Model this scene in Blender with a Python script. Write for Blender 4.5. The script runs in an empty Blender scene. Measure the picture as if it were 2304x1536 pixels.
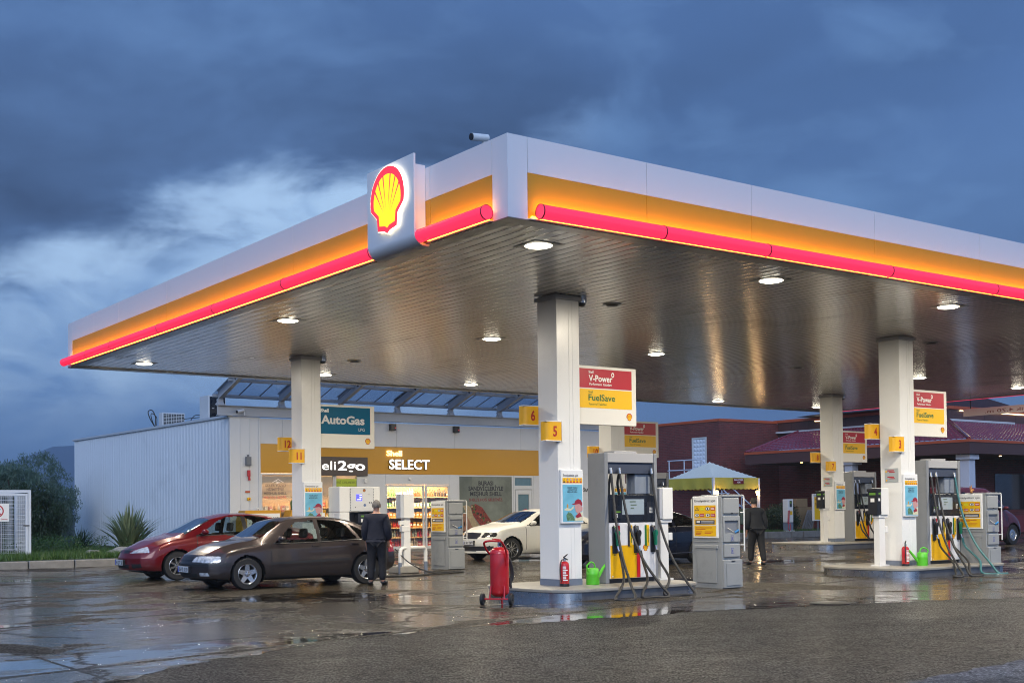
import bpy, bmesh, math, random
import numpy as np
from mathutils import Matrix, Vector
random.seed(7); RNG = np.random.default_rng(7)
S = bpy.context.scene; COL = S.collection
# ------------------------------------------------------------------ camera
CAM = bpy.data.cameras.new("camera"); cam = bpy.data.objects.new("camera", CAM); COL.objects.link(cam); S.camera = cam
YAW, PIT, ROL = 0.633282716, 0.0240968, -0.0117485
_r = Vector((math.cos(YAW), -math.sin(YAW), 0)); _f = Vector((math.sin(YAW)*math.cos(PIT), math.cos(YAW)*math.cos(PIT), math.sin(PIT))); _u = _r.cross(_f)
_r2 = _r*math.cos(ROL) + _u*math.sin(ROL); _u2 = -_r*math.sin(ROL) + _u*math.cos(ROL)
M = Matrix((_r2, _u2, -_f)).transposed().to_4x4(); M.translation = Vector((0, 0, 1.46)); cam.matrix_world = M
CAM.sensor_width = 36; CAM.lens = 2754.52/2304*36; CAM.shift_y = (1084.56-768)/2304; CAM.clip_start = .1; CAM.clip_end = 9000
S.render.engine = 'CYCLES'; S.cycles.use_denoising = True
try: S.cycles.denoiser = 'OPENIMAGEDENOISE'
except Exception: pass
S.cycles.max_bounces = 7; S.cycles.diffuse_bounces = 3; S.cycles.glossy_bounces = 4; S.cycles.transmission_bounces = 6; S.cycles.transparent_max_bounces = 12
S.cycles.sample_clamp_indirect = 6; S.cycles.caustics_reflective = False; S.cycles.caustics_refractive = False; S.cycles.blur_glossy = .3; S.cycles.filter_width = 1.05
vs = S.view_settings; vs.view_transform = 'Standard'; vs.look = 'None'; vs.exposure = .2; vs.gamma = 1; vs.use_curve_mapping = False

# ------------------------------------------------------------------ node expression helper
class X:
    """a socket that can be added, multiplied ..."""
    def __init__(s, nt, so): s.nt, s.so = nt, so
    def _m(s, op, *a, clamp=False):
        n = s.nt.nodes.new('ShaderNodeMath'); n.operation = op; n.use_clamp = clamp
        for i, q in enumerate((s,)+a):
            if isinstance(q, X): s.nt.links.new(q.so, n.inputs[i])
            else: n.inputs[i].default_value = q
        return X(s.nt, n.outputs[0])
    def __add__(s, o): return s._m('ADD', o)
    __radd__ = __add__
    def __mul__(s, o): return s._m('MULTIPLY', o)
    __rmul__ = __mul__
    def __sub__(s, o): return s._m('SUBTRACT', o)
    def __rsub__(s, o): return (s*-1)+o
    def __truediv__(s, o): return s._m('DIVIDE', o)
    def __pow__(s, o): return s._m('POWER', o)
    def abs(s): return s._m('ABSOLUTE')
    def clamp(s): return s._m('ADD', 0., clamp=True)
    def max(s, o): return s._m('MAXIMUM', o)
    def min(s, o): return s._m('MINIMUM', o)
    def gt(s, o): return s._m('GREATER_THAN', o)
    def frac(s): return s._m('FRACT')
    def atan2(s, o): return s._m('ARCTAN2', o)
    def asin(s): return s._m('ARCSINE')
    def sin(s): return s._m('SINE')
    def step(s, a, b):   # smoothstep
        n = s.nt.nodes.new('ShaderNodeMapRange'); n.interpolation_type = 'SMOOTHSTEP'
        s.nt.links.new(s.so, n.inputs[0]); n.inputs[1].default_value = a; n.inputs[2].default_value = b
        return X(s.nt, n.outputs[0])
class NT:
    def __init__(s, nt): s.nt = nt; nt.nodes.clear()
    def new(s, t, **k):
        n = s.nt.nodes.new(t)
        for a, b in k.items(): setattr(n, a, b)
        return n
    def link(s, a, b): s.nt.links.new(a.so if isinstance(a, X) else a, b)
    def xyz(s, sock):
        n = s.new('ShaderNodeSeparateXYZ'); s.link(sock, n.inputs[0]); return [X(s.nt, o) for o in n.outputs]
    def vec(s, *a):
        n = s.new('ShaderNodeCombineXYZ')
        for i, q in enumerate(a):
            if isinstance(q, X): s.link(q, n.inputs[i])
            else: n.inputs[i].default_value = q
        return n.outputs[0]
    def noise(s, v, scale, detail=3, rough=.5, dist=0, out=0):
        n = s.new('ShaderNodeTexNoise'); s.link(v, n.inputs['Vector'])
        n.inputs['Scale'].default_value = scale; n.inputs['Detail'].default_value = detail; n.inputs['Roughness'].default_value = rough; n.inputs['Distortion'].default_value = dist
        return X(s.nt, n.outputs[out])
    def voro(s, v, scale, feature='F1'):
        n = s.new('ShaderNodeTexVoronoi', feature=feature); s.link(v, n.inputs['Vector']); n.inputs['Scale'].default_value = scale
        return X(s.nt, n.outputs['Distance'])
    def mix(s, f, a, b):
        n = s.new('ShaderNodeMix', data_type='RGBA')
        for i, q in ((0, f), (6, a), (7, b)):
            if isinstance(q, X) or hasattr(q, 'is_linked'): s.link(q, n.inputs[i])
            elif i == 0: n.inputs[0].default_value = q
            else: n.inputs[i].default_value = (*q, 1)
        return X(s.nt, n.outputs[2])
    def fmix(s, f, a, b): return f*b + (1-f)*a
def srgb(*c): return tuple((v/255/12.92 if v/255 <= .04045 else ((v/255+.055)/1.055)**2.4) for v in c)

# ------------------------------------------------------------------ sky: a dusk overcast seen through broken cloud
W = bpy.data.worlds.new("World"); S.world = W; W.use_nodes = True; w = NT(W.node_tree)
tc = w.new('ShaderNodeTexCoord'); D = tc.outputs['Generated']
dx, dy, dz = w.xyz(D)
rx = dx*math.cos(YAW) - dy*math.sin(YAW); ry = dx*math.sin(YAW) + dy*math.cos(YAW)
az = rx.atan2(ry); el = dz.asin()
n1 = w.noise(w.vec(az*1., el*2.2, 0.3), 3.2, 6, .56, .35) - .5
n2 = w.noise(w.vec(az*1., el*2.1, 5.3), 7., 7, .58, .6) - .5
n3 = w.noise(w.vec(az*1., el*2.6, 9.1), 2.1, 4, .5, .2) - .5
edge = .212 + (az+.27)*.28 + n1*.20 + n2*.10                 # under-edge of the dark bank, climbing to the right
leftw = az.step(.10, -.10)                                   # the gap in the cloud lies to the left
dark = (el-edge).step(-.028, .036)
fade = .25+.75*el.step(.42, .25)
base = w.mix(el.step(.0, .36), srgb(128, 170, 218), srgb(76, 110, 164))
base = w.mix((n3*3.4+.55).clamp(), base, srgb(66, 96, 142))
base = w.mix(((n2*2.0+n1*2.6)+.05).clamp()*.65, base, srgb(118, 158, 208))
gapc = w.mix((n2*3.4+n1*2.6+.60+(el-.10)*1.6).clamp(), srgb(94, 138, 194), srgb(176, 208, 242))
c1 = w.mix(leftw*((1-dark)*(el.step(.02, .10))), base, gapc)
drk = w.mix((n1*3.4+.36+n2*1.0+(el-edge-.05)*3.).clamp(), srgb(40, 56, 84), srgb(80, 110, 156))
c2 = w.mix(dark*fade*(.42+.58*az.step(.18, -.02)), c1, drk)
lowl = el.step(.075, .01)*az.step(.0, -.3)                    # murk low over the hills on the left
c3 = w.mix(lowl*.8, c2, srgb(66, 96, 146))
sky = w.new('ShaderNodeTexSky', sky_type='NISHITA'); sky.sun_disc = False; sky.sun_elevation = math.radians(3); sky.sun_rotation = math.radians(215)
bgs = w.new('ShaderNodeBackground'); w.link(sky.outputs[0], bgs.inputs[0]); bgs.inputs[1].default_value = .05
# the western half of the sky, behind the photographer, is brighter
back = (ry*-1).step(-.15, .9)
boost = 1 + back*1.9 + dz.step(.45, .95)*.12
bg = w.new('ShaderNodeBackground'); w.link(w.mix(back*.75, c3, srgb(136, 162, 200)), bg.inputs[0]); w.link(boost*1.06, bg.inputs[1])
add = w.new('ShaderNodeAddShader'); w.link(bg.outputs[0], add.inputs[0]); w.link(bgs.outputs[0], add.inputs[1])
wo = w.new('ShaderNodeOutputWorld'); w.link(bg.outputs[0], wo.inputs[0])
mxs = w.new('ShaderNodeMixShader'); mxs.inputs[0].default_value = .06; w.link(bg.outputs[0], mxs.inputs[1]); w.link(add.outputs[0], mxs.inputs[2]); w.link(mxs.outputs[0], wo.inputs[0])
# ------------------------------------------------------------------ the veiled sun, behind the photographer
sl = bpy.data.lights.new("sun", 'SUN'); sl.energy = .9; sl.angle = math.radians(25); sl.color = (.92, .95, 1)
so = bpy.data.objects.new("sun", sl); COL.objects.link(so); so.rotation_euler = Vector((.62, .78, -.42)).to_track_quat('-Z', 'Y').to_euler()

# ------------------------------------------------------------------ materials
def pmat(name):
    m = bpy.data.materials.new(name); m.use_nodes = True; return m, NT(m.node_tree)
MATS = {}
def mat(name, col, rough=.5, metal=0, var=.08, scale=3., bump=0, bscale=60, coat=0, spec=.5, emit=None, estr=1., dirt=0, flake=0):
    """painted or moulded surface: base colour with a little mottling and optional grime and grain"""
    if name in MATS: return MATS[name]
    m, n = pmat(name); MATS[name] = m
    b = n.new('ShaderNodeBsdfPrincipled'); o = n.new('ShaderNodeOutputMaterial'); n.link(b.outputs[0], o.inputs[0])
    t = n.new('ShaderNodeTexCoord').outputs['Object']
    f = n.noise(t, scale, 5, .6)
    c = n.mix(((f-.5)*2*var*2+.5).clamp(), tuple(x*(1-var*1.4) for x in col), tuple(min(1, x*(1+var)) for x in col))
    if dirt:
        g = n.noise(t, scale*.7, 6, .7, .6).step(.5, .78)*dirt
        c = n.mix(g, c, tuple(x*.45 for x in col))
    if flake: c = n.mix(n.noise(t, 900, 1).step(.62, .75)*flake, c, tuple(min(1, x*2.2+.05) for x in col))
    n.link(c, b.inputs['Base Color'])
    r = (n.noise(t, scale*2.3, 4)*.3+.85)*rough
    n.link(r, b.inputs['Roughness']); b.inputs['Metallic'].default_value = metal
    b.inputs['Specular IOR Level'].default_value = spec; b.inputs['Coat Weight'].default_value = coat; b.inputs['Coat Roughness'].default_value = .06
    if bump:
        bn = n.new('ShaderNodeBump'); bn.inputs['Strength'].default_value = bump; bn.inputs['Distance'].default_value = .01
        n.link(n.noise(t, bscale, 3), bn.inputs['Height']); n.link(bn.outputs[0], b.inputs['Normal'])
    if emit:
        b.inputs['Emission Color'].default_value = (*emit, 1); b.inputs['Emission Strength'].default_value = estr
    return m
def glassmat(name, tint, refl=1., alpha=.85, rough=.0):
    if name in MATS: return MATS[name]
    m, n = pmat(name); MATS[name] = m
    tr = n.new('ShaderNodeBsdfTransparent'); tr.inputs[0].default_value = (*[x*alpha for x in tint], 1)
    gl = n.new('ShaderNodeBsdfGlossy'); gl.inputs['Roughness'].default_value = rough
    fr = n.new('ShaderNodeFresnel'); fr.inputs[0].default_value = 1.5
    fx = (X(m.node_tree, fr.outputs[0])*1.5*refl+.02).clamp()
    mx = n.new('ShaderNodeMixShader'); n.link(fx, mx.inputs[0]); n.link(tr.outputs[0], mx.inputs[1]); n.link(gl.outputs[0], mx.inputs[2])
    o = n.new('ShaderNodeOutputMaterial'); n.link(mx.outputs[0], o.inputs[0]); return m
WHITE = mat('white_paint', (.74, .75, .76), .42, var=.05, dirt=.12)
COLW = mat('column_cladding', (.76, .76, .74), .30, var=.04, scale=1.2, dirt=.22)
YEL = mat('signal_yellow', (.80, .42, .006), .35, var=.06)
FYEL = mat('fascia_yellow', (.62, .31, .012), .42, var=.07, scale=2)
RED = mat('signal_red', (.50, .012, .02), .35, var=.05)
EXT = mat('extinguisher_red', (.50, .012, .016), .22, coat=.6, var=.05)
BLACK = mat('black_plastic', (.012, .012, .014), .35, var=.2)
RUB = mat('black_rubber', (.016, .016, .017), .55, var=.25, bump=.3, bscale=120)
TYRE = mat('tyre_rubber', (.013, .013, .014), .6, var=.3, bump=.4, bscale=90)
CHROME = mat('bright_metal', (.62, .63, .65), .22, 1, var=.08)
STEEL = mat('brushed_steel', (.50, .50, .50), .28, 1, var=.12, scale=6, dirt=.25)
GREY = mat('grey_cabinet', (.28, .29, .29), .42, var=.08, scale=4, dirt=.4)
DGREY = mat('slate_grey', (.13, .145, .17), .4, var=.08, dirt=.2)
PGREY = mat('pump_grey', (.22, .23, .245), .33, var=.08, scale=2.5, dirt=.4)
SKIN = mat('skin', (.42, .22, .15), .5, var=.08)
CREAM = mat('cream_face', (.72, .70, .64), .42, var=.03)
STONE = mat('kerb_stone', (.20, .19, .175), .45, var=.3, scale=5, bump=.6, bscale=30, dirt=.5, coat=.25)
GREEN = mat('green_plastic', (.10, .52, .025), .38, var=.05)
TEAL = mat('teal_rubber', (.03, .14, .15), .45, var=.1)
BLUE = mat('sign_blue', (.002, .105, .21), .4, var=.05, spec=.12)
DKGREEN = mat('sign_green', (.005, .13, .03), .4)
NAVYP = mat('navy_print', (.012, .02, .07), .4)
LIME = mat('lime_banner', (.40, .50, .03), .5)
PINK = mat('poster_skin', (.55, .27, .17), .5, var=.2, scale=14)
ORANGE = mat('orange_trim', (.46, .085, .028), .45, var=.1)
MAROON = mat('maroon', (.16, .008, .02), .4)

# ------------------------------------------------------------------ object helpers
def tag(o, label=None, cat=None, group=None, kind=None):
    for k, v in (('label', label), ('category', cat), ('group', group), ('kind', kind)):
        if v: o[k] = v
    return o
def thing(name, label, cat, loc=(0, 0, 0), rot=0, group=None):
    o = bpy.data.objects.new(name, None); COL.objects.link(o); o.location = loc; o.rotation_euler = (0, 0, rot); o.empty_display_size = .2
    return tag(o, label, cat, group)
def dup(o, loc=None, label=None, group=None, parent=None, rot=None):
    c = o.copy(); COL.objects.link(c); c.parent = parent
    if parent is not None: c.matrix_parent_inverse = o.matrix_parent_inverse.copy()
    if loc is not None: c.location = loc
    if rot is not None: c.rotation_euler = (0, 0, rot)
    if label: c['label'] = label
    if group: c['group'] = group
    for ch in o.children: dup(ch, parent=c)
    return c
_tx = {}
def textmesh(s, bold=0., shear=0.):
    k = (s, bold, shear)
    if k in _tx: return _tx[k]
    cu = bpy.data.curves.new('t', 'FONT'); cu.body = s; cu.size = 1; cu.offset = bold; cu.resolution_u = 3; cu.shear = shear
    o = bpy.data.objects.new('t', cu); COL.objects.link(o); dg = bpy.context.evaluated_depsgraph_get()
    me = bpy.data.meshes.new_from_object(o.evaluated_get(dg)); 
    v = [tuple(p.co) for p in me.vertices]; f = [tuple(p.vertices) for p in me.polygons]
    bpy.data.objects.remove(o); bpy.data.curves.remove(cu); bpy.data.meshes.remove(me)
    _tx[k] = (v, f); return _tx[k]
class MB:
    def __init__(s): s.v = []; s.f = []; s.mi = []; s.mats = []; s.cur = 0; s.T = None
    def m(s, mt):
        if mt not in s.mats: s.mats.append(mt)
        s.cur = s.mats.index(mt); return s
    def at(s, T=None): s.T = T; return s
    def add(s, vs, fs):
        b = len(s.v)
        if s.T is not None: vs = [tuple(s.T @ Vector(p)) for p in vs]
        s.v += [tuple(p) for p in vs]; s.f += [tuple(i+b for i in f) for f in fs]; s.mi += [s.cur]*len(fs); return s
    def box(s, x0, y0, z0, x1, y1, z1):
        if x0 > x1: x0, x1 = x1, x0
        if y0 > y1: y0, y1 = y1, y0
        if z0 > z1: z0, z1 = z1, z0
        return s.add([(x0,y0,z0),(x1,y0,z0),(x1,y1,z0),(x0,y1,z0),(x0,y0,z1),(x1,y0,z1),(x1,y1,z1),(x0,y1,z1)],
                     [(0,3,2,1),(4,5,6,7),(0,1,5,4),(1,2,6,5),(2,3,7,6),(3,0,4,7)])
    def prism(s, poly, a, b, ax='z'):
        """polygon extruded from a to b along axis ax; poly is (x,y) for z, (x,z) for y, (y,z) for x"""
        n = len(poly)
        area = sum(poly[i][0]*poly[(i+1) % n][1]-poly[(i+1) % n][0]*poly[i][1] for i in range(n))
        if area < 0: poly = poly[::-1]
        P = {'z': lambda p, h: (p[0], p[1], h), 'y': lambda p, h: (p[0], h, p[1]), 'x': lambda p, h: (h, p[0], p[1])}[ax]
        vs = [P(p, a) for p in poly]+[P(p, b) for p in poly]
        fs = [tuple(range(n))[::-1], tuple(range(n, 2*n))]+[(i, (i+1) % n, (i+1) % n+n, i+n) for i in range(n)]
        return s.add(vs, fs)
    def tube(s, pts, r, seg=8, closed=False):
        pts = [Vector(p) for p in pts]; n = len(pts); rr = r if hasattr(r, '__len__') else [r]*n; up = None; vs = []; fs = []
        for i, p in enumerate(pts):
            if closed: d = pts[(i+1) % n]-pts[i-1]
            else: d = pts[min(i+1, n-1)]-pts[max(i-1, 0)]
            d.normalize()
            if up is None: up = Vector((0, 0, 1)) if abs(d.z) < .9 else Vector((1, 0, 0))
            a = d.cross(up)
            if a.length < 1e-4: a = d.orthogonal()
            a.normalize(); b = a.cross(d).normalized(); up = b
            for k in range(seg):
                t = 2*math.pi*k/seg; vs.append(p+(a*math.cos(t)+b*math.sin(t))*rr[i])
        m_ = n if closed else n-1
        for i in range(m_):
            for k in range(seg):
                k2 = (k+1) % seg; j = (i+1) % n; fs.append((i*seg+k, i*seg+k2, j*seg+k2, j*seg+k))
        if not closed: fs += [tuple(range(seg))[::-1], tuple((n-1)*seg+k for k in range(seg))]
        return s.add(vs, fs)
    def lathe(s, prof, c=(0, 0, 0), seg=24, ax='z', cap=True):
        vs = []; fs = []; n = len(prof)
        for r, h in prof:
            for k in range(seg):
                t = 2*math.pi*k/seg; x, y = r*math.cos(t), r*math.sin(t)
                p = {'z': (x, y, h), 'y': (x, h, y), 'x': (h, x, y)}[ax]; vs.append((p[0]+c[0], p[1]+c[1], p[2]+c[2]))
        for i in range(n-1):
            for k in range(seg): k2 = (k+1) % seg; fs.append((i*seg+k, i*seg+k2, (i+1)*seg+k2, (i+1)*seg+k))
        if cap and prof[0][0] > 1e-6: fs.append(tuple(range(seg))[::-1])
        if cap and prof[-1][0] > 1e-6: fs.append(tuple((n-1)*seg+k for k in range(seg)))
        return s.add(vs, fs)
    def grid(s, fn, nu, nv, cond=None):
        vs = [fn(i/nu, j/nv) for j in range(nv+1) for i in range(nu+1)]
        fs = [(j*(nu+1)+i, j*(nu+1)+i+1, (j+1)*(nu+1)+i+1, (j+1)*(nu+1)+i) for j in range(nv) for i in range(nu)]
        return s.add(vs, fs)
    def ball(s, c, r, seg=12, sc=(1, 1, 1)):
        n = seg//2; pr = [(math.sin(math.pi*i/n), -math.cos(math.pi*i/n)) for i in range(n+1)]; vs = []; fs = []
        for a, h in pr:
            for k in range(seg): t = 2*math.pi*k/seg; vs.append((c[0]+r*sc[0]*a*math.cos(t), c[1]+r*sc[1]*a*math.sin(t), c[2]+r*sc[2]*h))
        for i in range(n):
            for k in range(seg): k2 = (k+1) % seg; fs.append((i*seg+k, i*seg+k2, (i+1)*seg+k2, (i+1)*seg+k))
        return s.add(vs, fs)
    def build(s, name, parent=None, smooth=False, bevel=0, loc=None, ang=35, segs=2, fix=False, rot=None):
        me = bpy.data.meshes.new(name); me.from_pydata(s.v, [], s.f)
        for q in s.mats: me.materials.append(q)
        me.polygons.foreach_set('material_index', s.mi)
        if fix:
            bm = bmesh.new(); bm.from_mesh(me); bmesh.ops.remove_doubles(bm, verts=bm.verts, dist=1e-5); bmesh.ops.recalc_face_normals(bm, faces=bm.faces); bm.to_mesh(me); bm.free()
        me.validate(); me.update()
        if smooth:
            me.polygons.foreach_set('use_smooth', [True]*len(me.polygons)); me.set_sharp_from_angle(angle=math.radians(ang))
        o = bpy.data.objects.new(name, me); COL.objects.link(o)
        if parent is not None: o.parent = parent
        if loc is not None: o.location = loc
        if rot is not None: o.rotation_euler = rot
        if bevel:
            b = o.modifiers.new('bevel', 'BEVEL'); b.width = bevel; b.segments = segs; b.limit_method = 'ANGLE'; b.angle_limit = math.radians(40)
        return o
class Face:
    """a flat sheet of print: coordinates (u,v) in metres on a plane, layers a couple of mm apart"""
    def __init__(s, mb, O, U, V):
        s.mb = mb; s.O = Vector(O); s.U = Vector(U).normalized(); s.V = Vector(V).normalized(); s.N = s.U.cross(s.V); s.us = 1.; s.vs = 1.
    def P(s, u, v, h): return s.O+s.U*(u*s.us)+s.V*(v*s.vs)+s.N*h
    def poly(s, pts, mt, h, t=.0015):
        n = len(pts); ar = sum(pts[i][0]*pts[(i+1) % n][1]-pts[(i+1) % n][0]*pts[i][1] for i in range(n))
        if ar < 0: pts = pts[::-1]
        s.mb.m(mt).add([s.P(u, v, h) for u, v in pts]+[s.P(u, v, h-t) for u, v in pts], [tuple(range(n))]+[(i, i+n, (i+1) % n+n, (i+1) % n) for i in range(n)]); return s
    def rect(s, u0, v0, u1, v1, mt, h, t=.0015): return s.poly([(u0, v0), (u1, v0), (u1, v1), (u0, v1)], mt, h, t)
    def disc(s, u, v, r, mt, h, seg=18, t=.0015, ry=None): return s.poly([(u+r*math.cos(2*math.pi*k/seg), v+(ry or r)*math.sin(2*math.pi*k/seg)) for k in range(seg)], mt, h, t)
    def text(s, st, u, v, hgt, mt, h, width=None, align='l', bold=0., depth=0., shear=0., sx=None):
        vs, fs = textmesh(st, bold, shear)
        x0 = min(p[0] for p in vs); x1 = max(p[0] for p in vs); k = hgt/.73
        kx = k if width is None else width/(x1-x0)
        if sx: kx = k*sx
        wd = (x1-x0)*kx; off = {'l': 0, 'c': -wd/2, 'r': -wd}[align]
        s.mb.m(mt); q = [s.P(u+off+(p[0]-x0)*kx, v+p[1]*k, h) for p in vs]
        s.mb.add(q, fs)
        if depth:
            n = len(q); cnt = {}
            for f in fs:
                for i in range(len(f)):
                    e = (f[i], f[(i+1) % len(f)]); cnt[e] = 1
            ed = [e for e in cnt if (e[1], e[0]) not in cnt]
            s.mb.add(q+[p-s.N*depth for p in q], [(a, a+n, b+n, b) for a, b in ed])
        return s
def ground_z(x, y): return min(.2, .012*max(0., y-22)+.012*max(0., x-22))
def pecten(F, cu, cv, wd, red, yel, h, lit=False, ribs=True):
    """the scallop emblem, wd wide"""
    k = wd
    def outline(sc):
        pts = []
        for i in range(21):
            a = math.radians(-14+208*i/20); pts.append((.5*math.cos(a), .06+.5*math.sin(a)*.98))
        pts += [(-.31, -.20), (-.28, -.40), (-.08, -.43), (0, -.475), (.08, -.43), (.28, -.40), (.31, -.20)]
        return [(cu+x*k*sc, cv+(y+.03)*k*sc-.03*k) for x, y in pts]
    F.poly(outline(1), red, h); F.poly(outline(.80), yel, h+.002)
    if ribs:
        b = (cu, cv-.30*k)
        for a in (24, 48, 72, 90-0, 108, 132, 156):
            if a == 90: continue
            pass
        for a in (28, 51, 74, 106, 129, 152):
            A = math.radians(a); L = .80*k*.5*.98/max(.62, 1) 
            ex, ey = cu+.405*k*math.cos(A), cv+.045*k+.40*k*math.sin(A); dx_, dy_ = ex-b[0], ey-b[1]; l = math.hypot(dx_, dy_); nx, ny = -dy_/l, dx_/l; q = .016*k
            F.poly([(b[0]+dx_*.28, b[1]+dy_*.28), (ex+nx*q, ey+ny*q), (ex-nx*q, ey-ny*q)], red, h+.004)
# ------------------------------------------------------------------ wet ground
def wetmat(name, c0, c1, grain, puddle_lo, puddle_hi, joints=False, sparkle=.0, rough=.42, film=.5, frough=.3):
    m, n = pmat(name); t = n.new('ShaderNodeNewGeometry').outputs['Position']; x, y, z = n.xyz(t); P2 = n.vec(x, y, 0.)
    b = n.new('ShaderNodeBsdfPrincipled'); o = n.new('ShaderNodeOutputMaterial'); n.link(b.outputs[0], o.inputs[0])
    big = n.noise(P2, .35, 4, .6); mid = n.noise(P2, 1.7, 5, .65, .3); fine = n.noise(P2, 38, 3, .7); gr = n.noise(P2, 130, 2, .6)
    rag = n.noise(n.vec(x*.9, y*1.6, 3.), 1.1, 8, .72, .4)
    pm = n.noise(n.vec(x*.55+y*.1, y*.8, 7.), .42, 3, .5, .6)
    left = x.step(11.5, 4.)*y.step(31, 25)                      # the yard falls to the left, more water stands there
    near = y.step(24, 12)
    lvl = pm*.58+rag*.42+left*.03
    if joints:
        ea = n.new('ShaderNodeAttribute', attribute_name='edge'); lvl = lvl+X(m.node_tree, ea.outputs['Fac']).step(1.0, .05)*.07
    pud = lvl.step(puddle_lo, puddle_hi)
    if joints:
        dry = 1-(((y-23.35)-(x-5.6)*.62).abs()+(mid-.5)*1.1).step(.25, .55); dry = dry*x.step(10.5, 9.5)
        pud = pud*(1-dry)
    col = n.mix((mid*.9+big*.6-.25).clamp(), c0, c1)
    col = n.mix(fine.step(.55, .72)*.35, col, tuple(v*1.55 for v in c1))
    col = n.mix(n.noise(P2, .9, 6, .75, 1.).step(.56, .70)*.45, col, tuple(v*.42 for v in c0))
    lm = None
    if joints:
        for s_, off, sl in ((5.0, 3.6, .24), (6.0, .4, -3.6)):
            if sl > 0: q = (y-x*sl-off)/s_
            else: q = (x-.6)/s_
            d = ((q+mid*.010).frac()-.5).abs()*s_
            col = n.mix(((.5*s_-d)*-1+.022).step(.0, .012)*0., col, (.01, .01, .01))
            ln = (d*-1+.5*s_+mid*.02).step(.0, .0) if False else (d*-1+(.085 if sl > 0 else .034)).step(.0, .02); col = n.mix(ln*.9, col, (.008, .007, .006)); lm = ln if lm is None else lm.max(ln)
        cr = n.voro(n.vec(x+mid*.9, y+fine*.25, 1.), .20, 'DISTANCE_TO_EDGE').step(.013, .003)*n.noise(P2, .6, 2).step(.42, .52); col = n.mix(cr*.9, col, (.008, .007, .006)); lm = lm.max(cr); pud = pud*(1-lm)
    col = n.mix(pud*.62, col, tuple(v*.28 for v in c0))
    if sparkle:
        ra, rb = x*.80-y*.59, x*.59+y*.80
        sk = n.noise(n.vec(ra, rb*.32, 5.), 44, 4, .8); sk2 = n.noise(n.vec(ra*.8, rb*.4, 2.), 11, 4, .8); blot = n.noise(n.vec(x*.8, y*.9, 11.), .55, 6, .68, .5)
        grav = blot.step(.50, .56) if joints else blot*0.+1.
        dryp = 1-pud
        col = n.mix(sk.step(.52, .62)*(.85 if joints else .6)*dryp*grav, col, tuple(min(1, v*2.9) for v in c1)); col = n.mix(sk2.step(.48, .38)*(.9 if joints else .6)*dryp*grav, col, tuple(v*.15 for v in c0))
        col = n.mix(blot.step(.40, .58)*.7, col, tuple(v*.5 for v in c0))
    n.link(col, b.inputs['Base Color'])
    rr = n.fmix(pud, ((grav*.42+mid*.2+.10) if joints else (mid*.25+rough-.12)), .05); n.link(rr, b.inputs['Roughness'])
    bn = n.new('ShaderNodeBump'); bn.inputs['Distance'].default_value = .012*grain
    n.link((1-pud)*.85+.015, bn.inputs['Strength']); n.link(fine*.6+gr*.4+mid*.8+((sk*1.2+sk2*1.6)*2. if sparkle else 0.), bn.inputs['Height'])
    n.link(bn.outputs[0], b.inputs['Normal'])
    n.link(n.fmix(pud, sk.step(.44, .60)*(sk2.step(.40, .56)*.6+.4)*(.62 if joints else .46)+.02, .4), b.inputs['Specular IOR Level'])
    # a film of water over everything, thicker in the hollows
    b.inputs['Coat IOR'].default_value = 1.33
    n.link(n.fmix(pud, (((1-grav)*.62+grav*sk.step(.55,.62)*.05)*(1-lm) if joints else (rag.step(.36, .60)*film*sk2.step(.40,.54)+film*.1)), .62), b.inputs['Coat Weight'])
    n.link(n.fmix(pud, (rag*frough+.02), .015), b.inputs['Coat Roughness'])
    b2 = n.new('ShaderNodeBump'); b2.inputs['Distance'].default_value = .004; n.link((1-pud)*.5+.02, b2.inputs['Strength']); n.link(fine*.35+mid*.8, b2.inputs['Height'])
    n.link(b2.outputs[0], b.inputs['Coat Normal'])
    return m
CONC = wetmat('wet_concrete', (.040, .032, .022), (.098, .080, .053), 1.2, .53, .60, joints=True, rough=.36, sparkle=.5, film=.42, frough=.24)
ASPH = wetmat('wet_asphalt', (.0115, .012, .0135), (.027, .0275, .029), 2.6, .68, .76, rough=.46, sparkle=.8, film=.06, frough=.4)
ASPL = wetmat('pale_asphalt', (.15, .15, .155), (.24, .235, .235), 1.8, .85, .95, rough=.65, sparkle=.4, film=.02)
def sheet(name, xs, yfn, mt, lift, kind='structure', ea=False):
    mb = MB().m(mt); vs = []; n = None
    for x in xs:
        ys = yfn(x); n = len(ys); vs += [(x, y, ground_z(x, y)+lift) for y in ys]
    fs = [(i*n+j, (i+1)*n+j, (i+1)*n+j+1, i*n+j+1) for i in range(len(xs)-1) for j in range(n-1)]
    mb.add(vs, fs); o_ = mb.build(name)
    if ea:
        at = o_.data.attributes.new('edge', 'FLOAT', 'POINT'); at.data.foreach_set('value', [y-yfn(x)[0] for x in xs for y in yfn(x)])
    return tag(o_, kind=kind)
gx = [-4000, -900, -200, -60, -20, -5]+[i*2. for i in range(0, 32)]+[80, 150, 400, 1200, 4000]
gy = [-3000, -500, -100, -30, -10]+[i*2. for i in range(-3, 32)]+[80, 150, 400, 1500, 6000]
sheet('ground', gx, lambda x: gy, ASPH, 0)
bx = [-6, 1, 2.6, 3.47, 5.63, 6.75, 8.14, 10.06, 11.98, 13.55, 15.8, 18.18, 26, 42, 60]; by = [5., 8.2, 10.0, 10.84, 12.14, 12.64, 12.92, 12.77, 12.67, 12.44, 11.77, 10.98, 8.5, 4., 0]
def edge_y(x):
    q = math.sin(x*3.1)*.07+math.sin(x*7.7+1)*.045+math.sin(x*19+2)*.03+math.sin(x*43)*.018
    return float(np.interp(x, bx, by))+q
def conc_ys(x):
    e = edge_y(x); top = 50.; return [e, e+.25, e+.5, e+1]+[e+1+(top-e-1)*i/40 for i in range(1, 41)]
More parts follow.
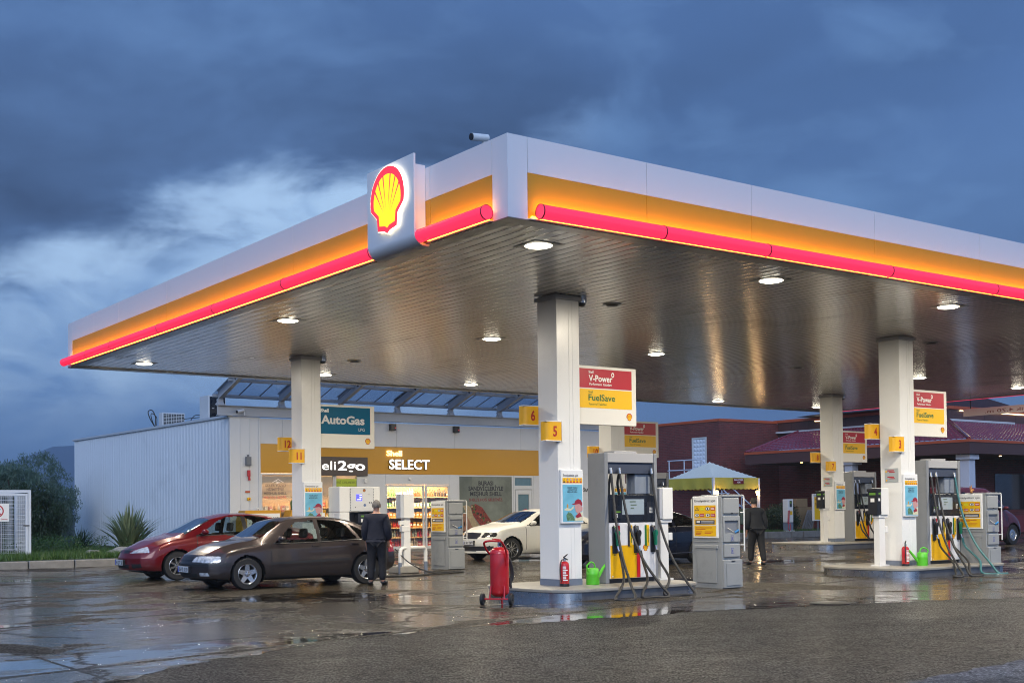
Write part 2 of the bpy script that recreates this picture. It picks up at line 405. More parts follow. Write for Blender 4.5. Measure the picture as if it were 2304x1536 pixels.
sheet('forecourt', [-5+.08*i for i in range(0, 300)]+[19+i for i in range(1, 40)], conc_ys, CONC, .004, ea=True)
sheet('road', [4+.1*i for i in range(0, 140)], lambda x: [6.33+.09*(x-8.6)+math.sin(x*9)*.03+math.sin(x*23)*.02, 4, -10], ASPL, .004)
# verges and kerbs (left and right of the shop)
EARTH = mat('verge_soil', (.035, .045, .015), .9, var=.4, scale=4, bump=1, bscale=20)
def kerb(x0, y0, x1, y1, w_, h, n, name='kerb', lbl=None):
    mb = MB().m(STONE); L = math.hypot(x1-x0, y1-y0); dx_, dy_ = (x1-x0)/L, (y1-y0)/L; nx, ny = -dy_, dx_
    for i in range(n):
        a = L*i/n+.012; c = L*(i+1)/n-.012; j = random.uniform(-.012, .012); z = ground_z(x0+dx_*a, y0+dy_*a); hh = h+random.uniform(-.012, .012)
        P = [(x0+dx_*a+nx*j, y0+dy_*a+ny*j), (x0+dx_*c+nx*j, y0+dy_*c+ny*j), (x0+dx_*c+nx*(w_+j), y0+dy_*c+ny*(w_+j)), (x0+dx_*a+nx*(w_+j), y0+dy_*a+ny*(w_+j))]
        mb.prism(P, z-.05, z+hh)
    return tag(mb.build(name, bevel=.02), kind='structure')
kerb(5.2, 33.2, 15.6, 32.6, .28, .20, 9)
kerb(36.2, 36.0, 47.0, 36.0, .3, .27, 14)
kerb(15.56, 35.4, 31.0, 35.4, .3, .08, 16)
mb = MB().m(EARTH).prism([(5, 33.45), (15.5, 32.85), (15.54, 70), (-10, 70), (-10, 34)], .0, .33); tag(mb.build('verge'), kind='structure')
mb = MB().m(EARTH).prism([(36.2, 36.28), (49.4, 36.28), (49.4, 60), (36.2, 60)], .0, .43); tag(mb.build('verge'), kind='structure')

# ------------------------------------------------------------------ canopy over the pumps
Zc, Zt, X0, Y0, X1, Y1 = 5.18, 6.24, 9.07, 12.37, 38.0, 30.9
m, n = pmat('ceiling_slats'); SLAT = m
t = n.new('ShaderNodeNewGeometry').outputs['Position']; x, y, z = n.xyz(t)
q = (x-9.07)/.20; fr = q.frac(); par = (fr-.5)*(fr-.5)*4
b = n.new('ShaderNodeBsdfPrincipled'); o = n.new('ShaderNodeOutputMaterial'); n.link(b.outputs[0], o.inputs[0])
per = n.noise(n.vec(x*6.5, y*.35, 0.), 1.0, 2, .5)
stain = n.noise(n.vec(x*1.2, y*.5, 2.), .9, 5, .7, .5).step(.52, .75)
gap = par.step(.72, .80)
c = n.mix(per, (.72, .695, .64), (.82, .79, .73)); c = n.mix(stain*.55, c, (.17, .15, .12)); c = n.mix(gap*.9, c, (.02, .018, .016)); n.link(c, b.inputs['Base Color'])
b.inputs['Metallic'].default_value = .34; n.link(per*.06+stain*.12+.13, b.inputs['Roughness'])
bn = n.new('ShaderNodeBump'); bn.inputs['Strength'].default_value = 1; bn.inputs['Distance'].default_value = 1.
wob = n.noise(n.vec(x*3.2, y*.9, 4.), 1.0, 2, .5)
n.link(par*.0034+wob*.0030+n.noise(n.vec(x*.5, y*.8, 8.), 1., 2)*.006+gap*-.002, bn.inputs['Height']); n.link(bn.outputs[0], b.inputs['Normal'])
canopy = thing('petrol_station_canopy', 'large flat canopy with white and yellow fascia and glowing red tubes over the pumps', 'canopy', (0, 0, 0))
mb = MB().m(SLAT).box(X0+.25, Y0+.25, Zc, X1-.25, Y1-.25, Zc+.04); mb.build('soffit', canopy)
TRIM = mat('soffit_trim', (.30, .30, .29), .3, .5, var=.15, dirt=.5, scale=2)
mb = MB().m(TRIM)
mb.box(X0+.003, Y0+.003, Zc-.012, X1-.003, Y0+.25, Zc+.02).box(X0+.003, Y0+.25, Zc-.012, X0+.25, Y1-.25, Zc+.02).box(X0+.003, Y1-.25, Zc-.03, X1-.003, Y1+.02, Zc+.1).box(X1-.25, Y0+.25, Zc-.012, X1-.003, Y1-.25, Zc+.02)
mb.build('perimeter_trim', canopy, bevel=.004)
mb = MB().m(mat('roof_deck', (.2, .2, .2), .7)).box(X0+.05, Y0+.05, Zc+.5, X1-.05, Y1-.02, Zt-.1); mb.build('roof', canopy)
Zy = 5.785
def fascia_run(a0, a1, seams, front):
    """one side of the fascia: separate panels with hairline joints"""
    cuts = [a0]+[s_ for s_ in seams if a0 < s_ < a1]+[a1]
    for i in range(len(cuts)-1):
        a, c = cuts[i]+.004, cuts[i+1]-.004
        if front: MB().m(FWHITE).box(a, Y0, Zy, c, Y0+.05, Zt).build('white_panel', canopy); MB().m(FYEL).box(a, Y0+.004, Zc, c, Y0+.05, Zy-.003).build('yellow_panel', canopy)
        else: MB().m(FWHITE).box(X0, a, Zy, X0+.05, c, Zt).build('white_panel', canopy); MB().m(FYEL).box(X0+.004, a, Zc, X0+.05, c, Zy-.003).build('yellow_panel', canopy)
FWHITE = mat('fascia_white', (.80, .80, .82), .38, var=.03, scale=.8, dirt=.07)
fascia_run(9.385, X1-.3, [11.44, 13.53, 16.41, 19.34, 22.3, 25.2, 28.1, 31, 33.9, 36.3], True)
fascia_run(12.71, 14.19, [], False); fascia_run(14.19, 30.55, [15.6, 18.42, 21.27, 24.19, 27.11, 28.86], False)
MB().m(FWHITE).prism([(X0, Y0), (9.38, Y0), (9.38, Y0+.05), (X0+.05, Y0+.05), (X0+.05, 12.705), (X0, 12.705)], Zc, Zt).build('corner_panel', canopy)
MB().m(FWHITE).box(X0, 30.556, Zc, X0+.05, Y1, Zt).build('corner_panel', canopy); MB().m(FWHITE).box(X1-.295, Y0, Zc, X1, Y0+.05, Zt).build('corner_panel', canopy)
mb = MB().m(FWHITE).box(X1-.05, Y0+.052, Zc, X1, Y1, Zt).box(X0+.052, Y1-.05, Zc+.11, X1-.052, Y1, Zt); mb.build('rear_fascia', canopy)
# glowing tubes and the line of lamps behind them
m, n = pmat('tube_red'); b = n.new('ShaderNodeBsdfPrincipled'); o = n.new('ShaderNodeOutputMaterial'); n.link(b.outputs[0], o.inputs[0])
lw = n.new('ShaderNodeLayerWeight'); lw.inputs[0].default_value = .45
b.inputs['Base Color'].default_value = (.5, .01, .04, 1); b.inputs['Roughness'].default_value = .25
n.link(n.mix(X(m.node_tree, lw.outputs[1]).step(.35, 1.), (1., .040, .118), (.92, .012, .055)), b.inputs['Emission Color']); b.inputs['Emission Strength'].default_value = .87; TUBE = m
LEDA = mat('amber_led', (1, .5, .1), .4, emit=(1., .40, .035), estr=8.)
LEDR = mat('tube_joint', (.16, .003, .012), .3)
Rt, Zq = .094, 5.262
def tubes(js, front, x=None):
    for i in range(len(js)-1):
        a, c = js[i]+.006, js[i+1]-.006
        P = (lambda s_: (s_, Y0-.15, Zq)) if front else (lambda s_: ((X0-.15) if x is None else x, s_, Zq))
        mb = MB().m(TUBE).tube([P(a), P(c)], Rt, 20)
        o_ = mb.build('light_tube', canopy, smooth=True)
        c0 = P(a); MB().m(LEDR).lathe([(Rt+.001, -.008), (Rt+.005, -.006), (Rt+.005, .008), (Rt+.001, .010)], c0, 20, 'x' if front else 'y', cap=False).build('tube_collar', o_, smooth=True) if False else MB().m(LEDR).lathe([(Rt+.001, (c0[0] if front else c0[1])-.008), (Rt+.005, (c0[0] if front else c0[1])-.006), (Rt+.005, (c0[0] if front else c0[1])+.008), (Rt+.001, (c0[0] if front else c0[1])+.010)], (0, c0[1], c0[2]) if front else (c0[0], 0, c0[2]), 20, 'x' if front else 'y', cap=False).build('tube_collar', o_, smooth=True)
tubes([9.46, 11.58, 13.67, 16.56, 19.51, 22.45, 25.4, 28.3, 31.2, 34.1, 37.0], True)
tubes([12.62, 14.21], False); tubes([15.49, 18.39, 21.29, 24.13, 27.1, 28.81, 30.75], False)
tubes([12.8, 15.7, 18.6, 21.5, 24.4, 27.3, 30.6], False, X1+.15)
mb = MB().m(LEDA).box(9.42, Y0-.045, Zc+.020, X1-.32, Y0-.012, Zc+.040).box(X0-.045, 12.75, Zc+.020, X0-.012, 14.2, Zc+.040).box(X0-.045, 15.5, Zc+.020, X0-.012, 30.5, Zc+.040)
mb.build('lamp_strip', canopy)
GLOWU = mat('amber_glow_added', (1, .5, .1), .4, emit=(1., .44, .05), estr=17.)  # added strip hidden behind the tubes, spreads amber glow up the yellow panels
def glow_strip(P0, P1, front):
    c0, s0 = .102*math.cos(math.radians(38)), .102*math.sin(math.radians(38)); c1, s1 = .102*math.cos(math.radians(66)), .102*math.sin(math.radians(66))
    mb = MB().m(GLOWU)
    if front: mb.prism([(P0[1]+c0, P0[2]+s0), (P0[1]+c1, P0[2]+s1), (P0[1]+c1-.006, P0[2]+s1-.008), (P0[1]+c0-.008, P0[2]+s0-.006)], P0[0], P1[0], 'x')
    else: mb.prism([(P0[0]+c0, P0[2]+s0), (P0[0]+c1, P0[2]+s1), (P0[0]+c1-.006, P0[2]+s1-.008), (P0[0]+c0-.008, P0[2]+s0-.006)], P0[1], P1[1], 'y')
    mb.build('added_glow_strip', canopy)
glow_strip((9.5, Y0-.15, Zq), (X1-1, Y0-.15, Zq), True); glow_strip((X0-.15, 12.7, Zq), (X0-.15, 14.15, Zq), False); glow_strip((X0-.15, 15.55, Zq), (X0-.15, 30.6, Zq), False)
mb = MB().m(FWHITE).box(9.385, Y0-.05, Zc-.004, X1-.3, Y0-.002, Zc+.008).box(X0-.05, 12.71, Zc-.004, X0-.002, 14.19, Zc+.008).box(X0-.05, 15.5, Zc-.004, X0-.002, 30.55, Zc+.008); mb.build('lower_lip', canopy)
# lit emblem board on the left side
EMR = mat('emblem_red', (.6, .01, .02), .4, emit=(1., .045, .09), estr=.84); EMY = mat('emblem_yellow', (.8, .6, .02), .4, emit=(1., .80, .012), estr=.87); HALO = mat('halo_white', (.9, .9, .8), .4, emit=(1., .86, .58), estr=2.6)
bd = thing('emblem_sign', 'white upright board with backlit red and yellow scallop emblem on the canopy edge', 'emblem sign', (8.83, 14.86, 5.0))
xa = .0; ya, yb = -.635, .645
prof = [(.0, 1.40), (.0, .30)]+[(.20-.20*math.cos(math.radians(a)), .30-.17*math.sin(math.radians(a))) for a in range(10, 91, 10)]+[(.236, .13)]
th = [(xx+.03, zz+(.03 if i > 1 else 0)) for i, (xx, zz) in enumerate(prof)]
th[0] = (.03, 1.40)
MB().m(FWHITE).prism([(p[0], p[1]) for p in prof]+[(p[0], p[1]) for p in th[::-1]], ya, yb, 'y').build('panel', bd, smooth=True, ang=30)
MB().m(FWHITE).box(.032, ya+.08, .22, .236, yb-.08, 1.28).build('bracket_box', bd)
mb = MB(); F = Face(mb, (-.052, 0, .84), (0, -1, 0), (0, 0, 1)); pecten(F, 0, 0, .93, EMR, EMY, .0); mb.build('emblem', bd)
mb = MB(); F = Face(mb, (-.049, 0, .84), (0, -1, 0), (0, 0, 1))
pts = []
for i in range(25): a = math.radians(-14+208*i/24); pts.append((.5*.93*math.cos(a)*1.015, (.06+.5*math.sin(a)*.98)*.945))
pts += [(x_*.945, y_*.945) for x_, y_ in [(-.31, -.20), (-.28, -.40), (-.08, -.43), (0, -.475), (.08, -.43), (.28, -.40), (.31, -.20)]]
F.poly(pts, HALO, 0, .046); mb.build('halo', bd)
# round lamps in the ceiling
LENS = mat('lamp_lens', (.9, .9, .85), .3, emit=(1., .93, .74), estr=9.)
FRAME = mat('lamp_frame', (.34, .33, .31), .4, .4)
lamps = [(10.42, 13.5, 'beside the near corner'), (15.2, 13.5, 'second from the corner along the front edge'), (20.02, 13.48, 'third from the corner along the front edge'), (24.85, 13.5, 'fourth along the front edge'),
         (10.42, 21.4, 'in the middle of the left edge'), (15.2, 21.38, 'above the gap between pump rows'), (20.02, 21.4, 'in the middle of the ceiling'), (30.3, 21.4, 'right of the second row column'), (35.6, 21.55, 'near the far right edge'),
         (10.42, 29.3, 'at the far left corner'), (15.3, 29.25, 'behind the left column'), (20.1, 29.35, 'at the rear edge in front of the shop'), (30.55, 29.6, 'at the rear edge above the parasol tent'), (35.6, 29.5, 'behind the far column'), (25.2, 29.4, 'at the rear edge between two lamps'), (30.3, 13.5, 'fifth along the front edge')]
lamp0 = None
for i, (lx, ly, lb) in enumerate(lamps):
    if lamp0 is None:
        lamp0 = L = thing('canopy_lamp', '', 'ceiling lamp', (lx, ly, Zc))
        mb = MB().m(FRAME); R2 = .25
        mb.prism([(-R2, -R2), (R2, -R2), (R2, R2), (-R2, R2)], -.008, -.002); mb.build('frame', L, bevel=.002)
        MB().m(LENS).lathe([(0, -.040), (.09, -.036), (.15, -.026), (.185, -.014), (.195, -.009)], seg=28).build('lens', L, smooth=True)
    else: L = dup(lamp0, (lx, ly, Zc))
    L['label'] = 'bright round lamp in the canopy ceiling '+lb; L['group'] = 'lamps in the canopy ceiling'
    al = bpy.data.lights.new('lamp', 'AREA'); al.shape = 'DISK'; al.size = .34; al.energy = 120; al.color = (1., .89, .70)
    ao = bpy.data.objects.new('lamp_light', al); COL.objects.link(ao); ao.location = (0, 0, -.046); ao.parent = L; al.cycles.max_bounces = 6
for (lx, ly, lb) in [(14.52, 16.66, 'beside the nearest column'), (14.55, 26.26, 'beside the left column'), (25.23, 21.54, 'in the middle of the ceiling'), (24.08, 16.67, 'beside the right hand column')]:
    mb = MB().m(BLACK).lathe([(.0, -.03), (.09, -.03), (.13, -.006), (.13, 0)], seg=20).m(TRIM).lathe([(.13, -.012), (.17, -.012), (.17, 0)], seg=20)
    tag(mb.build('ceiling_vent', loc=(lx, ly, Zc-.003), smooth=True), 'small dark round vent in the canopy ceiling '+lb, 'vent', 'small round ceiling vents')
# camera on the roof edge
cc = thing('security_camera', 'white bullet camera standing on the canopy top near the front corner', 'security camera', (9.3, 13.2, Zt))
MB().m(WHITE).tube([(0, 0, 0), (0, 0, .13)], .032, 12).tube([(0, 0, .13), (-.03, .0, .17)], .028, 10).build('mount', cc, smooth=True)
ax = Vector((-.62, .02, -.05)).normalized()
MB().m(WHITE).tube([Vector((.04, -.02, .18)), Vector((.04, -.02, .18))+ax*.25], .05, 16).build('housing', cc, smooth=True)
MB().m(BLACK).tube([Vector((.04, -.02, .18))+ax*.25, Vector((.04, -.02, .18))+ax*.265], .046, 16).build('lens', cc, smooth=True)

# ------------------------------------------------------------------ columns, with their signs
COLS = {'near': (13.21, 16.59), 'left': (13.21, 26.2), 'right': (22.66, 16.59), 'mid': (22.75, 26.2), 'far': (32.3, 26.2)}
def column(key, lbl):
    cx, cy = COLS[key]; gz = ground_z(cx, cy)+.19; c = thing('canopy_column', lbl, 'column', (cx, cy, 0), 0, 'white square columns holding up the canopy')
    mb = MB().m(COLW)
    w2 = .25; g = .006
    mb.box(-w2, -w2-.015, gz+.11, w2, w2+.015, Zc-.09)
    mb.build('shaft', c, bevel=.006)
    mb = MB().m(COLW).box(.015, -w2-.019, gz+.11, .021, -w2-.0155, Zc-.09).box(.095, -w2-.019, gz+.11, .099, -w2-.0155, Zc-.09).build('cladding_seam', c)
    MB().m(DGREY2).box(-w2-.004, -w2-.019, gz, w2+.004, w2+.019, gz+.108).build('skirting', c)
    MB().m(TRIM2).box(-w2-.035, -w2-.05, Zc-.088, w2+.035, w2+.05, Zc-.013).build('head_collar', c, bevel=.004)
    return c
DGREY2 = mat('skirting_grey', (.16, .19, .25), .4, var=.08); TRIM2 = mat('collar_grey', (.52, .52, .54), .4, var=.05)
column('near', 'nearest white column of the canopy, carrying the numbers 5 and 6')
column('left', 'white column at the left behind the brown car, carrying 11 and 12')
column('right', 'white column at the right beside two green and red cans, carrying 3 and 4')
column('mid', 'white column mostly hidden behind the nearest pump, carrying 10')
column('far', 'cream lit column furthest back, carrying 7 and 8')
def numbox(x, y, z, s_, lbl, w_=.36, h=.315):
    o_ = thing('number_sign', lbl, 'number sign', (x, y, z), 0, 'yellow pump number signs on the columns')
    MB().m(WHITE).box(-.25, -.18, -h/2-.016, .25-.5+w_-.03, -.03, -h/2).box(-.25, -.18, h/2, .25-.5+w_-.03, -.03, h/2+.016).box(-.27+w_, -.183, -h/2-.016, -.25+w_, -.03, h/2+.016).build('rim', o_, bevel=.003)
    pr = [(-.25+.10*(1-math.cos(math.radians(a))), -.175+.10*(1-math.sin(math.radians(a)))) for a in range(0, 91, 10)]+[(-.27+w_, -.175), (-.27+w_, -.035), (-.25, -.035)]
    MB().m(YEL).prism(pr, -h/2, h/2).build('face', o_, smooth=True, ang=30)
    mb = MB(); F = Face(mb, (-.25+w_*.55, -.178, -.085), (1, 0, 0), (0, 0, 1)); F.text(s_, 0, 0, .175, NUMR, .0, align='c', bold=.028, sx=.82, width=(.115 if len(s_) == 1 else .185)); mb.build('number', o_)
    return o_
NUMR = mat('number_red', (.42, .02, .012), .4)
for key, a, b_ in (('near', '5', '6'), ('left', '11', '12'), ('right', '3', '4'), ('far', '7', '8')):
    cx, cy = COLS[key]
    numbox(cx-.30, cy-.15, 2.82, a, 'yellow box with red number %s on the front corner of its column' % a)
    numbox(cx-.27, cy+.50, 3.13, b_, 'yellow box with red number %s on the left side of its column' % b_)
cx, cy = COLS['mid']; numbox(cx-.27, cy+.50, 3.13, '10', 'yellow box with red number 10 above the nearest pump')
PLAIN = mat('print_white', (.80, .79, .75), .45, var=.02); PRED = mat('print_red', (.42, .010, .022), .4, var=.03); PYEL = mat('print_yellow', (.80, .46, .0), .4, var=.03)
def brandsign(key, lbl, gas=False, dz_=0):
    cx, cy = COLS[key]; o_ = thing('price_sign', lbl, 'column sign', (cx+.25, cy-.02, 2.98+dz_), 0, 'signs sticking out of the columns')
    Wd, H = 1.48 if not gas else 1.56, 1.035
    MB().m(CREAM).box(.004, -.055, 0, Wd, .055, H).build('board', o_, bevel=.008)
    mb = MB(); F = Face(mb, (0, -.057, 0), (1, 0, 0), (0, 0, 1))
    if not gas:
        F.rect(.0, .645, Wd-.11, .985, PRED, .0015); F.rect(.0, .295, Wd-.11, .625, PYEL, .0015)
        tw = PLAIN
        F.text('Shell', .36, .905, .045, tw, .004, bold=.02); F.text('V-Power', .36, .765, .115, tw, .004, width=.55, bold=.022); F.text('Performans Yakıtları', .37, .695, .045, tw, .004, width=.52, bold=.015, shear=.2)
        for k in range(20):
            a0, a1 = 2*math.pi*k/20, 2*math.pi*(k+1)/20
            F.poly([(.92+.035*math.cos(a0), .895+.045*math.sin(a0)), (.92+.035*math.cos(a1), .895+.045*math.sin(a1)), (.92+.018*math.cos(a1), .895+.024*math.sin(a1)), (.92+.018*math.cos(a0), .895+.024*math.sin(a0))], tw, .004)
        F.text('Shell', .35, .555, .042, DKGREEN, .004); F.text('FuelSave', .35, .425, .115, DKGREEN, .004, width=.62, bold=.018); F.text('Tasarruf Yakıtları', .35, .345, .042, DKGREEN, .004, width=.42)
        pecten(F, Wd-.175, .155, .135, PRED, PYEL, .002)
    else:
        F.rect(.0, .335, Wd-.12, .985, BLUE, .0015); tw = mat('print_grey', (.58, .60, .62), .4)
        F.text('Shell', .09, .85, .085, mat('print_bright', (.85, .88, .88), .4), .004, bold=.03); F.text('AutoGas', .10, .58, .20, tw, .004, width=1.18, bold=.035); F.text('LPG', 1.28, .42, .075, tw, .004, align='r')
        pecten(F, Wd-.19, .17, .15, PRED, PYEL, .002)
    mb.build('print', o_); return o_
brandsign('near', 'red and yellow fuel sign sticking out of the nearest column')
brandsign('right', 'red and yellow fuel sign on the right hand column', dz_=.05)
brandsign('mid', 'dim red and yellow fuel sign half hidden behind the nearest one')
brandsign('far', 'dim red and yellow fuel sign on the column furthest back')
brandsign('left', 'blue gas sign with grey lettering on the left column', True, dz_=.06)
PSKY = mat('poster_sky', (.16, .45, .62), .35, var=.3, scale=3); PCAP = mat('poster_cap', (.30, .02, .04), .4, var=.2, scale=20); PGRN = mat('poster_green', (.10, .22, .12), .5, var=.5, scale=30); PFACE = mat('poster_face', (.52, .28, .27), .5, var=.2, scale=20); PCRM = mat('poster_cream', (.62, .60, .42), .5, var=.2, scale=20); INK = mat('ink', (.02, .02, .03), .5)
def icons(F, u0, v0, w_, h, n, hh):
    for i in range(n):
        u = u0+w_*(i+.5)/n
        if i == 0: F.poly([(u-h*.2, v0+h*.42), (u+h*.2, v0+h*.42), (u, v0+h*.85)], INK, hh); F.poly([(u-h*.13, v0+h*.47), (u+h*.13, v0+h*.47), (u, v0+h*.74)], PYEL, hh+.0015)
        else: F.disc(u, v0+h*.65, h*.22, PRED, hh); F.disc(u, v0+h*.65, h*.16, PLAIN, hh+.0015); F.rect(u-h*.045, v0+h*.52, u+h*.05, v0+h*.8, INK, hh+.003)
        F.rect(u-h*.24, v0+h*.10, u+h*.24, v0+h*.34, PRED if i else INK, hh)
def poster(key, lbl, yo=0):
    cx, cy = COLS[key]; gz = ground_z(cx, cy); o_ = thing('poster_frame', lbl, 'poster frame', (cx, cy-.27, 1.25+gz*.9), 0, 'white poster frames on the columns')
    MB().m(WHITE).box(-.235, -.05, 0, .255, 0, .92).build('frame', o_, bevel=.012)
    mb = MB(); F = Face(mb, (-.21, -.052, 0), (1, 0, 0), (0, 0, 1))
    F.text('Emniyetiniz için', .02, .80, .045, INK, .0015, width=.33, bold=.01)
    F.rect(.01, .69, .44, .78, PYEL, .0015); icons(F, .01, .69, .43, .09, 6, .003)
    F.rect(.01, .03, .44, .665, PSKY, .0015)
    for k, s_ in enumerate(('GÜLER YÜZLÜ', 'HİZMETİYLE', 'MEŞHUR SHELL')): F.text(s_, .22, .60-.035*k, .024, INK, .003, width=.22-.02*(k == 1), align='c', bold=.02)
    F.poly([(.27, .08), (.33, .17), (.44, .20), (.44, .04), (.25, .04)], PCRM, .003); F.poly([(.33, .17), (.31, .20), (.38, .30), (.44, .28), (.44, .22)], PFACE, .0045)
    F.poly([(.26, .30), (.29, .20), (.34, .16), (.42, .22), (.42, .34), (.30, .34)], PFACE, .005); F.poly([(.20, .33), (.26, .345), (.28, .39), (.34, .42), (.40, .40), (.435, .345), (.43, .30), (.40, .31), (.37, .335), (.24, .32)], PCAP, .0065)
    F.poly([(.31, .09), (.28, .13), (.38, .19), (.42, .12)], PCAP, .006)
    F.poly([(.10, .05), (.08, .14), (.13, .20), (.20, .17), (.24, .12), (.28, .05)], PGRN, .004)
    F.poly([(.03, .235), (.09, .27), (.18, .25), (.24, .30), (.24, .26), (.18, .22), (.08, .22)], PCRM, .004); F.disc(.11, .30, .018, mat('poster_gold', (.55, .30, .05), .5), .0055, ry=.035)
    mb.build('print', o_)
poster('near', 'white framed poster with a man in a dark red cap on the nearest column')
poster('left', 'white framed blue poster on the left column behind the brown car')
poster('right', 'white framed blue poster on the right hand column')
poster('far', 'small white framed blue poster on the column furthest back')
poster('mid', 'white framed poster seen through the opening of the nearest pump')
for key, lb in (('right', 'right hand column below the number 3'), ('far', 'column furthest back below the number 8'), ('mid', 'column seen through the nearest pump')):
    cx, cy = COLS[key]; gz = ground_z(cx, cy); o_ = thing('notice_plate', 'small silver notice on the '+lb, 'notice', (cx-.25, cy, 2.0+gz), 0, 'silver notices on the columns')
    MB().m(mat('notice_silver', (.42, .46, .46), .35, .3)).box(-.012, -.19, 0, -.001, .15, .30).build('plate', o_)
    mb = MB(); F = Face(mb, (-.014, .15, 0), (0, -1, 0), (0, 0, 1))
    for v in (.24, .10): F.rect(.07, v, .24, v+.022, PRED, .0015); F.rect(.12, v-.03, .26, v-.012, PRED, .0015)
    F.disc(.04, .23, .022, PYEL, .0015); F.disc(.05, .04, .02, PYEL, .0015); mb.build('print', o_)
for key, dx_, dy_, lb in (('near', .40, -.17, 'nearest column'), ('left', .35, -.20, 'left column'), ('far', .42, -.15, 'column furthest back'), ('mid', .4, -.17, 'column behind the nearest pump')):
    cx, cy = COLS[key]; o_ = thing('dome_camera', 'small dome camera on the ceiling beside the head of the '+lb, 'security camera', (cx+dx_, cy+dy_, Zc), 0, 'dome cameras under the canopy')
    MB().m(CHROME).lathe([(.085, -.10), (.09, -.05), (.09, 0)], seg=20).build('housing', o_, smooth=True); MB().m(BLACK).lathe([(0, -.165), (.04, -.158), (.065, -.135), (.072, -.101)], seg=20).build('dome', o_, smooth=True)
    MB().m(RUB).tube([(-.08, 0, -.03), (-.12, 0, -.06), (-.05, .0, -.15), (-.09, .0, -.17), (-.13, 0, -.07)], .007, 6).build('cable', o_)
# ------------------------------------------------------------------ pump islands
def spline(pts, n=10):
    out = []; P = [Vector(p) for p in pts]; P = [P[0]*2-P[1]]+P+[P[-1]*2-P[-2]]
    for i in range(1, len(P)-2):
        for k in range(n):
            t = k/n; a, b, c, d = P[i-1:i+3]
            out.append(.5*((2*b)+(c-a)*t+(2*a-5*b+4*c-d)*t*t+(3*b-a-3*c+d)*t**3))
    out.append(P[-2]); return out
SLAB = mat('island_concrete', (.30, .28, .24), .5, var=.2, scale=3, dirt=.5, bump=.3, bscale=50, coat=.2)
def island(x0, x1, y0, y1, lbl):
    gz = ground_z((x0+x1)/2, (y0+y1)/2); o_ = thing('pump_island', lbl, 'pump island', (x0, y0, 0), 0, 'raised pump islands'); w_ = y1-y0; L = x1-x0; r = w_/2
    def outline(e):
        pts = []
        for i in range(25): a = math.radians(90+180*i/24); c_, s_ = math.cos(a), math.sin(a); pts.append((.5-(.5+e)*abs(c_)**.8, r+(r+e)*abs(s_)**.8*(1 if s_ > 0 else -1)))
        for i in range(25): a = math.radians(-90+180*i/24); c_, s_ = math.cos(a), math.sin(a); pts.append((L-.5+(.5+e)*abs(c_)**.8, r+(r+e)*abs(s_)**.8*(1 if s_ > 0 else -1)))
        return pts
    MB().m(SLAB).prism(outline(.03), gz+.135, gz+.19).build('slab_top', o_, bevel=.012)
    MB().m(SLAB2).prism([p for p in outline(0) ], gz-.05, gz+.134).build('side', o_, smooth=True, ang=30)
    def band(xc, sgn):
        ol = outline(.006); sel = [p for p in ol if (p[0] < .501 if sgn < 0 else p[0] > L-.501)]
        vs = [(p[0], p[1], gz-.03) for p in sel]+[(p[0], p[1], gz+.128) for p in sel]; n_ = len(sel)
        mb = MB().m(STEEL).add(vs, [(i, i+1, i+1+n_, i+n_) for i in range(n_-1)]); mb.build('steel_guard', o_, smooth=True)
    band(0, -1); band(0, 1)
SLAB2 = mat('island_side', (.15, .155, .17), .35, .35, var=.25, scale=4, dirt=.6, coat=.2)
island(12.20, 15.6, 15.42, 17.75, 'nearest raised kerb island with rounded steel end, under the column numbered 5')
island(21.2, 25.1, 15.42, 17.75, 'right hand raised kerb island under the column numbered 3')
island(30.3, 34.9, 25.0, 27.35, 'raised kerb island furthest back under the column numbered 7')
island(20.8, 25.5, 25.0, 27.35, 'raised kerb island hidden behind the nearest pump')

# ------------------------------------------------------------------ fuel pumps
HDR = mat('pump_header', (.36, .36, .37), .35, var=.04); RECESS = mat('pump_recess', (.045, .055, .085), .4); HEAD = mat('pump_head', (.012, .014, .02), .28, var=.2)
LCD = mat('pump_screen', (.30, .36, .40), .2, var=.05, coat=.6); LCDG = mat('digits', (.10, .14, .10), .4); GLED = mat('green_display', (.06, .12, .02), .3, emit=(.25, .55, .05), estr=.25)
PW = mat('pump_white', (.70, .70, .71), .3, var=.04, coat=.2, dirt=.3, scale=4); PY = mat('pump_yellow', (.78, .42, .0), .3, var=.04, coat=.2); PR = mat('pump_red', (.50, .01, .015), .3, var=.04, coat=.2)
NG = mat('nozzle_green', (.005, .16, .09), .35, var=.1); NB = mat('nozzle_black', (.014, .014, .016), .35)
def nozzle(parent, x, y, z, mt):
    o_ = thing('nozzle', None, None, (x, y, z)); o_.parent = parent
    for k in ('category', 'label'):
        if k in o_: del o_[k]
    mb = MB().m(mt)
    prf = [(-.035, .14), (.0, .19), (.045, .18), (.06, .13), (.05, .09), (.03, .06), (.04, -.03), (.03, -.09), (-.01, -.09), (-.015, .0), (-.02, .08)]
    mb.prism(prf, -.028, .022, 'y'); mb.build('grip', o_, bevel=.008)
    MB().m(CHROME).tube([(-.01, -.01, .17), (-.035, -.0, .235), (-.075, 0, .27)], .011, 8).tube([(.01, -.003, -.09), (.012, -.02, -.15), (.018, -.035, -.19)], .016, 8).build('spout', o_, smooth=True)
    return o_
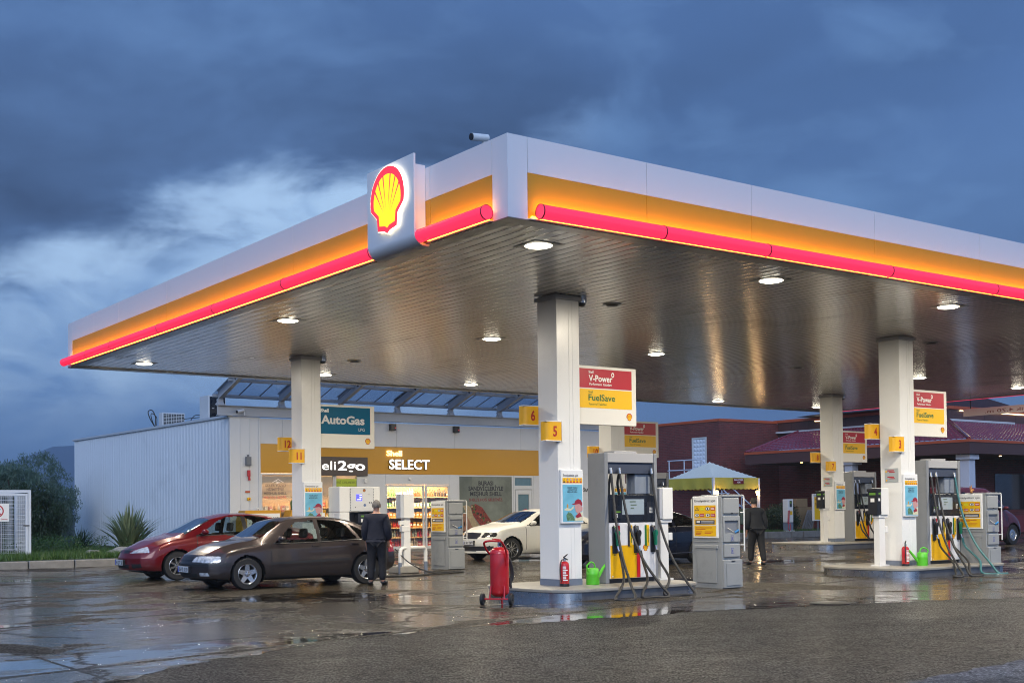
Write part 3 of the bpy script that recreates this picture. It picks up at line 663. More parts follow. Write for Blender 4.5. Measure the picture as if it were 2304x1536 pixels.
def make_pump(name, lbl, loc, hoses, nozz, full=True):
    P = thing(name, lbl, 'fuel pump', loc, 0, 'fuel pumps under the canopy'); W_ = 1.25; Dp = .46
    MB().m(PGREY).box(0, 0, 0, .085, Dp, 2.29).box(W_-.075, 0, 0, W_, Dp, 2.29).build('side_frame', P, bevel=.01)
    MB().m(HDR).box(.086, .012, 2.12, W_-.076, Dp-.012, 2.285).box(.32, .1, 2.286, .85, .38, 2.33).build('header', P, bevel=.006)
    MB().m(RECESS).box(.087, .05, 1.93, W_-.077, Dp-.05, 2.118).build('hose_rail', P)
    MB().m(mat('pump_duct', (.20, .23, .28), .4)).box(.80, .10, 1.56, W_-.08, Dp-.12, 1.928).build('duct_cover', P, bevel=.02)
    h = MB().m(HEAD).box(.086, -.018, 1.06, W_-.076, Dp-.02, 1.555).build('display_head', P, bevel=.01)
    mb = MB(); F = Face(mb, (0, -.020, 0), (1, 0, 0), (0, 0, 1))
    F.rect(.36, 1.18, .92, 1.49, HEADR, .001); F.rect(.38, 1.20, .90, 1.47, LCD, .0025)
    for k, (u, v, l) in enumerate(((.56, 1.415, .14), (.58, 1.355, .14), (.58, 1.30, .08))): F.rect(u, v, u+l, v+.022, LCDG, .004)
    mb.build('screen', h)
    mb = MB(); F = Face(mb, (0, -.020, 0), (1, 0, 0), (0, 0, 1)); F.rect(.97, 1.20, 1.13, 1.42, HEADR, .001)
    for a in range(3):
        for c_ in range(4): F.rect(1.03+a*.025, 1.225+c_*.026, 1.047+a*.025, 1.243+c_*.026, PLAIN, .003)
    mb.build('keypad', h)
    mb = MB().m(HEADR).box(.15, -.045, 1.13, .36, -.019, 1.28); F = Face(mb, (0, -.0465, 0), (1, 0, 0), (0, 0, 1)); F.rect(.18, 1.235, .32, 1.26, GLED, .001); F.rect(.17, 1.15, .25, 1.215, PLAIN, .001); F.rect(.18, 1.165, .24, 1.175, INK, .003); F.rect(.18, 1.19, .24, 1.20, INK, .003); mb.build('card_reader', h)
    MB().m(BLACK).box(.10, .03, 0, W_-.09, Dp-.03, .075).build('base', P)
    pn = MB().m(PW).box(.087, -.012, .078, W_-.077, Dp-.012, 1.056).build('lower_panel', P, bevel=.008)
    mb = MB(); F = Face(mb, (0, -.0125, 0), (1, 0, 0), (0, 0, 1)); F.rect(.10, .085, .735, .66, PY, .001); F.rect(.715, .085, .80, .66, PR, .0022); F.disc(.15, .12, .014, PLAIN, .0022); pecten(F, .93, .60, .12, PRED, PYEL, .002)
    mb.build('colour_bands', pn)
    for i, (hx, tx, tm) in enumerate(((.20, .31, PRED), (.70, .56, PYEL), (1.10, .965, PYEL))):
        hb = MB().m(BLACK).box(hx-.058, -.04, .52, hx+.058, -.0132, 1.0).build('holster', P, bevel=.02)
        MB().m(RECESS).box(hx-.04, -.043, .88, hx+.04, -.041, .98).build('mouth', hb)
        mb = MB(); F = Face(mb, (0, -.0145, 0), (1, 0, 0), (0, 0, 1)); w_ = .045
        if i == 0: F.rect(tx-.02-w_, .62, tx-.02+w_*.6, 1.01, PRED, .012, .014); F.rect(tx-.045, .72, tx-.03, .92, PLAIN, .0145)
        else: F.rect(tx-w_*1.1, .64, tx-w_*.3, 1.01, (DKGREEN if i == 2 else INK), .012, .014); F.rect(tx-w_*.3, .64, tx+w_*1.1, 1.01, PYEL, .012, .014); F.rect(tx+w_*.2, .70, tx+w_*.6, .95, DKGREEN, .0145)
        mb.build('grade_label', P)
        nozzle(P, hx+.005, -.075, .74, nozz[i])
        MB().m(INK).box(hx-.02, -.0165, .49, hx+.03, -.0125, .50).build('slot', P)
    for i, (pts, mt) in enumerate(hoses):
        MB().m(mt).tube(spline(pts, 9), .023, 8).build('hose', P, smooth=True)
        t0 = Vector(pts[-1]); t1 = Vector(pts[-2]); d = (t1-t0)
        MB().m(STEEL).tube([t0, t0+d*.2], .026, 8).build('coupling', P, smooth=True)
    return P
HEADR = mat('pump_recess_black', (.022, .024, .032), .3)
def hose_set(a):
    """island-local: nozzle foot, loop on the ground in front of the kerb, up to the rail"""
    H = []
    for (nx, g1, g2, g3, upx, topx, mt) in a:
        pts = [(nx, -.11, .56), (nx-.02, -.20, .36), (nx*.45+g1[0]*.55, -.80, .085), (g1[0], g1[1], -.165), (g2[0], g2[1], -.170), (g3[0], g3[1], -.165)]
        for t_, zz in ((.24, .05), (.56, .44), (.82, .98), (.96, 1.52)): pts.append((g3[0]+(topx-g3[0])*t_, g3[1]*(1-t_)-.045, zz))
        pts.append((topx, .0, 2.02)); H.append((pts, mt))
    return H
hn = hose_set([(.22, (-.72, -1.08), (-.85, -1.30), (-.60, -1.42), 0, .14, RUB), (.72, (-.14, -1.08), (.0, -1.25), (.31, -1.25), 0, .34, RUB), (1.12, (.45, -1.0), (.72, -1.2), (1.01, -1.15), 0, 1.10, RUB)])
hr = hose_set([(.22, (-.70, -1.15), (-1.0, -1.30), (-.85, -1.42), 0, .14, RUB), (.72, (-.10, -1.1), (-.2, -1.45), (-.55, -1.4), 0, .34, RUB), (1.12, (.35, -1.1), (.69, -1.45), (.62, -1.3), 0, 1.02, TEAL)])
backh = [([(.52, Dq, 2.02) for Dq in (.40,)]+[(.47, .40, 1.85), (.46, .42, 1.7), (.47, .44, 1.5)], RUB), ([(.72, .40, 2.02), (.66, .40, 1.85), (.67, .42, 1.7), (.74, .44, 1.5)], RUB)]
make_pump('fuel_pump', 'nearest grey fuel pump with three black hoses looping to the ground', (13.95, 16.27, .19), hn+backh, (NG, NB, NG))
make_pump('fuel_pump', 'right hand grey fuel pump with one teal hose', (23.24, 16.27, .20), hr+backh, (NB, NB, NG))
hf = hose_set([(.22, (.3, -.35), (.5, -.4), (.55, -.35), .35, .14, RUB), (.72, (.85, -.35), (1.0, -.4), (1.05, -.35), .75, .34, RUB), (1.12, (1.05, -.3), (1.2, -.35), (1.25, -.3), 1.1, 1.02, RUB)])
for pts, mt in hf:
    for i, p in enumerate(pts): pts[i] = (p[0], max(p[1], -.4), max(p[2], .03))
make_pump('fuel_pump', 'dark shaded fuel pump with yellow panel beside the column numbered 7', (32.95, 25.9, .36), hf+backh, (NB, NB, NB))
make_pump('fuel_pump', 'grey fuel pump partly hidden behind the nearest one', (23.4, 25.9, .25), hf+backh, (NB, NB, NB))

# ------------------------------------------------------------------ payment terminals on white posts
def terminal(lbl, loc, black, grp='white posts with terminals'):
    T_ = thing('terminal_post', lbl, 'terminal post', loc, 0, grp)
    MB().m(PW2).box(-.17, -.12, 0, .17, .12, .035).build('foot_plate', T_, bevel=.006)
    MB().m(PW2).box(-.10, -.075, .036, .10, .075, 1.04).build('post', T_, bevel=.008)
    MB().m(PW2).box(.101, -.08, .72, .20, -.0, .86).build('side_plate', T_, bevel=.01); MB().m(PW2).box(-.13, -.10, 1.041, .17, .10, 1.10).build('bracket', T_, bevel=.01)
    b_ = MB().m(PW2).box(-.08, -.13, 1.101, .17, .13, 1.68).build('cabinet', T_, bevel=.01)
    if black:
        MB().m(BLACK).box(-.22, -.12, 1.11, -.082, .12, 1.66).box(-.25, -.13, 1.60, -.082, .13, 1.67).build('terminal', b_, bevel=.01)
        mb = MB().m(GLED).box(-.17, -.1235, 1.54, -.10, -.1205, 1.58).m(PLAIN).box(-.18, -.1235, 1.40, -.12, -.1205, 1.46); mb.m(GLED).box(-.2235, -.08, 1.53, -.2205, .08, 1.58).m(PLAIN).box(-.2235, -.05, 1.38, -.2205, .05, 1.46).build('display', b_)
    else: MB().m(mat('cabinet_grey', (.40, .41, .44), .4)).box(-.15, -.12, 1.11, -.082, .12, 1.67).build('rear_cover', b_, bevel=.01)
    return T_
PW2 = mat('post_white', (.72, .71, .68), .35, var=.03, dirt=.1)
terminal('plain white post with cabinet on the right of the nearest pump', (15.43, 16.42, .19), False)
terminal('white post with black card terminal in front of the right hand column', (22.02, 16.62, .20), True)
terminal('white post with black card terminal left of the column furthest back', (31.6, 26.0, .35), True)

# ------------------------------------------------------------------ grey service cabinets (wiper water, towels, bin)
def cabinet(lbl, loc, first=[None]):
    if first[0]: return dup(first[0], loc, lbl)
    C_ = thing('service_cabinet', lbl, 'service cabinet', loc, 0, 'grey service cabinets'); first[0] = C_
    W_, Dp = .51, .80
    G2 = GREY
    MB().m(G2).box(0, .03, 0, W_-.04, Dp, 1.70).build('body', C_, bevel=.012)
    MB().m(G2).box(-.012, .10, .86, 0, Dp-.05, .875).box(-.018, .16, .10, -.001, .66, .74).box(-.03, .12, .74, -.001, .70, .80).build('side_door', C_, bevel=.006)
    MB().m(G2).box(0, .0, 1.69, W_+.02, Dp-.25, 1.735).build('top', C_, bevel=.01)
    # front: lid, recess with squeegee, bin flap, lower drawer
    f = MB().m(G2).box(.03, .0, 1.38, W_-.07, .029, 1.67).build('upper_lid', C_, bevel=.015)
    MB().m(INK).box(.22, -.006, 1.385, .27, -.001, 1.40).build('latch', f)
    MB().m(G2).box(.02, -.004, .86, .05, .029, 1.34).box(W_-.10, -.004, .86, W_-.06, .029, 1.34).box(.05, -.004, 1.25, W_-.10, .029, 1.34).box(.05, -.004, .86, W_-.10, .029, 1.02).build('recess_rim', C_, bevel=.006)
    MB().m(mat('recess_shadow', (.17, .18, .20), .5)).box(.051, .0255, 1.021, W_-.101, .0285, 1.249).build('recess', C_)
    MB().m(mat('squeegee_blue', (.03, .18, .42), .4)).tube([(.30, .0, 1.03), (.40, -.01, 1.075)], .022, 8).m(CREAM).tube([(.13, .01, 1.12), (.31, .0, 1.03)], .006, 6).build('squeegee', C_, smooth=True)
    MB().m(G2).box(.03, -.008, .58, W_-.07, .029, .82).build('bin_flap', C_, bevel=.012)
    d = MB().m(G2).box(.0, -.022, .015, W_-.03, .029, .535).build('drawer', C_, bevel=.012)
    MB().m(G2).box(.05, -.034, .06, W_-.08, -.023, .47).build('drawer_panel', d, bevel=.008)
    MB().m(INK).box(.19, -.032, .50, .28, -.023, .515).build('drawer_slot', d)
    NVY = mat('pictogram_blue', (.05, .06, .30), .4)
    for cv in (.93, .70):
        hh = 0.001; mb = MB(); F = Face(mb, (0, -.0082, 0), (1, 0, 0), (0, 0, 1))
        F.rect(.20, cv-.05, .27, cv+.05, NVY, hh); F.rect(.207, cv-.043, .263, cv+.043, G2, hh+.0012); F.rect(.225, cv-.03, .24, cv+.02, NVY, hh+.0024); mb.build('pictogram', C_)
    MB().m(PW2).tube([(W_+.012, .0, 1.72), (W_+.045, -.0, 1.70), (W_+.05, .0, 1.66), (W_+.05, 0, .68)], .014, 8).tube([(W_-.03, .02, .80), (W_+.05, .0, .80)], .01, 6).tube([(W_-.03, .02, 1.4), (W_+.05, .0, 1.4)], .01, 6).build('guard_rail', C_, smooth=True)
    # notice board on the left flank, printed side towards the yard
    nb = MB().m(PLAIN).prism([(.10, .93), (.74, .93), (.74, 1.71), (.10, 1.71)], -.03, -.001, 'x').build('notice_board', C_, bevel=.012)
    mb = MB(); F = Face(mb, (-.032, .735, 0), (0, -1, 0), (0, 0, 1)); F.us = 2.14
    F.text('Emniyetiniz için', .02, 1.605, .045, INK, .001, width=.25, bold=.01)
    F.rect(.015, 1.30, .275, 1.54, PYEL, .001)
    for k, (u, v) in enumerate(((.05, 1.475), (.18, 1.475), (.05, 1.355), (.18, 1.355))):
        if k == 0: F.poly([(u-.025, v-.03), (u+.025, v-.03), (u, v+.03)], INK, .0024); F.poly([(u-.016, v-.024), (u+.016, v-.024), (u, v+.018)], PYEL, .0036); F.rect(u+.035, v-.03, u+.085, v+.03, mat('lemon', (.72, .62, .02), .4), .0024)
        else: F.disc(u, v, .028, INK, .0024, ry=.033); F.disc(u, v, .022, PLAIN, .0036, ry=.027); F.rect(u-.006, v-.018, u+.008, v+.018, INK, .0048); F.rect(u+.035, v-.03, u+.088, v+.03, PRED, .0024); F.rect(u+.04, v-.012, u+.08, v-.004, PLAIN, .0036); F.rect(u+.04, v+.004, u+.08, v+.012, PLAIN, .0036)
    F.rect(.015, 1.175, .275, 1.285, PYEL, .001); F.rect(.03, 1.19, .26, 1.265, NAVYP, .0024); F.rect(.045, 1.215, .085, 1.25, PLAIN, .0036)
    for v in (1.212, 1.235): F.rect(.10, v, .25, v+.009, PLAIN, .0036)
    F.rect(.015, .965, .275, 1.16, PYEL, .001)
    for v, a, b_ in ((1.12, .03, .23), (1.095, .03, .15), (1.045, .03, .11), (1.045, .14, .24), (1.02, .03, .10), (1.02, .14, .22), (1.0, .03, .09)): F.rect(a, v, b_, v+.010, PRED, .0024)
    mb.build('print', nb)
    return C_
cabinet('grey service cabinet with yellow safety notice beside the nearest pump', (16.42, 15.84, 0))
cabinet('grey service cabinet with yellow safety notice in front of the shop door', (16.70, 25.45, .04))
cabinet('grey service cabinet at the right end beside the teal hose', (24.46, 15.60, .03))
cabinet('grey service cabinet half hidden behind the dark blue car', (26.0, 25.6, .07))
hp = thing('hand_figure', 'small tan hand shaped figure standing on the right hand cabinet', 'figure', (24.42, 15.95, 1.765))
MB().m(mat('tan_clay', (.36, .15, .04), .6)).ball((0, 0, .03), .045, 12, (1, .6, 1)).tube([(-.03, 0, .05), (-.05, 0, .12), (-.055, 0, .15)], [.014, .012, .008], 8).tube([(-.005, 0, .06), (-.005, 0, .13), (0, 0, .17)], [.014, .012, .008], 8).tube([(.02, 0, .05), (.035, -.02, .09), (.03, -.03, .075)], [.014, .012, .008], 8).tube([(.035, 0, .04), (.06, -.02, .07), (.05, -.03, .05)], [.014, .012, .008], 8).tube([(-.04, 0, .02), (.0, -.035, .05)], [.014, .01], 8).build('hand', hp, smooth=True, ang=80)

# ------------------------------------------------------------------ gas (LPG) dispenser, its post and guard rails
lp = thing('gas_dispenser', 'white gas dispenser with small blue screen behind the brown car', 'gas dispenser', (13.70, 25.5, .04))
MB().m(PW2).box(.0, .0, .0, 1.10, .55, 1.12).box(0, .30, 1.12, 1.10, .55, 1.46).box(0, 0, 1.46, 1.10, .55, 2.06).box(0, 0, 1.12, .27, .29, 1.46).box(.92, 0, 1.12, 1.10, .29, 1.46).build('cabinet', lp, bevel=.02)
MB().m(mat('panel_light', (.62, .62, .61), .3)).box(.30, -.012, 1.48, .92, -.001, 2.04).build('front_panel', lp, bevel=.006)
MB().m(BLACK).box(.28, .2, 1.14, .91, .295, 1.44).build('niche', lp)
MB().m(HEADR).box(.52, .05, 1.20, .80, .19, 1.42).m(GLED).box(.60, .046, 1.34, .74, .049, 1.38).m(PLAIN).box(.60, .045, 1.22, .70, .049, 1.30).build('card_reader', lp)
BSC = mat('blue_screen', (.05, .05, .4), .3, emit=(.12, .12, .9), estr=1.0); WSC = mat('screen_white', (.8, .8, .9), .3, emit=(.8, .85, 1), estr=.9)
mb = MB(); F = Face(mb, (0, -.013, 0), (1, 0, 0), (0, 0, 1)); F.rect(.44, 1.72, .60, 1.88, BSC, .001)
for u, v, l in ((.53, 1.845, .06), (.53, 1.80, .06), (.46, 1.745, .11), (.53, 1.765, .05)): F.rect(u, v, u+l, v+.018, WSC, .0024)
F.disc(.66, 1.97, .038, INK, .001); F.disc(.66, 1.97, .030, mat('badge_brass', (.42, .14, .02), .4), .0024); F.rect(.75, 1.87, .82, 1.876, INK, .001); F.disc(.67, 1.62, .035, CHROME, .001); F.disc(.80, 1.68, .016, INK, .001); F.disc(.85, 1.68, .016, INK, .001); F.disc(.42, 1.57, .012, INK, .001)
for k in range(14): F.rect(.275, 1.50+k*.038, .295, 1.516+k*.038, DGREY, .001); F.rect(.90, 1.50+k*.038, .92, 1.516+k*.038, DGREY, .001)
F.rect(.35, 1.0, .48, 1.06, GREY, .001); F.rect(.14, .62, 1.0, .70, PYEL, .014)
mb.build('screen', lp)
post = thing('hose_post', 'tall plain white hose post on a concrete block in front of the shop door', 'hose post', (15.2, 25.0, .04))
MB().m(SLAB).box(-.25, -.16, 0, .28, .40, .16).build('concrete_block', post, bevel=.02)
MB().m(PW2).box(-.20, -.14, .161, .17, .12, .19).box(-.09, -.07, .19, .09, .07, 1.30).build('post', post, bevel=.006)
MB().m(PW2).box(-.12, -.12, 1.301, .17, .10, 1.87).box(-.15, -.08, .98, .06, .04, 1.12).box(-.2, -.06, 1.14, -.06, .02, 1.24).build('housing', post, bevel=.01)
MB().m(mat('housing_back', (.48, .50, .54), .4)).box(-.21, -.12, 1.30, -.121, .09, 1.87).build('rear_cover', post, bevel=.006)
hp_ = thing('guard_hoop', 'white bent pipe hoop with grey feet behind the standing man', 'guard hoop', (15.1, 24.95, .03))
pth = [(-.12, -.05, .0), (-.12, -.05, .50), (-.10, -.04, .56), (-.03, -.02, .60), (.40, .12, .60), (.70, .22, .60), (.75, .235, .57), (.77, .24, .50), (.77, .24, 0)]
MB().m(PW2).tube([(-.12, -.05, .26)]+pth[1:-1]+[(.77, .24, .26)], .045, 12).build('pipe', hp_, smooth=True)
MB().m(DGREY2).tube([(-.12, -.05, .0), (-.12, -.05, .262)], .047, 12).build('foot', hp_, smooth=True); MB().m(DGREY2).tube([(.77, .24, 0), (.77, .24, .262)], .047, 12).build('foot', hp_, smooth=True)
hz = MB().m(RUB).tube(spline([(15.25, 25.0, .25), (15.5, 24.8, .12), (15.7, 24.6, .06), (16.2, 24.45, .055), (16.4, 24.35, .05), (15.8, 24.1, .045), (15.0, 23.95, .04), (14.2, 23.95, .04), (13.4, 24.4, .045)], 10), .016, 8).tube(spline([(14.9, 25.0, .62), (15.1, 24.7, .3), (15.5, 24.5, .07), (15.9, 24.4, .05), (16.3, 24.5, .05)], 10), .014, 8).build('gas_hose', smooth=True)
tag(hz, 'thin black hose lying in a loop on the wet ground behind the standing man', 'hose')

# ------------------------------------------------------------------ extinguishers and watering cans
def extinguisher(lbl, loc, rot=0):
    E_ = thing('fire_extinguisher', lbl, 'fire extinguisher', loc, rot, 'small red fire extinguishers')
    MB().m(EXT).lathe([(.078, .045), (.08, .05), (.08, .36), (.072, .395), (.045, .42), (.03, .425)], seg=24).build('cylinder', E_, smooth=True)
    MB().m(BLACK).lathe([(.081, 0), (.081, .046), (.078, .05)], seg=24).build('base_ring', E_, smooth=True)
    MB().m(CHROME).tube([(0, 0, .42), (0, 0, .47)], .022, 12).build('valve', E_, smooth=True)
    MB().m(BLACK).prism([(-.02, .465), (.07, .44), (.075, .455), (.0, .49)], -.012, .012, 'y').prism([(-.02, .48), (.05, .52), (.075, .545), (.06, .545), (-.02, .50)], -.012, .012, 'y').build('handle', E_, bevel=.003)
    MB().m(RUB).tube(spline([(-.02, 0, .455), (-.08, -.02, .44), (-.115, -.03, .36), (-.12, -.03, .22), (-.095, -.03, .08)], 8), .010, 8).build('hose', E_, smooth=True)
    mb = MB().m(PLAIN)
    for k in range(9):
        z = .10+k*.028; a0, a1 = math.radians(-150), math.radians(-150+(40 if k % 3 else 62))
        vs = []
        for i in range(5):
            a = a0+(a1-a0)*i/4; vs += [(.0812*math.cos(a), .0812*math.sin(a), z), (.0812*math.cos(a), .0812*math.sin(a), z+.017)]
        mb.add(vs, [(2*i, 2*i+2, 2*i+3, 2*i+1) for i in range(4)])
    mb.build('label_print', E_)
extinguisher('small red fire extinguisher standing at the foot of the nearest column', (12.99, 16.22, .19))
extinguisher('small red fire extinguisher beside the green can at the right hand column', (22.36, 16.22, .20), .4)
def wcan(lbl, loc, rot):
    C_ = thing('watering_can', lbl, 'watering can', loc, rot, 'green watering cans')
    MB().m(GREEN).lathe([(0, .0), (.115, .0), (.118, .02), (.112, .17), (.116, .18), (.112, .19), (.108, .27), (.09, .285)], seg=24).build('body', C_, smooth=True, ang=50)
    MB().m(GREEN).tube(spline([(-.10, 0, .22), (-.14, 0, .32), (-.05, 0, .385), (.03, 0, .36), (.06, 0, .28)], 8), .014, 8).build('handle', C_, smooth=True)
    MB().m(GREEN).tube(spline([(.09, 0, .08), (.16, 0, .16), (.28, 0, .30), (.36, 0, .37), (.40, 0, .385)], 6), [.035-.0009*i for i in range(25)], 10).build('spout', C_, smooth=True)
wcan('bright green watering can with long spout between the nearest column and pump', (13.66, 16.28, .19), math.radians(5))
wcan('bright green watering can with round handle beside the small extinguisher at right', (22.78, 16.10, .20), math.radians(155))
# wheeled extinguisher
E_ = thing('wheeled_extinguisher', 'tall red wheeled fire extinguisher with coiled black hose at the island end', 'wheeled extinguisher', (11.32, 15.78, 0), math.radians(0))
AX = Vector((.70, .55, 0)).normalized(); BX = Vector((-.55, .70, 0)).normalized()     # BX: from near wheel to far wheel
MB().m(EXT).lathe([(0, .115), (.09, .125), (.145, .17), (.152, .2), (.152, .80), (.145, .85), (.10, .895), (.045, .91)], seg=28).lathe([(.154, .795), (.156, .8), (.154, .805)], seg=28).build('cylinder', E_, smooth=True, ang=50)
ctr = -AX*.17
for s_ in (-1, 1):
    o_ = thing('wheel', None, None, tuple(ctr+BX*.235*s_+Vector((0, 0, .095)))); o_.parent = E_
    for k in ('category', 'label'):
        if k in o_: del o_[k]
    o_.rotation_euler = (0, 0, math.atan2(BX.y, BX.x)-math.pi/2)
    MB().m(TYRE).lathe([(.04, -.022), (.085, -.026), (.095, -.018), (.097, 0), (.095, .018), (.085, .026), (.04, .022)], seg=24, ax='y').build('tyre', o_, smooth=True)
    MB().m(BLACK).lathe([(0, -.03), (.018, -.03), (.03, -.012), (.05, -.010), (.05, .010), (.03, .012), (.018, .03), (0, .03)], seg=18, ax='y').build('hub', o_, smooth=True)
L = lambda a, b_, z: tuple(AX*a+BX*b_+Vector((0, 0, z)))
MB().m(EXT).tube([L(-.17, -.2, .095), L(-.17, .2, .095)], .014, 8).tube([L(-.17, -.12, .095), L(-.12, -.11, .30)], .012, 8).tube([L(-.17, .12, .095), L(-.12, .11, .30)], .012, 8).tube([L(.12, 0, .2), L(.12, 0, .0)], .016, 8).tube([L(.09, .0, .0), L(.17, 0, .0)], .014, 8).build('frame', E_, smooth=True)
MB().m(EXT).tube(spline([L(-.08, -.14, .62), L(-.11, -.15, .78), L(-.20, -.15, .90), L(-.33, -.13, .995), L(-.41, -.08, 1.01), L(-.42, .06, 1.01), L(-.40, .13, .98), L(-.26, .14, .88), L(-.13, .12, .80)], 8), .017, 10).build('handle', E_, smooth=True)
MB().m(CHROME).tube([(0, 0, .90), (0, 0, .985)], .028, 12).m(BLACK).tube([L(-.03, -.02, .95), L(.04, -.03, .95)], .024, 12).m(EXT).box(-.02, -.02, .985, .02, .02, 1.03).prism([(-.13, 1.045), (.02, 1.03), (.02, 1.01), (-.13, 1.03)], -.012, .012, 'y').build('valve', E_)
hs = []
for k in range(5):
    rr = .0+.012*k
    hs.append([L(.16+.012*k, .02-.025*k, .78-rr), L(.21+.01*k, .05-.03*k, .55), L(.19, .04-.03*k, .26+rr), L(.15, -.08-.01*k, .24+rr), L(.17, -.14-.01*k, .45), L(.15, -.10-.01*k, .74-rr)])
mb = MB().m(RUB)
for h in hs: mb.tube(spline(h+[h[0]], 7), .013, 8)
mb.tube(spline([L(.03, 0, .95), L(.12, -.05, .93), L(.19, -.06, .82), L(.2, -.06, .7)], 6), .012, 8).tube([L(.10, -.14, .42), L(.09, -.16, .25)], .02, 8); mb.build('hose', E_, smooth=True)
# ------------------------------------------------------------------ the shop: a white container building with a yellow band
SH = thing('station_shop', 'long white shop building with corrugated end wall and yellow band', 'shop building', (15.55, 36.0, 0))
SW = mat('shop_wall', (.62, .63, .64), .4, var=.04, scale=1, dirt=.12); CORR = mat('corrugated_wall', (.78, .81, .84), .4, var=.06, scale=.8, dirt=.22)
GOLD = mat('band_yellow', (.56, .27, .008), .35, var=.04, scale=1.5)
def corr(s_, t_):
    y = s_*16.0; q = (y/.27) % 1; prof = .013 if q < .45 else (.013*(1-(q-.45)/.08) if q < .53 else (0 if q < .92 else .013*(q-.92)/.08))
    return (-.02-prof, y, .1+t_*(4.42+.10*s_))
MB().m(CORR).grid(corr, 720, 1).build('corrugated_wall', SH, smooth=True, ang=60)
MB().m(CORR).box(.0, .3, .1, .05, 16, 4.35).box(.05, 15.9, .1, 15.4, 16, 4.35).box(15.35, .1, .1, 15.45, 15.9, 4.4).build('rear_walls', SH)
MB().m(mat('roof_edge', (.5, .53, .57), .4)).prism([(-.03, 4.52), (16.1, 4.62), (16.1, 4.70), (-.03, 4.60)], -.09, .06, 'x').build('roof_trim', SH, bevel=.004)
MB().m(mat('roof_sheet', (.25, .26, .28), .6)).box(.05, .06, 4.36, 15.3, 15.9, 4.44).build('roof', SH)
# front wall pieces (y = 0): left pier, parapet band, door surround, right part
fw = MB().m(SW)
fw.box(-.04, 0, .1, .98, .12, 4.55)
for a, c in ((.99, 1.75), (1.757, 4.2), (4.207, 6.0), (6.007, 8.39), (8.397, 11.3), (11.307, 12.05), (12.057, 15.45)): fw.box(a, 0, 3.72, c, .12, 4.52)
fw.build('front_wall', SH, bevel=.004)
MB().m(SW).box(.30, -.014, .3, .31, -.001, 4.5).box(.62, -.014, .3, .64, -.001, 4.5).box(.92, -.03, .2, .98, -.001, 4.5).box(.31, -.01, 2.98, .62, -.002, 3.0).build('wall_batten', SH)
MB().m(GOLD).box(.985, -.02, 2.79, 12.1, .10, 3.716).build('yellow_band', SH, bevel=.006)
MB().m(SW).box(12.1, .0, .15, 15.45, .12, 3.718).build('end_wall', SH)
FRM = mat('window_frame', (.60, .61, .61), .35, var=.03)
SG = glassmat('shop_glass', (.90, .93, .92), .8, .92)
# base sill
MB().m(mat('plinth_grey', (.12, .12, .12), .5)).box(.98, -.03, .1, 5.5, .1, .26).box(8.15, -.03, .1, 12.1, .1, .26).build('plinth', SH)
# left window
def window(x0, x1, z0, z1, nm='window', glass=None, bars=()):
    f = MB().m(FRM).box(x0, -.012, z0, x0+.05, .09, z1).box(x1-.05, -.012, z0, x1, .09, z1).box(x0+.05, -.012, z0, x1-.05, .09, z0+.05).box(x0+.05, -.012, z1-.05, x1-.05, .09, z1)
    for b in bars: f.box(b-.022, -.01, z0+.05, b+.022, .088, z1-.05)
    f = f.build(nm, SH, bevel=.004); MB().m(glass or SG).box(x0+.05, .03, z0+.05, x1-.05, .04, z1-.05).build('pane', f); return f
w1 = window(.99, 3.62, .28, 2.785)
w2 = window(3.63, 4.50, .28, 2.785)
fw = MB().m(SW).box(4.50, -.01, .1, 5.55, .1, 2.787).box(5.55, -.02, 2.44, 8.15, .11, 2.787).box(8.15, -.03, .1, 8.50, .11, 2.787).build('door_surround', SH, bevel=.006)
# sliding glass door
def door(x0, x1, yy, nm='sliding_door'):
    d = MB().m(FRM).box(x0, yy, .2, x0+.07, yy+.05, 2.43).box(x1-.07, yy, .2, x1, yy+.05, 2.43).box(x0+.07, yy, .2, x1-.07, yy+.05, .33).box(x0+.07, yy, 2.36, x1-.07, yy+.05, 2.43).build(nm, SH, bevel=.004)
    MB().m(SG).box(x0+.07, yy+.02, .33, x1-.07, yy+.03, 2.36).build('pane', d); return d
door(5.56, 7.12, .02); door(7.13, 8.14, -.03)
# poster window and side door on the right
pw = MB().m(FRM).box(8.51, -.012, .26, 8.56, .08, 2.785).box(10.86, -.012, .26, 10.93, .08, 2.785).box(8.56, -.012, 2.735, 10.86, .08, 2.785).box(8.56, -.012, .26, 10.86, .08, .32).build('poster_window', SH)
PBG = mat('poster_haze', (.145, .165, .135), .35, var=.35, scale=.9); PANE = mat('dull_pane', (.13, .22, .26), .12, var=.2, coat=.5)
mb = MB(); F = Face(mb, (8.56, -.004, 0), (1, 0, 0), (0, 0, 1)); F.rect(0, .32, 2.30, 2.735, PBG, .001)
F.rect(.55, .6, 2.30, 2.735, mat('poster_haze_light', (.19, .21, .17), .35, var=.45, scale=1.1), .0022)
for k, (s_, wd) in enumerate((('BURASI', .65), ('SANDVİÇLERİYLE', 1.52), ('MEŞHUR SHELL', 1.38))): F.text(s_, 1.15, 2.43-.19*k, .15, INK, .004, width=wd, align='c', bold=.03)
F.text("SHELL'E HOŞ GELDİNİZ.", 1.15, 1.86, .10, mat('poster_red', (.20, .015, .02), .4), .004, width=1.48, align='c', bold=.025)
F.rect(1.06, 2.64, 1.30, 2.645, GREY, .004); F = Face(mb, (8.56, -.004, .02), (1, 0, 0), (0, 0, 1)); F.us = 1.25; F.vs = 1.26
HAND = mat('print_hand', (.30, .15, .09), .45, var=.35, scale=5); BREAD = mat('print_bread', (.40, .31, .18), .5, var=.35, scale=12); GRN2 = mat('print_leaf', (.06, .10, .025), .5, var=.7, scale=18); TOM = mat('print_tomato', (.22, .03, .02), .5, var=.6, scale=14); DRK = mat('print_dark', (.03, .015, .012), .5, var=.4, scale=10)
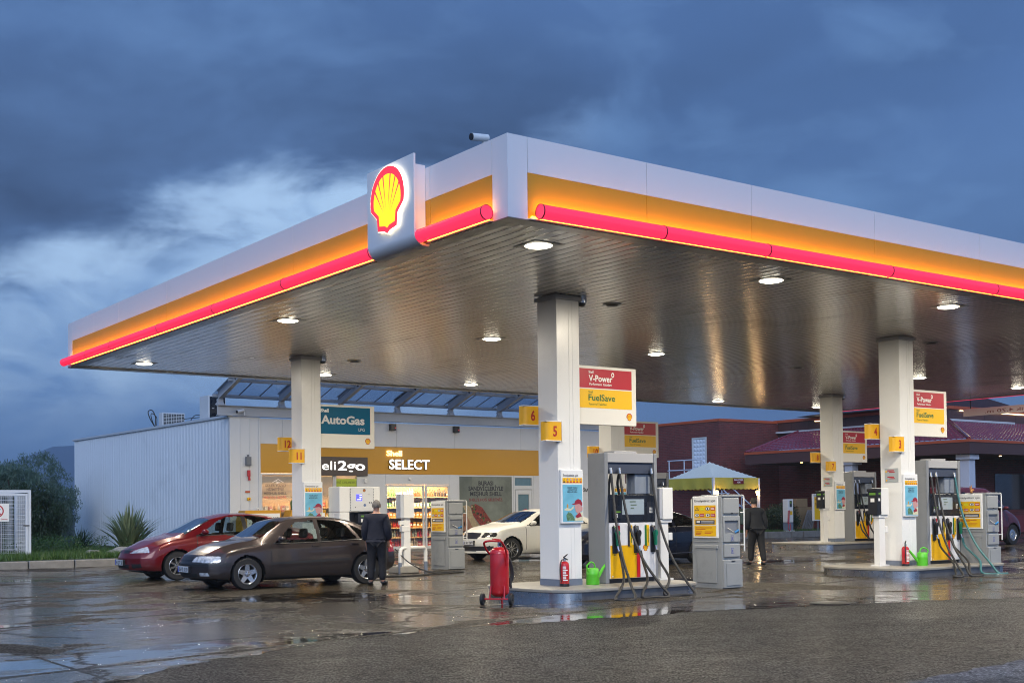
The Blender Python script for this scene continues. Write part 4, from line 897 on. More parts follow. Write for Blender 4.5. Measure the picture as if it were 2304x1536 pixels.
F.poly([(.0, .35), (.0, 1.0), (.10, 1.10), (.28, 1.14), (.36, .95), (.50, .80), (.62, .75), (.70, .55), (.6, .35)], HAND, .003)
for u, v, a, b_ in ((.10, .90, .09, .20), (.22, .72, .09, .22), (.36, .56, .09, .2), (.55, .50, .10, .2), (.70, .52, .09, .18)): F.disc(u, v, a, HAND, .0045, ry=b_)
F.poly([(.62, .42), (.90, .50), (1.20, .62), (1.22, .45), (.9, .35), (.6, .34)], HAND, .004)
F.poly([(.12, 1.32), (.24, 1.36), (.36, 1.30), (.48, 1.0), (.72, .70), (.86, .62), (.80, .52), (.62, .50), (.44, .72), (.26, 1.04)], BREAD, .006)
F.poly([(.38, 1.34), (.56, 1.38), (.78, 1.28), (1.02, .98), (1.34, .62), (1.22, .56), (.86, .62), (.66, .82), (.46, 1.06)], TOM, .0052)
rr_ = random.Random(3)
for k in range(34):
    t_ = rr_.random(); u = .42+t_*.72+rr_.uniform(-.08, .10); v = 1.28-t_*.62+rr_.uniform(-.08, .10); a = rr_.uniform(.02, .055)
    q0 = rr_.random()*3; F.poly([(u+a*rr_.uniform(.6, 1.5)*math.cos(q0+j*1.05), v+a*rr_.uniform(.6, 1.3)*math.sin(q0+j*1.05)) for j in range(6)], (GRN2, TOM, GRN2, BREAD, DRK)[k % 5], .0075+.0008*(k % 5))
F.poly([(-.0, .35), (.0, .56), (.16, .64), (.34, .56), (.34, .35)], DRK, .009); F.text('2go', .04, .40, .12, PLAIN, .011, bold=.02)
mb.build('poster', pw)
sd = MB().m(FRM).box(10.94, -.012, .26, 11.0, .08, 2.785).box(11.78, -.012, .26, 11.86, .08, 2.785).box(11.0, -.012, 2.70, 11.78, .08, 2.785).box(11.0, -.012, 2.28, 11.78, .08, 2.42).box(11.02, -.02, .28, 11.14, .06, 2.26).box(11.64, -.02, .28, 11.76, .06, 2.26).box(11.14, -.02, 2.10, 11.64, .06, 2.26).box(11.14, -.02, .28, 11.64, .06, .5).build('side_door', SH, bevel=.004)
MB().m(PANE).box(11.02, .03, 2.42, 11.76, .04, 2.70).box(11.14, .02, .5, 11.64, .03, 2.10).build('pane', sd)
mb = MB(); F = Face(mb, (11.5, .017, 1.30), (1, 0, 0), (0, 0, 1)); F.disc(0, 0, .26, PRED, .001); F.disc(0, 0, .20, mat('badge_gold', (.30, .12, .02), .5), .0022); F.poly([(.1*(1 if k % 2 else 1.7)*math.cos(k*math.pi/5+.3), .1*(1 if k % 2 else 1.7)*math.sin(k*math.pi/5+.3)) for k in range(10)], PRED, .0036); mb.build('door_badge', sd)
MB().m(SW).box(11.87, -.005, .2, 12.1, .1, 2.787).build('end_pier', SH)
ww = window(12.4, 14.9, .28, 2.9, 'window', PANE)
mb = MB(); F = Face(mb, (12.9, -.014, 0), (1, 0, 0), (0, 0, 1)); F.text('HAYAT DOĞASI', 0, 2.2, .12, INK, .001, width=1.8, bold=.02); mb.build('lettering', ww)
# lettering print on the left window
wp = mat('window_print', (.42, .40, .36), .5, var=.3, scale=2)
m, n = pmat('translucent_print'); tr = n.new('ShaderNodeBsdfTransparent'); df = n.new('ShaderNodeBsdfPrincipled'); mx = n.new('ShaderNodeMixShader'); o = n.new('ShaderNodeOutputMaterial')
t = n.new('ShaderNodeTexCoord').outputs['Object']; x, y, z = n.xyz(t); nz = n.noise(t, 1.6, 3)
n.link(n.mix(nz, (.26, .26, .24), (.44, .40, .33)), df.inputs['Base Color']); df.inputs['Roughness'].default_value = .25; df.inputs['Coat Weight'].default_value = .5
n.link((z.step(1.75, 2.15)*.50+.04+nz*.12).clamp(), mx.inputs[0]); n.link(tr.outputs[0], mx.inputs[1]); n.link(df.outputs[0], mx.inputs[2]); n.link(mx.outputs[0], o.inputs[0]); TP = m
mb = MB().m(TP).box(1.05, .012, .34, 3.56, .018, 2.68); F = Face(mb, (1.05, .010, 0), (1, 0, 0), (0, 0, 1))
for k, (s_, wd) in enumerate((('GÜLER YÜZLÜ', .72), ('HİZMETİYLE', .60), ('MEŞHUR SHELL', .79))): F.text(s_, .45, 2.35-.125*k, .085, INK, .001, width=wd, align='c', bold=.03)
F.text("SHELL'E HOŞ GELDİNİZ.", .45, 1.985, .065, PRED, .001, width=.80, align='c', bold=.02)
for (u, v, a, b_, mt) in ((1.75, 2.05, .10, .15, BREAD), (1.55, 1.72, .16, .07, BREAD), (1.95, 1.2, .42, .40, GRN2)):
    pass
F.disc(1.38, 2.38, .06, BREAD, .001, ry=.10); F.disc(1.22, 2.14, .10, BREAD, .001, ry=.05)
F.poly([(1.0, 1.62), (.96, 1.85), (1.08, 2.0), (1.16, 1.94), (1.26, 2.12), (1.40, 2.06), (1.46, 1.80), (1.36, 1.60)], GRN2, .001)
F.poly([(.35, 2.50), (.55, 2.60), (.74, 2.50), (.73, 2.485), (.55, 2.58), (.36, 2.485)], PLAIN, .001); F.text('2go', .46, 2.47, .07, PLAIN, .001, bold=.01)
mb.build('print', w1)
mb = MB().m(LIME).box(3.66, .010, 2.02, 4.47, .016, 2.62); F = Face(mb, (3.66, .009, 0), (1, 0, 0), (0, 0, 1))
OLV = mat('olive_ink', (.10, .13, .01), .5)
for k, s_ in enumerate(('YENİ  CANLANDIRICI', 'SODA  SPORCU İÇECEĞİ', 'lezzeti HAYAT DOLU')): F.text(s_, .02, 2.46-.16*k, .085, OLV, .001, width=.76)
mb.build('banner', w2)
# inside: floor, back walls and warm ceiling panels
INW = mat('interior_wall', (.55, .42, .28), .6, var=.15, scale=2)
MB().m(INW).box(.9, 3.2, .16, 11.9, 3.26, 3.0).box(.9, .2, .16, .95, 3.2, 3.0).box(9.9, .2, .16, 9.95, 3.2, 3.0).box(.9, .13, 2.85, 9.95, 3.2, 2.9).build('interior_walls', SH)
MB().m(mat('interior_floor', (.20, .17, .14), .2)).box(.9, .12, .12, 9.9, 3.2, .20).build('interior_floor', SH)
WARM = mat('ceiling_panel', (.9, .8, .6), .4, emit=(1., .72, .40), estr=6.)
for (lx, ly, e_, sx_) in ((2.2, .35, 130, 1.8), (4.3, .5, 90, .8), (7.2, .42, 330, 3.4)):
    al = bpy.data.lights.new('shop_light', 'AREA'); al.shape = 'RECTANGLE'; al.size = sx_; al.size_y = .3; al.energy = e_; al.color = (1., .72, .42)
    ao = bpy.data.objects.new('shop_light', al); COL.objects.link(ao); ao.location = (lx, ly, 2.78); ao.rotation_euler = (math.radians(28), 0, 0); ao.parent = SH
MB().m(WARM).box(1.3, 1.0, 2.80, 3.3, 1.5, 2.84).box(3.7, 1.0, 2.80, 5.2, 1.5, 2.84).box(5.7, .75, 2.80, 8.0, 1.1, 2.84).build('ceiling_panel', SH)
WOOD = mat('shelf_edge', (.55, .36, .17), .4, var=.1)
def shelf(x0, x1, yy, levels, lbl):
    s_ = thing('display_shelf', lbl, 'shelf', (15.55+x0, 36+yy, .2), 0, 'lit shelves inside the shop'); w_ = x1-x0
    MB().m(mat('shelf_back', (.40, .26, .14), .6)).box(0, .42, 0, w_, .45, 2.30).box(-.04, 0, 0, -.001, .45, 2.3).box(w_+.001, 0, 0, w_+.04, .45, 2.3).build('frame', s_)
    mb = MB().m(WOOD)
    for z in levels: mb.box(0, -.02, z-.04, w_, .419, z)
    mb.build('boards', s_); return s_
LV = [.10, .42, .76, 1.12, 1.47, 1.84]
shelf(5.3, 9.6, 1.0, LV, 'tall lit shelf unit behind the sliding glass door'); shelf(3.72, 4.5, 1.3, [.3, .7, 1.1, 1.5], 'lit shelf in the narrow window beside the door'); shelf(1.2, 3.4, .5, [1.35, .62], 'low lit shelf at the bottom of the left window')
pc = [mat('goods_%s' % k, c, .35, var=.25, scale=20) for k, c in (('red', (.42, .03, .02)), ('brown', (.22, .09, .03)), ('green', (.10, .25, .08)), ('white', (.62, .56, .48)), ('amber', (.45, .22, .04)), ('clear', (.35, .38, .32)), ('dark', (.05, .035, .03)), ('pink', (.55, .20, .16)))]
cn = ['red', 'brown', 'green', 'white', 'amber', 'clear', 'dark', 'pink']
bottles = []; packs = []
for i, mt in enumerate(pc):
    o_ = MB().m(mt).lathe([(.032, 0), (.035, .01), (.035, .15), (.013, .20), (.013, .245), (.0, .246)], seg=10).build('bottle', smooth=True, ang=50); bottles.append(o_)
    o_ = MB().m(mt).box(-.055, -.03, 0, .055, .04, .16).m(PLAIN).box(-.04, -.0315, .05, .04, -.0302, .10).build('packet', bevel=.006); packs.append(o_)
used = set(); rk = random.Random(11)
def place(src, i, kind, x, y, z, sc, where):
    key = (kind, i); o_ = src[i] if key not in used else src[i].copy()
    if key in used: COL.objects.link(o_)
    used.add(key); o_.location = (x, y, z); o_.scale = (sc, sc, rk.uniform(.9, 1.2)*sc); o_.rotation_euler = (0, 0, rk.uniform(-.3, .3) if kind == 'packet' else 0)
    tag(o_, 'small %s %s %s' % (cn[i], kind, where), kind, 'goods on the shop shelves')
names = ['on the bottom shelf behind the door', 'on the second shelf from below behind the door', 'on the third shelf from below behind the door', 'on the fourth shelf from below behind the door', 'on the fifth shelf from below behind the door', 'on the top shelf behind the door']
pal = [(0, 7, 0, 3), (0, 5, 1, 3), (0, 6, 1, 4), (1, 4, 3, 7), (2, 5, 0, 2), (1, 6, 3, 2)]
for li, z in enumerate(LV):
    x = 5.62; run = 0; ci = 0; kind = 'bottle'
    while x < 9.5:
        if run <= 0: run = rk.randint(2, 5); ci = rk.choice(pal[li]); kind = rk.choice(('bottle', 'bottle', 'packet')) if li > 0 else rk.choice(('packet', 'bottle'))
        st = .082 if kind == 'bottle' else .125
        place(bottles if kind == 'bottle' else packs, ci, kind, 15.55+x, 36+1.0+.07, .201+z, 1.0, names[li]); x += st+rk.uniform(0, .03); run -= 1
for k in range(14): ci = rk.choice((0, 4, 3, 7)); kind = rk.choice(('bottle', 'packet')); place(bottles if kind == 'bottle' else packs, ci, kind, 15.55+1.28+k*.15, 36.58, 1.551, 1.1, 'at the bottom of the left shop window')
for k in range(18): ci = rk.choice((0, 4, 3, 2)); kind = rk.choice(('bottle', 'packet')); place(bottles if kind == 'bottle' else packs, ci, kind, 15.55+3.78+(k % 6)*.12, 37.36, .201+(.7, 1.1, 1.5)[k//6], 1.0, 'in the narrow window beside the door')
jc = tag(MB().m(EXT).box(-.13, -.07, 0, .13, .07, .28).box(-.05, -.02, .28, .11, .02, .31).build('fuel_canister', bevel=.03, loc=(15.55+8.35, 36.7, .202)), 'red plastic canister standing on the floor behind the right door pane', 'canister')
for k_, src in (('bottle', bottles), ('packet', packs)):
    for i, o_ in enumerate(src):
        if (k_, i) not in used: bpy.data.objects.remove(o_)
# illuminated names over the windows
LITW = mat('lit_white', (.9, .9, .9), .4, emit=(1., .97, .90), estr=1.25); LITY = mat('lit_yellow', (.9, .8, .4), .4, emit=(1., .82, .40), estr=1.3); RIM = mat('letter_rim', (.05, .03, .02), .4)
sg = thing('shop_sign', 'lit shop name in white and yellow letters on the yellow band', 'shop sign', (21.15, 35.97, 0))
mb = MB(); F = Face(mb, (0, -.05, 0), (1, 0, 0), (0, 0, 1)); F.text('Shell', -.02, 3.41, .19, LITY, .0, width=.60, bold=.02, depth=.04); mb.build('yellow_letters', sg)
mb = MB(); F = Face(mb, (0, -.07, 0), (1, 0, 0), (0, 0, 1)); F.text('SELECT', .05, 2.97, .33, LITW, .0, width=1.62, bold=.022); F.text('SELECT', .05+.006, 2.965, .335, RIM, -.012, width=1.63, bold=.032, depth=.05); mb.build('white_letters', sg)
dg_ = thing('deli_sign', 'dark board with lit white lettering beside the blue gas sign', 'shop sign', (18.2, 35.97, 0))
MB().m(mat('sign_dark', (.075, .055, .045), .4)).box(0, -.07, 2.72, 2.17, -.001, 3.34).build('board', dg_, bevel=.006)
mb = MB(); F = Face(mb, (0, -.085, 0), (1, 0, 0), (0, 0, 1)); F.text('d', .16, 2.91, .30, LITW, 0, width=.22); F.text('eli', .46, 2.91, .30, LITW, 0, width=.50); F.text('2go', 1.04, 2.91, .31, LITW, 0, width=1.02, bold=.018, depth=.014); mb.build('lettering', dg_)
# small fittings on the facade
def fitting(name, lbl, cat, loc, mb): o_ = mb.build(name, bevel=.006, loc=loc); tag(o_, lbl, cat); return o_
for xx, lb in ((21.35, 'above the lit shop name'), (23.94, 'above the poster window')):
    o_ = thing('wall_speaker', 'small black box with red light on the shop wall '+lb, 'speaker', (xx, 35.98, 4.27), 0, 'black boxes on the shop wall'); MB().m(BLACK).box(-.10, -.16, 0, .10, 0, .22).build('housing', o_, bevel=.01); MB().m(mat('red_led', (.5, .02, .02), .4, emit=(1, .05, .08), estr=.8)).box(.04, -.165, .07, .075, -.161, .10).build('indicator', o_)
fitting('alarm_box', 'grey alarm box on the white wall left of the yellow band', 'alarm box', (16.10, 35.985, 3.02), MB().m(DGREY).box(-.085, -.10, 0, .085, 0, .27).box(-.03, -.06, .271, .03, -.02, .34))
fitting('siren', 'red siren on the white wall below the alarm box', 'siren', (16.12, 35.985, 2.55), MB().m(EXT).box(-.05, -.08, .12, .04, 0, .32).prism([(-.02, .0), (.05, .0), (.03, .12), (-.02, .12)], -.07, -.01, 'y'))
fitting('wall_plate', 'small orange plate on the white wall below the siren', 'plate', (16.08, 35.985, 2.16), MB().m(ORANGE).box(-.07, -.015, 0, .09, 0, .06))
fitting('emergency_button', 'yellow and red emergency button on the white wall', 'button', (16.12, 35.985, 1.92), MB().m(PYEL).box(-.05, -.06, 0, .05, 0, .09).m(EXT).box(-.02, -.08, .03, .02, -.061, .06))
fitting('motion_sensor', 'small white sensor over the sliding shop door', 'sensor', (22.05, 35.95, 2.62), MB().m(PLAIN).lathe([(.0, -.06), (.04, -.05), (.055, 0)], seg=14, ax='y').m(BLACK).lathe([(0, -.063), (.012, -.0615)], seg=8, ax='y'))
fitting('card_lock', 'small white box with a dark dot beside the narrow shop window', 'switch box', (20.30, 35.95, 2.50), MB().m(PLAIN).box(-.05, -.04, 0, .05, 0, .13).m(BLACK).box(-.01, -.044, .05, .012, -.041, .075))
fitting('door_phone', 'small grey box left of the left shop window', 'switch box', (16.42, 35.97, 1.56), MB().m(PLAIN).box(-.04, -.03, 0, .04, 0, .12).m(DGREY).box(-.015, -.034, .04, .02, -.031, .09))
cctv = thing('security_camera', 'white bullet camera on the front corner of the shop roof', 'security camera', (15.85, 35.9, 4.58))
MB().m(WHITE).tube([(.12, 0, 0), (.10, 0, .14)], .02, 8).tube([(.10, 0, .14), (-.02, -.03, .14)], .02, 8).build('mount', cctv, smooth=True); MB().m(WHITE).tube([(.08, .0, .16), (-.18, -.10, .10)], .05, 12).build('housing', cctv, smooth=True); MB().m(BLACK).tube([(-.18, -.10, .10), (-.19, -.104, .0975)], .045, 12).build('lens', cctv, smooth=True)
# yellow bins in front of the shop
for k, (xx, lb) in enumerate(((15.42, 'left of the other, behind the red car'), (16.98, 'right of the other, left of the white column'))):
    o_ = thing('oil_display', 'yellow display stand with white printed panel, '+lb, 'display stand', (xx+.05, 35.0, .2), 0, 'yellow display stands in front of the shop')
    MB().m(GOLD).prism([(0, 0), (1.30, 0), (1.30, 1.40), (.10, 1.40), (0, 1.10)], .0, .5, 'y').build('stand', o_, bevel=.02)
    MB().m(PLAIN).box(.15, -.03, .5, 1.24, -.001, 1.30).build('panel', o_, bevel=.006)
    mb = MB(); F = Face(mb, (.15, -.031, 0), (1, 0, 0), (0, 0, 1)); F.text('ÜCRETSİZ', .06, 1.11, .085, PRED, .001, width=.36, bold=.02); F.text('YAĞ DEĞİŞİMİ', .45, 1.11, .085, INK, .001, width=.38, bold=.02); F.text('BURADA', .86, 1.11, .085, INK, .001, width=.20, bold=.02); F.text('Bu istasyonda', .06, .98, .05, INK, .001, width=.5); mb.build('print', o_)
# air conditioners on the roof
def acunit(lbl, loc, w_, d, h, grid_):
    A_ = thing('air_conditioner', lbl, 'air conditioner', loc, 0, 'air conditioning units on the shop roof')
    MB().m(SW).box(0, 0, 0, w_, d, h).build('casing', A_, bevel=.015)
    g_ = MB().m(HEAD).box(.05, -.006, .05, w_-.04, -.001, h-.05).build('grille', A_)
    if grid_:
        mb = MB().m(PLAIN)
        for i in range(1, 8): mb.box(.05+(w_-.09)*i/8-.006, -.014, .05, .05+(w_-.09)*i/8+.006, -.0065, h-.05)
        for i in range(1, 9): mb.box(.05, -.018, .05+(h-.1)*i/9-.006, w_-.04, -.0145, .05+(h-.1)*i/9+.006)
        mb.build('guard', g_)
    else: MB().m(PLAIN).box(.12, -.009, .42, .20, -.0065, .435).build('badge', g_)
    return A_
acunit('white outdoor air conditioner with square grille on the left of the shop roof', (15.8, 42.6, 4.60), .84, .34, .56, True)
acunit('tall dark fronted air conditioner beside the steel frame on the shop roof', (15.72, 38.2, 4.55), .62, .75, .86, False)
pb = MB().m(RUB).tube(spline([(15.7, 43.0, 4.62), (15.5, 43.0, 4.95), (15.45, 43.05, 5.2), (15.6, 43.05, 5.25), (15.7, 43.0, 5.0), (15.68, 43, 4.65)], 6), .018, 6).tube(spline([(15.72, 43.1, 4.62), (15.58, 43.1, 5.0), (15.6, 43.1, 5.15), (15.74, 43, 5.0), (15.74, 43, 4.7)], 6), .014, 6).tube(spline([(16.6, 42.6, 4.95), (17.0, 41.5, 4.98), (16.2, 40.5, 4.92), (15.9, 40.2, 4.7)], 6), .014, 6).build('roof_cable', smooth=True)
tag(pb, 'black looping cable beside the air conditioner on the shop roof', 'cable')

# ------------------------------------------------------------------ steel frame with glass roof between shop and canopy
SF = thing('steel_glass_roof', 'white steel frame with sloping glass roof between the shop and the canopy', 'glass roof', (15.15, 36.0, 0)); FS = mat('frame_steel', (.42, .44, .47), .4, .2, var=.06, dirt=.15)
MB().m(FS).box(-.05, -.09, 4.565, 16.2, .09, 4.585).box(-.05, -.012, 4.585, 16.2, .012, 4.865).box(-.05, -.09, 4.865, 16.2, .09, 4.885).build('long_beam', SF, bevel=.003)
rx = [0.05, 2.13, 4.27, 6.45, 8.63, 10.75, 12.9, 15.1]
sl = .315
def beamprof(a, b_, h0, h1): return [(a, h0), (b_, h0+(a-b_)*sl*-1*-1)]
for i, r_ in enumerate(rx):
    s0, s1 = .15, -4.6
    z0 = 5.40
    f_ = lambda y: z0-y*sl
    if i == 0: nm = 'end_rafter'
    else: nm = 'rafter'
    mb = MB().m(FS).prism([(s0, f_(s0)), (s1, f_(s1)), (s1, f_(s1)-.03), (s0, f_(s0)-.03)], r_-.07, r_+.07, 'x').prism([(s0, f_(s0)-.30), (s1, f_(s1)-.26), (s1, f_(s1)-.03), (s0, f_(s0)-.03)], r_-.012, r_+.012, 'x').prism([(s0-.02, f_(s0)-.33), (s1, f_(s1)-.29), (s1, f_(s1)-.26), (s0-.02, f_(s0)-.30)], r_-.07, r_+.07, 'x')
    ra = mb.build(nm, SF, bevel=.003)
    MB().m(BLACK).tube([(r_-.016, -1.2, f_(-1.2)-.16), (r_+.016, -1.2, f_(-1.2)-.16)], .065, 14).build('web_hole', ra, smooth=True)
    MB().m(FS).prism([(-.10, 4.886), (.10, 4.886), (.05, 5.0), (.05, 5.08), (-.05, 5.08), (-.05, 5.0)], r_-.09, r_+.09, 'x').build('bracket', SF, bevel=.004); MB().m(FS).prism([(r_-.18, 4.887), (r_+.18, 4.887), (r_+.10, 4.97), (r_+.10, 5.05), (r_-.10, 5.05), (r_-.10, 4.97)], -.0125, .0125, 'y').build('gusset', SF)
RG = glassmat('roof_glass', (.84, .90, .98), .3, .95, .12)
f_ = lambda y: 5.27-y*sl
MB().m(RG).prism([(.30, f_(.30)+.035), (-4.6, f_(-4.6)+.035), (-4.6, f_(-4.6)+.045), (.30, f_(.30)+.045)], -.1, 16.2, 'x').build('glass_sheet', SF)
mb = MB().m(FS)
for yy in (.25, -.95, -2.2, -3.4): mb.prism([(yy, f_(yy)-.05), (yy-.07, f_(yy-.07)-.05), (yy-.07, f_(yy-.07)+.03), (yy, f_(yy)+.03)], -.1, 16.2, 'x')
mb.build('purlins', SF)
mb = MB().m(BLACK); q = .70
for k in range(1, 23):
    if abs(((k*q) % 2.14)) > .2: mb.prism([(.28, f_(.28)+.022), (-4.6, f_(-4.6)+.022), (-4.6, f_(-4.6)+.033), (.28, f_(.28)+.033)], k*q+.05, k*q+.085, 'x')
mb.build('glazing_bars', SF)
# ------------------------------------------------------------------ brick restaurant on the right
RS = thing('brick_restaurant', 'dark red brick restaurant with orange trim, tiled awning and white columns', 'restaurant', (45.1, 43.65, 0))
m, n = pmat('dark_brick'); b = n.new('ShaderNodeBsdfPrincipled'); o = n.new('ShaderNodeOutputMaterial'); n.link(b.outputs[0], o.inputs[0])
g = n.new('ShaderNodeNewGeometry'); x, y, z = n.xyz(g.outputs['Position'])
br = n.new('ShaderNodeTexBrick'); n.link(n.vec(x+y, z, 0.), br.inputs['Vector']); br.inputs['Scale'].default_value = 1.; br.inputs['Brick Width'].default_value = .27; br.inputs['Row Height'].default_value = .085; br.inputs['Mortar Size'].default_value = .009; br.inputs['Bias'].default_value = .1
br.inputs['Color1'].default_value = (.20, .033, .028, 1); br.inputs['Color2'].default_value = (.12, .021, .019, 1); br.inputs['Mortar'].default_value = (.13, .075, .07, 1)
n.link(n.mix(n.noise(n.vec(x, y, z), .8, 4).step(.45, .7)*.3, br.outputs['Color'], (.05, .010, .012)), b.inputs['Base Color']); b.inputs['Roughness'].default_value = .7; BRK = m
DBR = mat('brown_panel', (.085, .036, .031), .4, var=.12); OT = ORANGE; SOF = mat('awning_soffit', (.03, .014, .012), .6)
# walls (local to 45.1, 43.65)
MB().m(BRK).box(0, 0, 0, .25, 9, 5.92).box(.25, 0, 0, 4.4, .25, 5.92).build('brick_wall', RS)
MB().m(BRK).box(4.4, -10.2, 0, 4.65, 0, 3.9).box(4.65, -10.2, 0, 26, -9.95, 3.9).build('recessed_brick_wall', RS)
MB().m(DBR).box(4.38, -10.25, 5.2, 4.62, -.01, 5.95).box(4.63, -10.25, 5.2, 26, -10.0, 5.95).build('upper_panel', RS, bevel=.004)
mb = MB().m(BLACK)
for k in range(1, 9): mb.box(4.374, -10.2+k*1.16, 5.2, 4.3795, -10.19+k*1.16, 5.93)
for k in range(1, 14): mb.box(4.6+k*1.3, -10.256, 5.2, 4.61+k*1.3, -10.2505, 5.93)
tag(mb.build('panel_joints', RS), kind='stuff')
MB().m(OT).box(-.04, -.04, 5.925, .28, 9, 6.06).box(.28, -.04, 5.925, 4.30, .28, 6.06).box(4.31, -10.33, 5.955, 4.7, .28, 6.10).box(4.7, -10.33, 5.955, 26, -9.9, 6.10).build('roof_trim', RS, bevel=.006)
MB().m(FRM).box(4.20, -10.42, 5.40, 4.36, .0, 5.49).box(4.36, -10.42, 5.40, 9.5, -10.26, 5.49).build('gutter', RS)
NEON = mat('warm_strip_light', (.9, .8, .5), .4, emit=(1., .80, .42), estr=4.)
MB().m(NEON).box(4.32, -3.6, 5.88, 4.35, -2.5, 5.91).box(4.32, -9.7, 5.88, 4.35, -8.4, 5.91).box(5.2, -10.31, 5.88, 7.1, -10.27, 5.92).box(7.8, -10.31, 5.88, 13.5, -10.27, 5.92).build('strip_light', RS)
# tiled awning: sloping sheets with real tile relief
TILE = mat('glazed_tile', (.21, .022, .04), .24, var=.25, scale=2, coat=.5)
def tiles(A, B, C_, D_, nu, nv, name):
    """patch from eave A-B up to ridge D-C; rows of wavy tiles"""
    A, B, C_, D_ = map(Vector, (A, B, C_, D_)); N_ = (B-A).cross(D_-A).normalized()
    if N_.z < 0: N_ = -N_
    def fn(s_, t_):
        p = A.lerp(B, s_).lerp(D_.lerp(C_, s_), t_)
        w_ = (B-A).length*s_; h = (D_-A).length*t_
        return tuple(p+N_*(.035*abs(math.sin(w_*math.pi/.26))**.7+.05*(1-((h/.36) % 1))))
    return MB().m(TILE).grid(fn, nu, nv).build(name, RS)
ez, tz = 4.24, 5.38; ex, ey = .60, -13.75
tiles((ex, -1.2, ez), (ex, ey, ez), (4.25, -10.3, tz), (4.25, -1.5, tz), 380, 84, 'tiled_slope')
tiles((ex, ey, ez), (26, ey, ez), (26, -10.3, tz), (4.25, -10.3, tz), 560, 84, 'tiled_slope')
MB().m(TILE).tube([(ex, ey, ez+.06), (4.25, -10.3, tz+.06)], .09, 8).tube([(ex, -1.2, ez+.05), (4.25, -1.5, tz+.05)], .07, 8).build('hip_ridge', RS, smooth=True)
MB().m(OT).box(ex-.05, ey-.05, ez-.075, ex+.04, -1.15, ez+.045).box(ex+.04, ey-.05, ez-.075, 26, ey+.04, ez+.045).build('eave_trim', RS, bevel=.006)
MB().m(DBR).box(ex-.01, ey-.01, 3.68, ex+.10, -1.17, ez-.078).box(ex+.10, ey-.01, 3.68, 26, ey+.1, ez-.078).box(ex+.1, -1.28, 3.68, 4.38, -1.17, 4.16).build('awning_fascia', RS)
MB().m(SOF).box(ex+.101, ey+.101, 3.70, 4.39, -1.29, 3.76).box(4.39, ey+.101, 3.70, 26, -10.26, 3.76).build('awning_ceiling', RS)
CW = mat('cool_white', (.55, .58, .66), .4, var=.05)
mb_ = [(1.2, -13.25), (8.3, -13.25), (14.8, -13.2), (1.2, -7.2)]
for (cx, cy) in mb_: MB().m(CW).box(cx-.22, cy-.22, .15, cx+.22, cy+.22, 3.699).box(cx-.34, cy-.34, 3.45, cx+.34, cy+.34, 3.66).build('support_column', RS, bevel=.01)
SPOT = mat('warm_spot', (.9, .7, .4), .4, emit=(1., .52, .18), estr=14.)
for (cx, cy) in [(2.3, -12.7), (4.7, -12.6), (9.0, -12.6), (1.5, -4.0)]: MB().m(SPOT).lathe([(0, 3.675), (.05, 3.68), (.055, 3.699)], (cx, cy, 0), 14).build('downlight', RS)
MB().m(mat('gable_tile', (.06, .03, .04), .5)).prism([(3.5, 6.12), (9.5, 6.9), (15.5, 6.12)], -8.6, -2, 'y').build('gable_roof', RS)
# lighter low wall and shutter to the far right
MB().m(mat('low_brick', (.22, .035, .04), .6, var=.2, scale=12)).box(6.5, -10.5, 0, 26, -10.26, 1.0).build('low_wall', RS)
MB().m(mat('dark_glass', (.03, .02, .02), .1, coat=.6)).box(8.0, -10.24, 1.3, 20, -10.21, 3.0).build('dark_window', RS)
# upper door and steps
dd = MB().m(FRM).box(-.05, .9, 3.2, -.001, .98, 5.17).box(-.05, 1.85, 3.2, -.001, 1.93, 5.17).box(-.05, .98, 5.09, -.001, 1.85, 5.17).build('upper_door_frame', RS)
def dfn(s_, t_):
    a = abs(math.sin(s_*math.pi*4))*abs(math.sin(t_*math.pi*9)); return (-.012-.045*a, .98+.87*s_, 3.2+1.88*t_)
MB().m(mat('quilted_door', (.66, .70, .76), .35, var=.03)).grid(dfn, 32, 72).build('upper_door', dd)
ST = thing('outside_stair', 'white painted outside stair with pipe railings on the brick wall', 'stair', (44.3, 43.0, 0)); PWT = mat('rail_white', (.58, .62, .70), .4)
mb = MB().m(PWT).box(-.35, .8, 2.93, .78, 3.2, 3.02)
for k in range(12): mb.box(-.35, .8-.30*k-.28, 2.93-.22*k-.24, .70, .8-.30*k, 2.93-.22*k-.20)
mb.prism([(.8, 2.9), (.8, 2.7), (-2.9, .15), (-2.9, .40)], -.40, -.351, 'x').build('steps', ST)
mb = MB().m(PWT)
for h in (.5, 1.0): mb.tube([(-.38, 3.2, 2.98+h), (-.38, .8, 2.98+h), (-.38, -2.9, .35+h)], .03, 8)
for (yy, zz) in ((3.1, 2.98), (2.0, 2.98), (.8, 2.98), (-.6, 1.98), (-1.9, 1.05), (-2.9, .35)): mb.tube([(-.38, yy, zz), (-.38, yy, zz+1.0)], .03, 8)
mb.build('railing', ST, smooth=True)

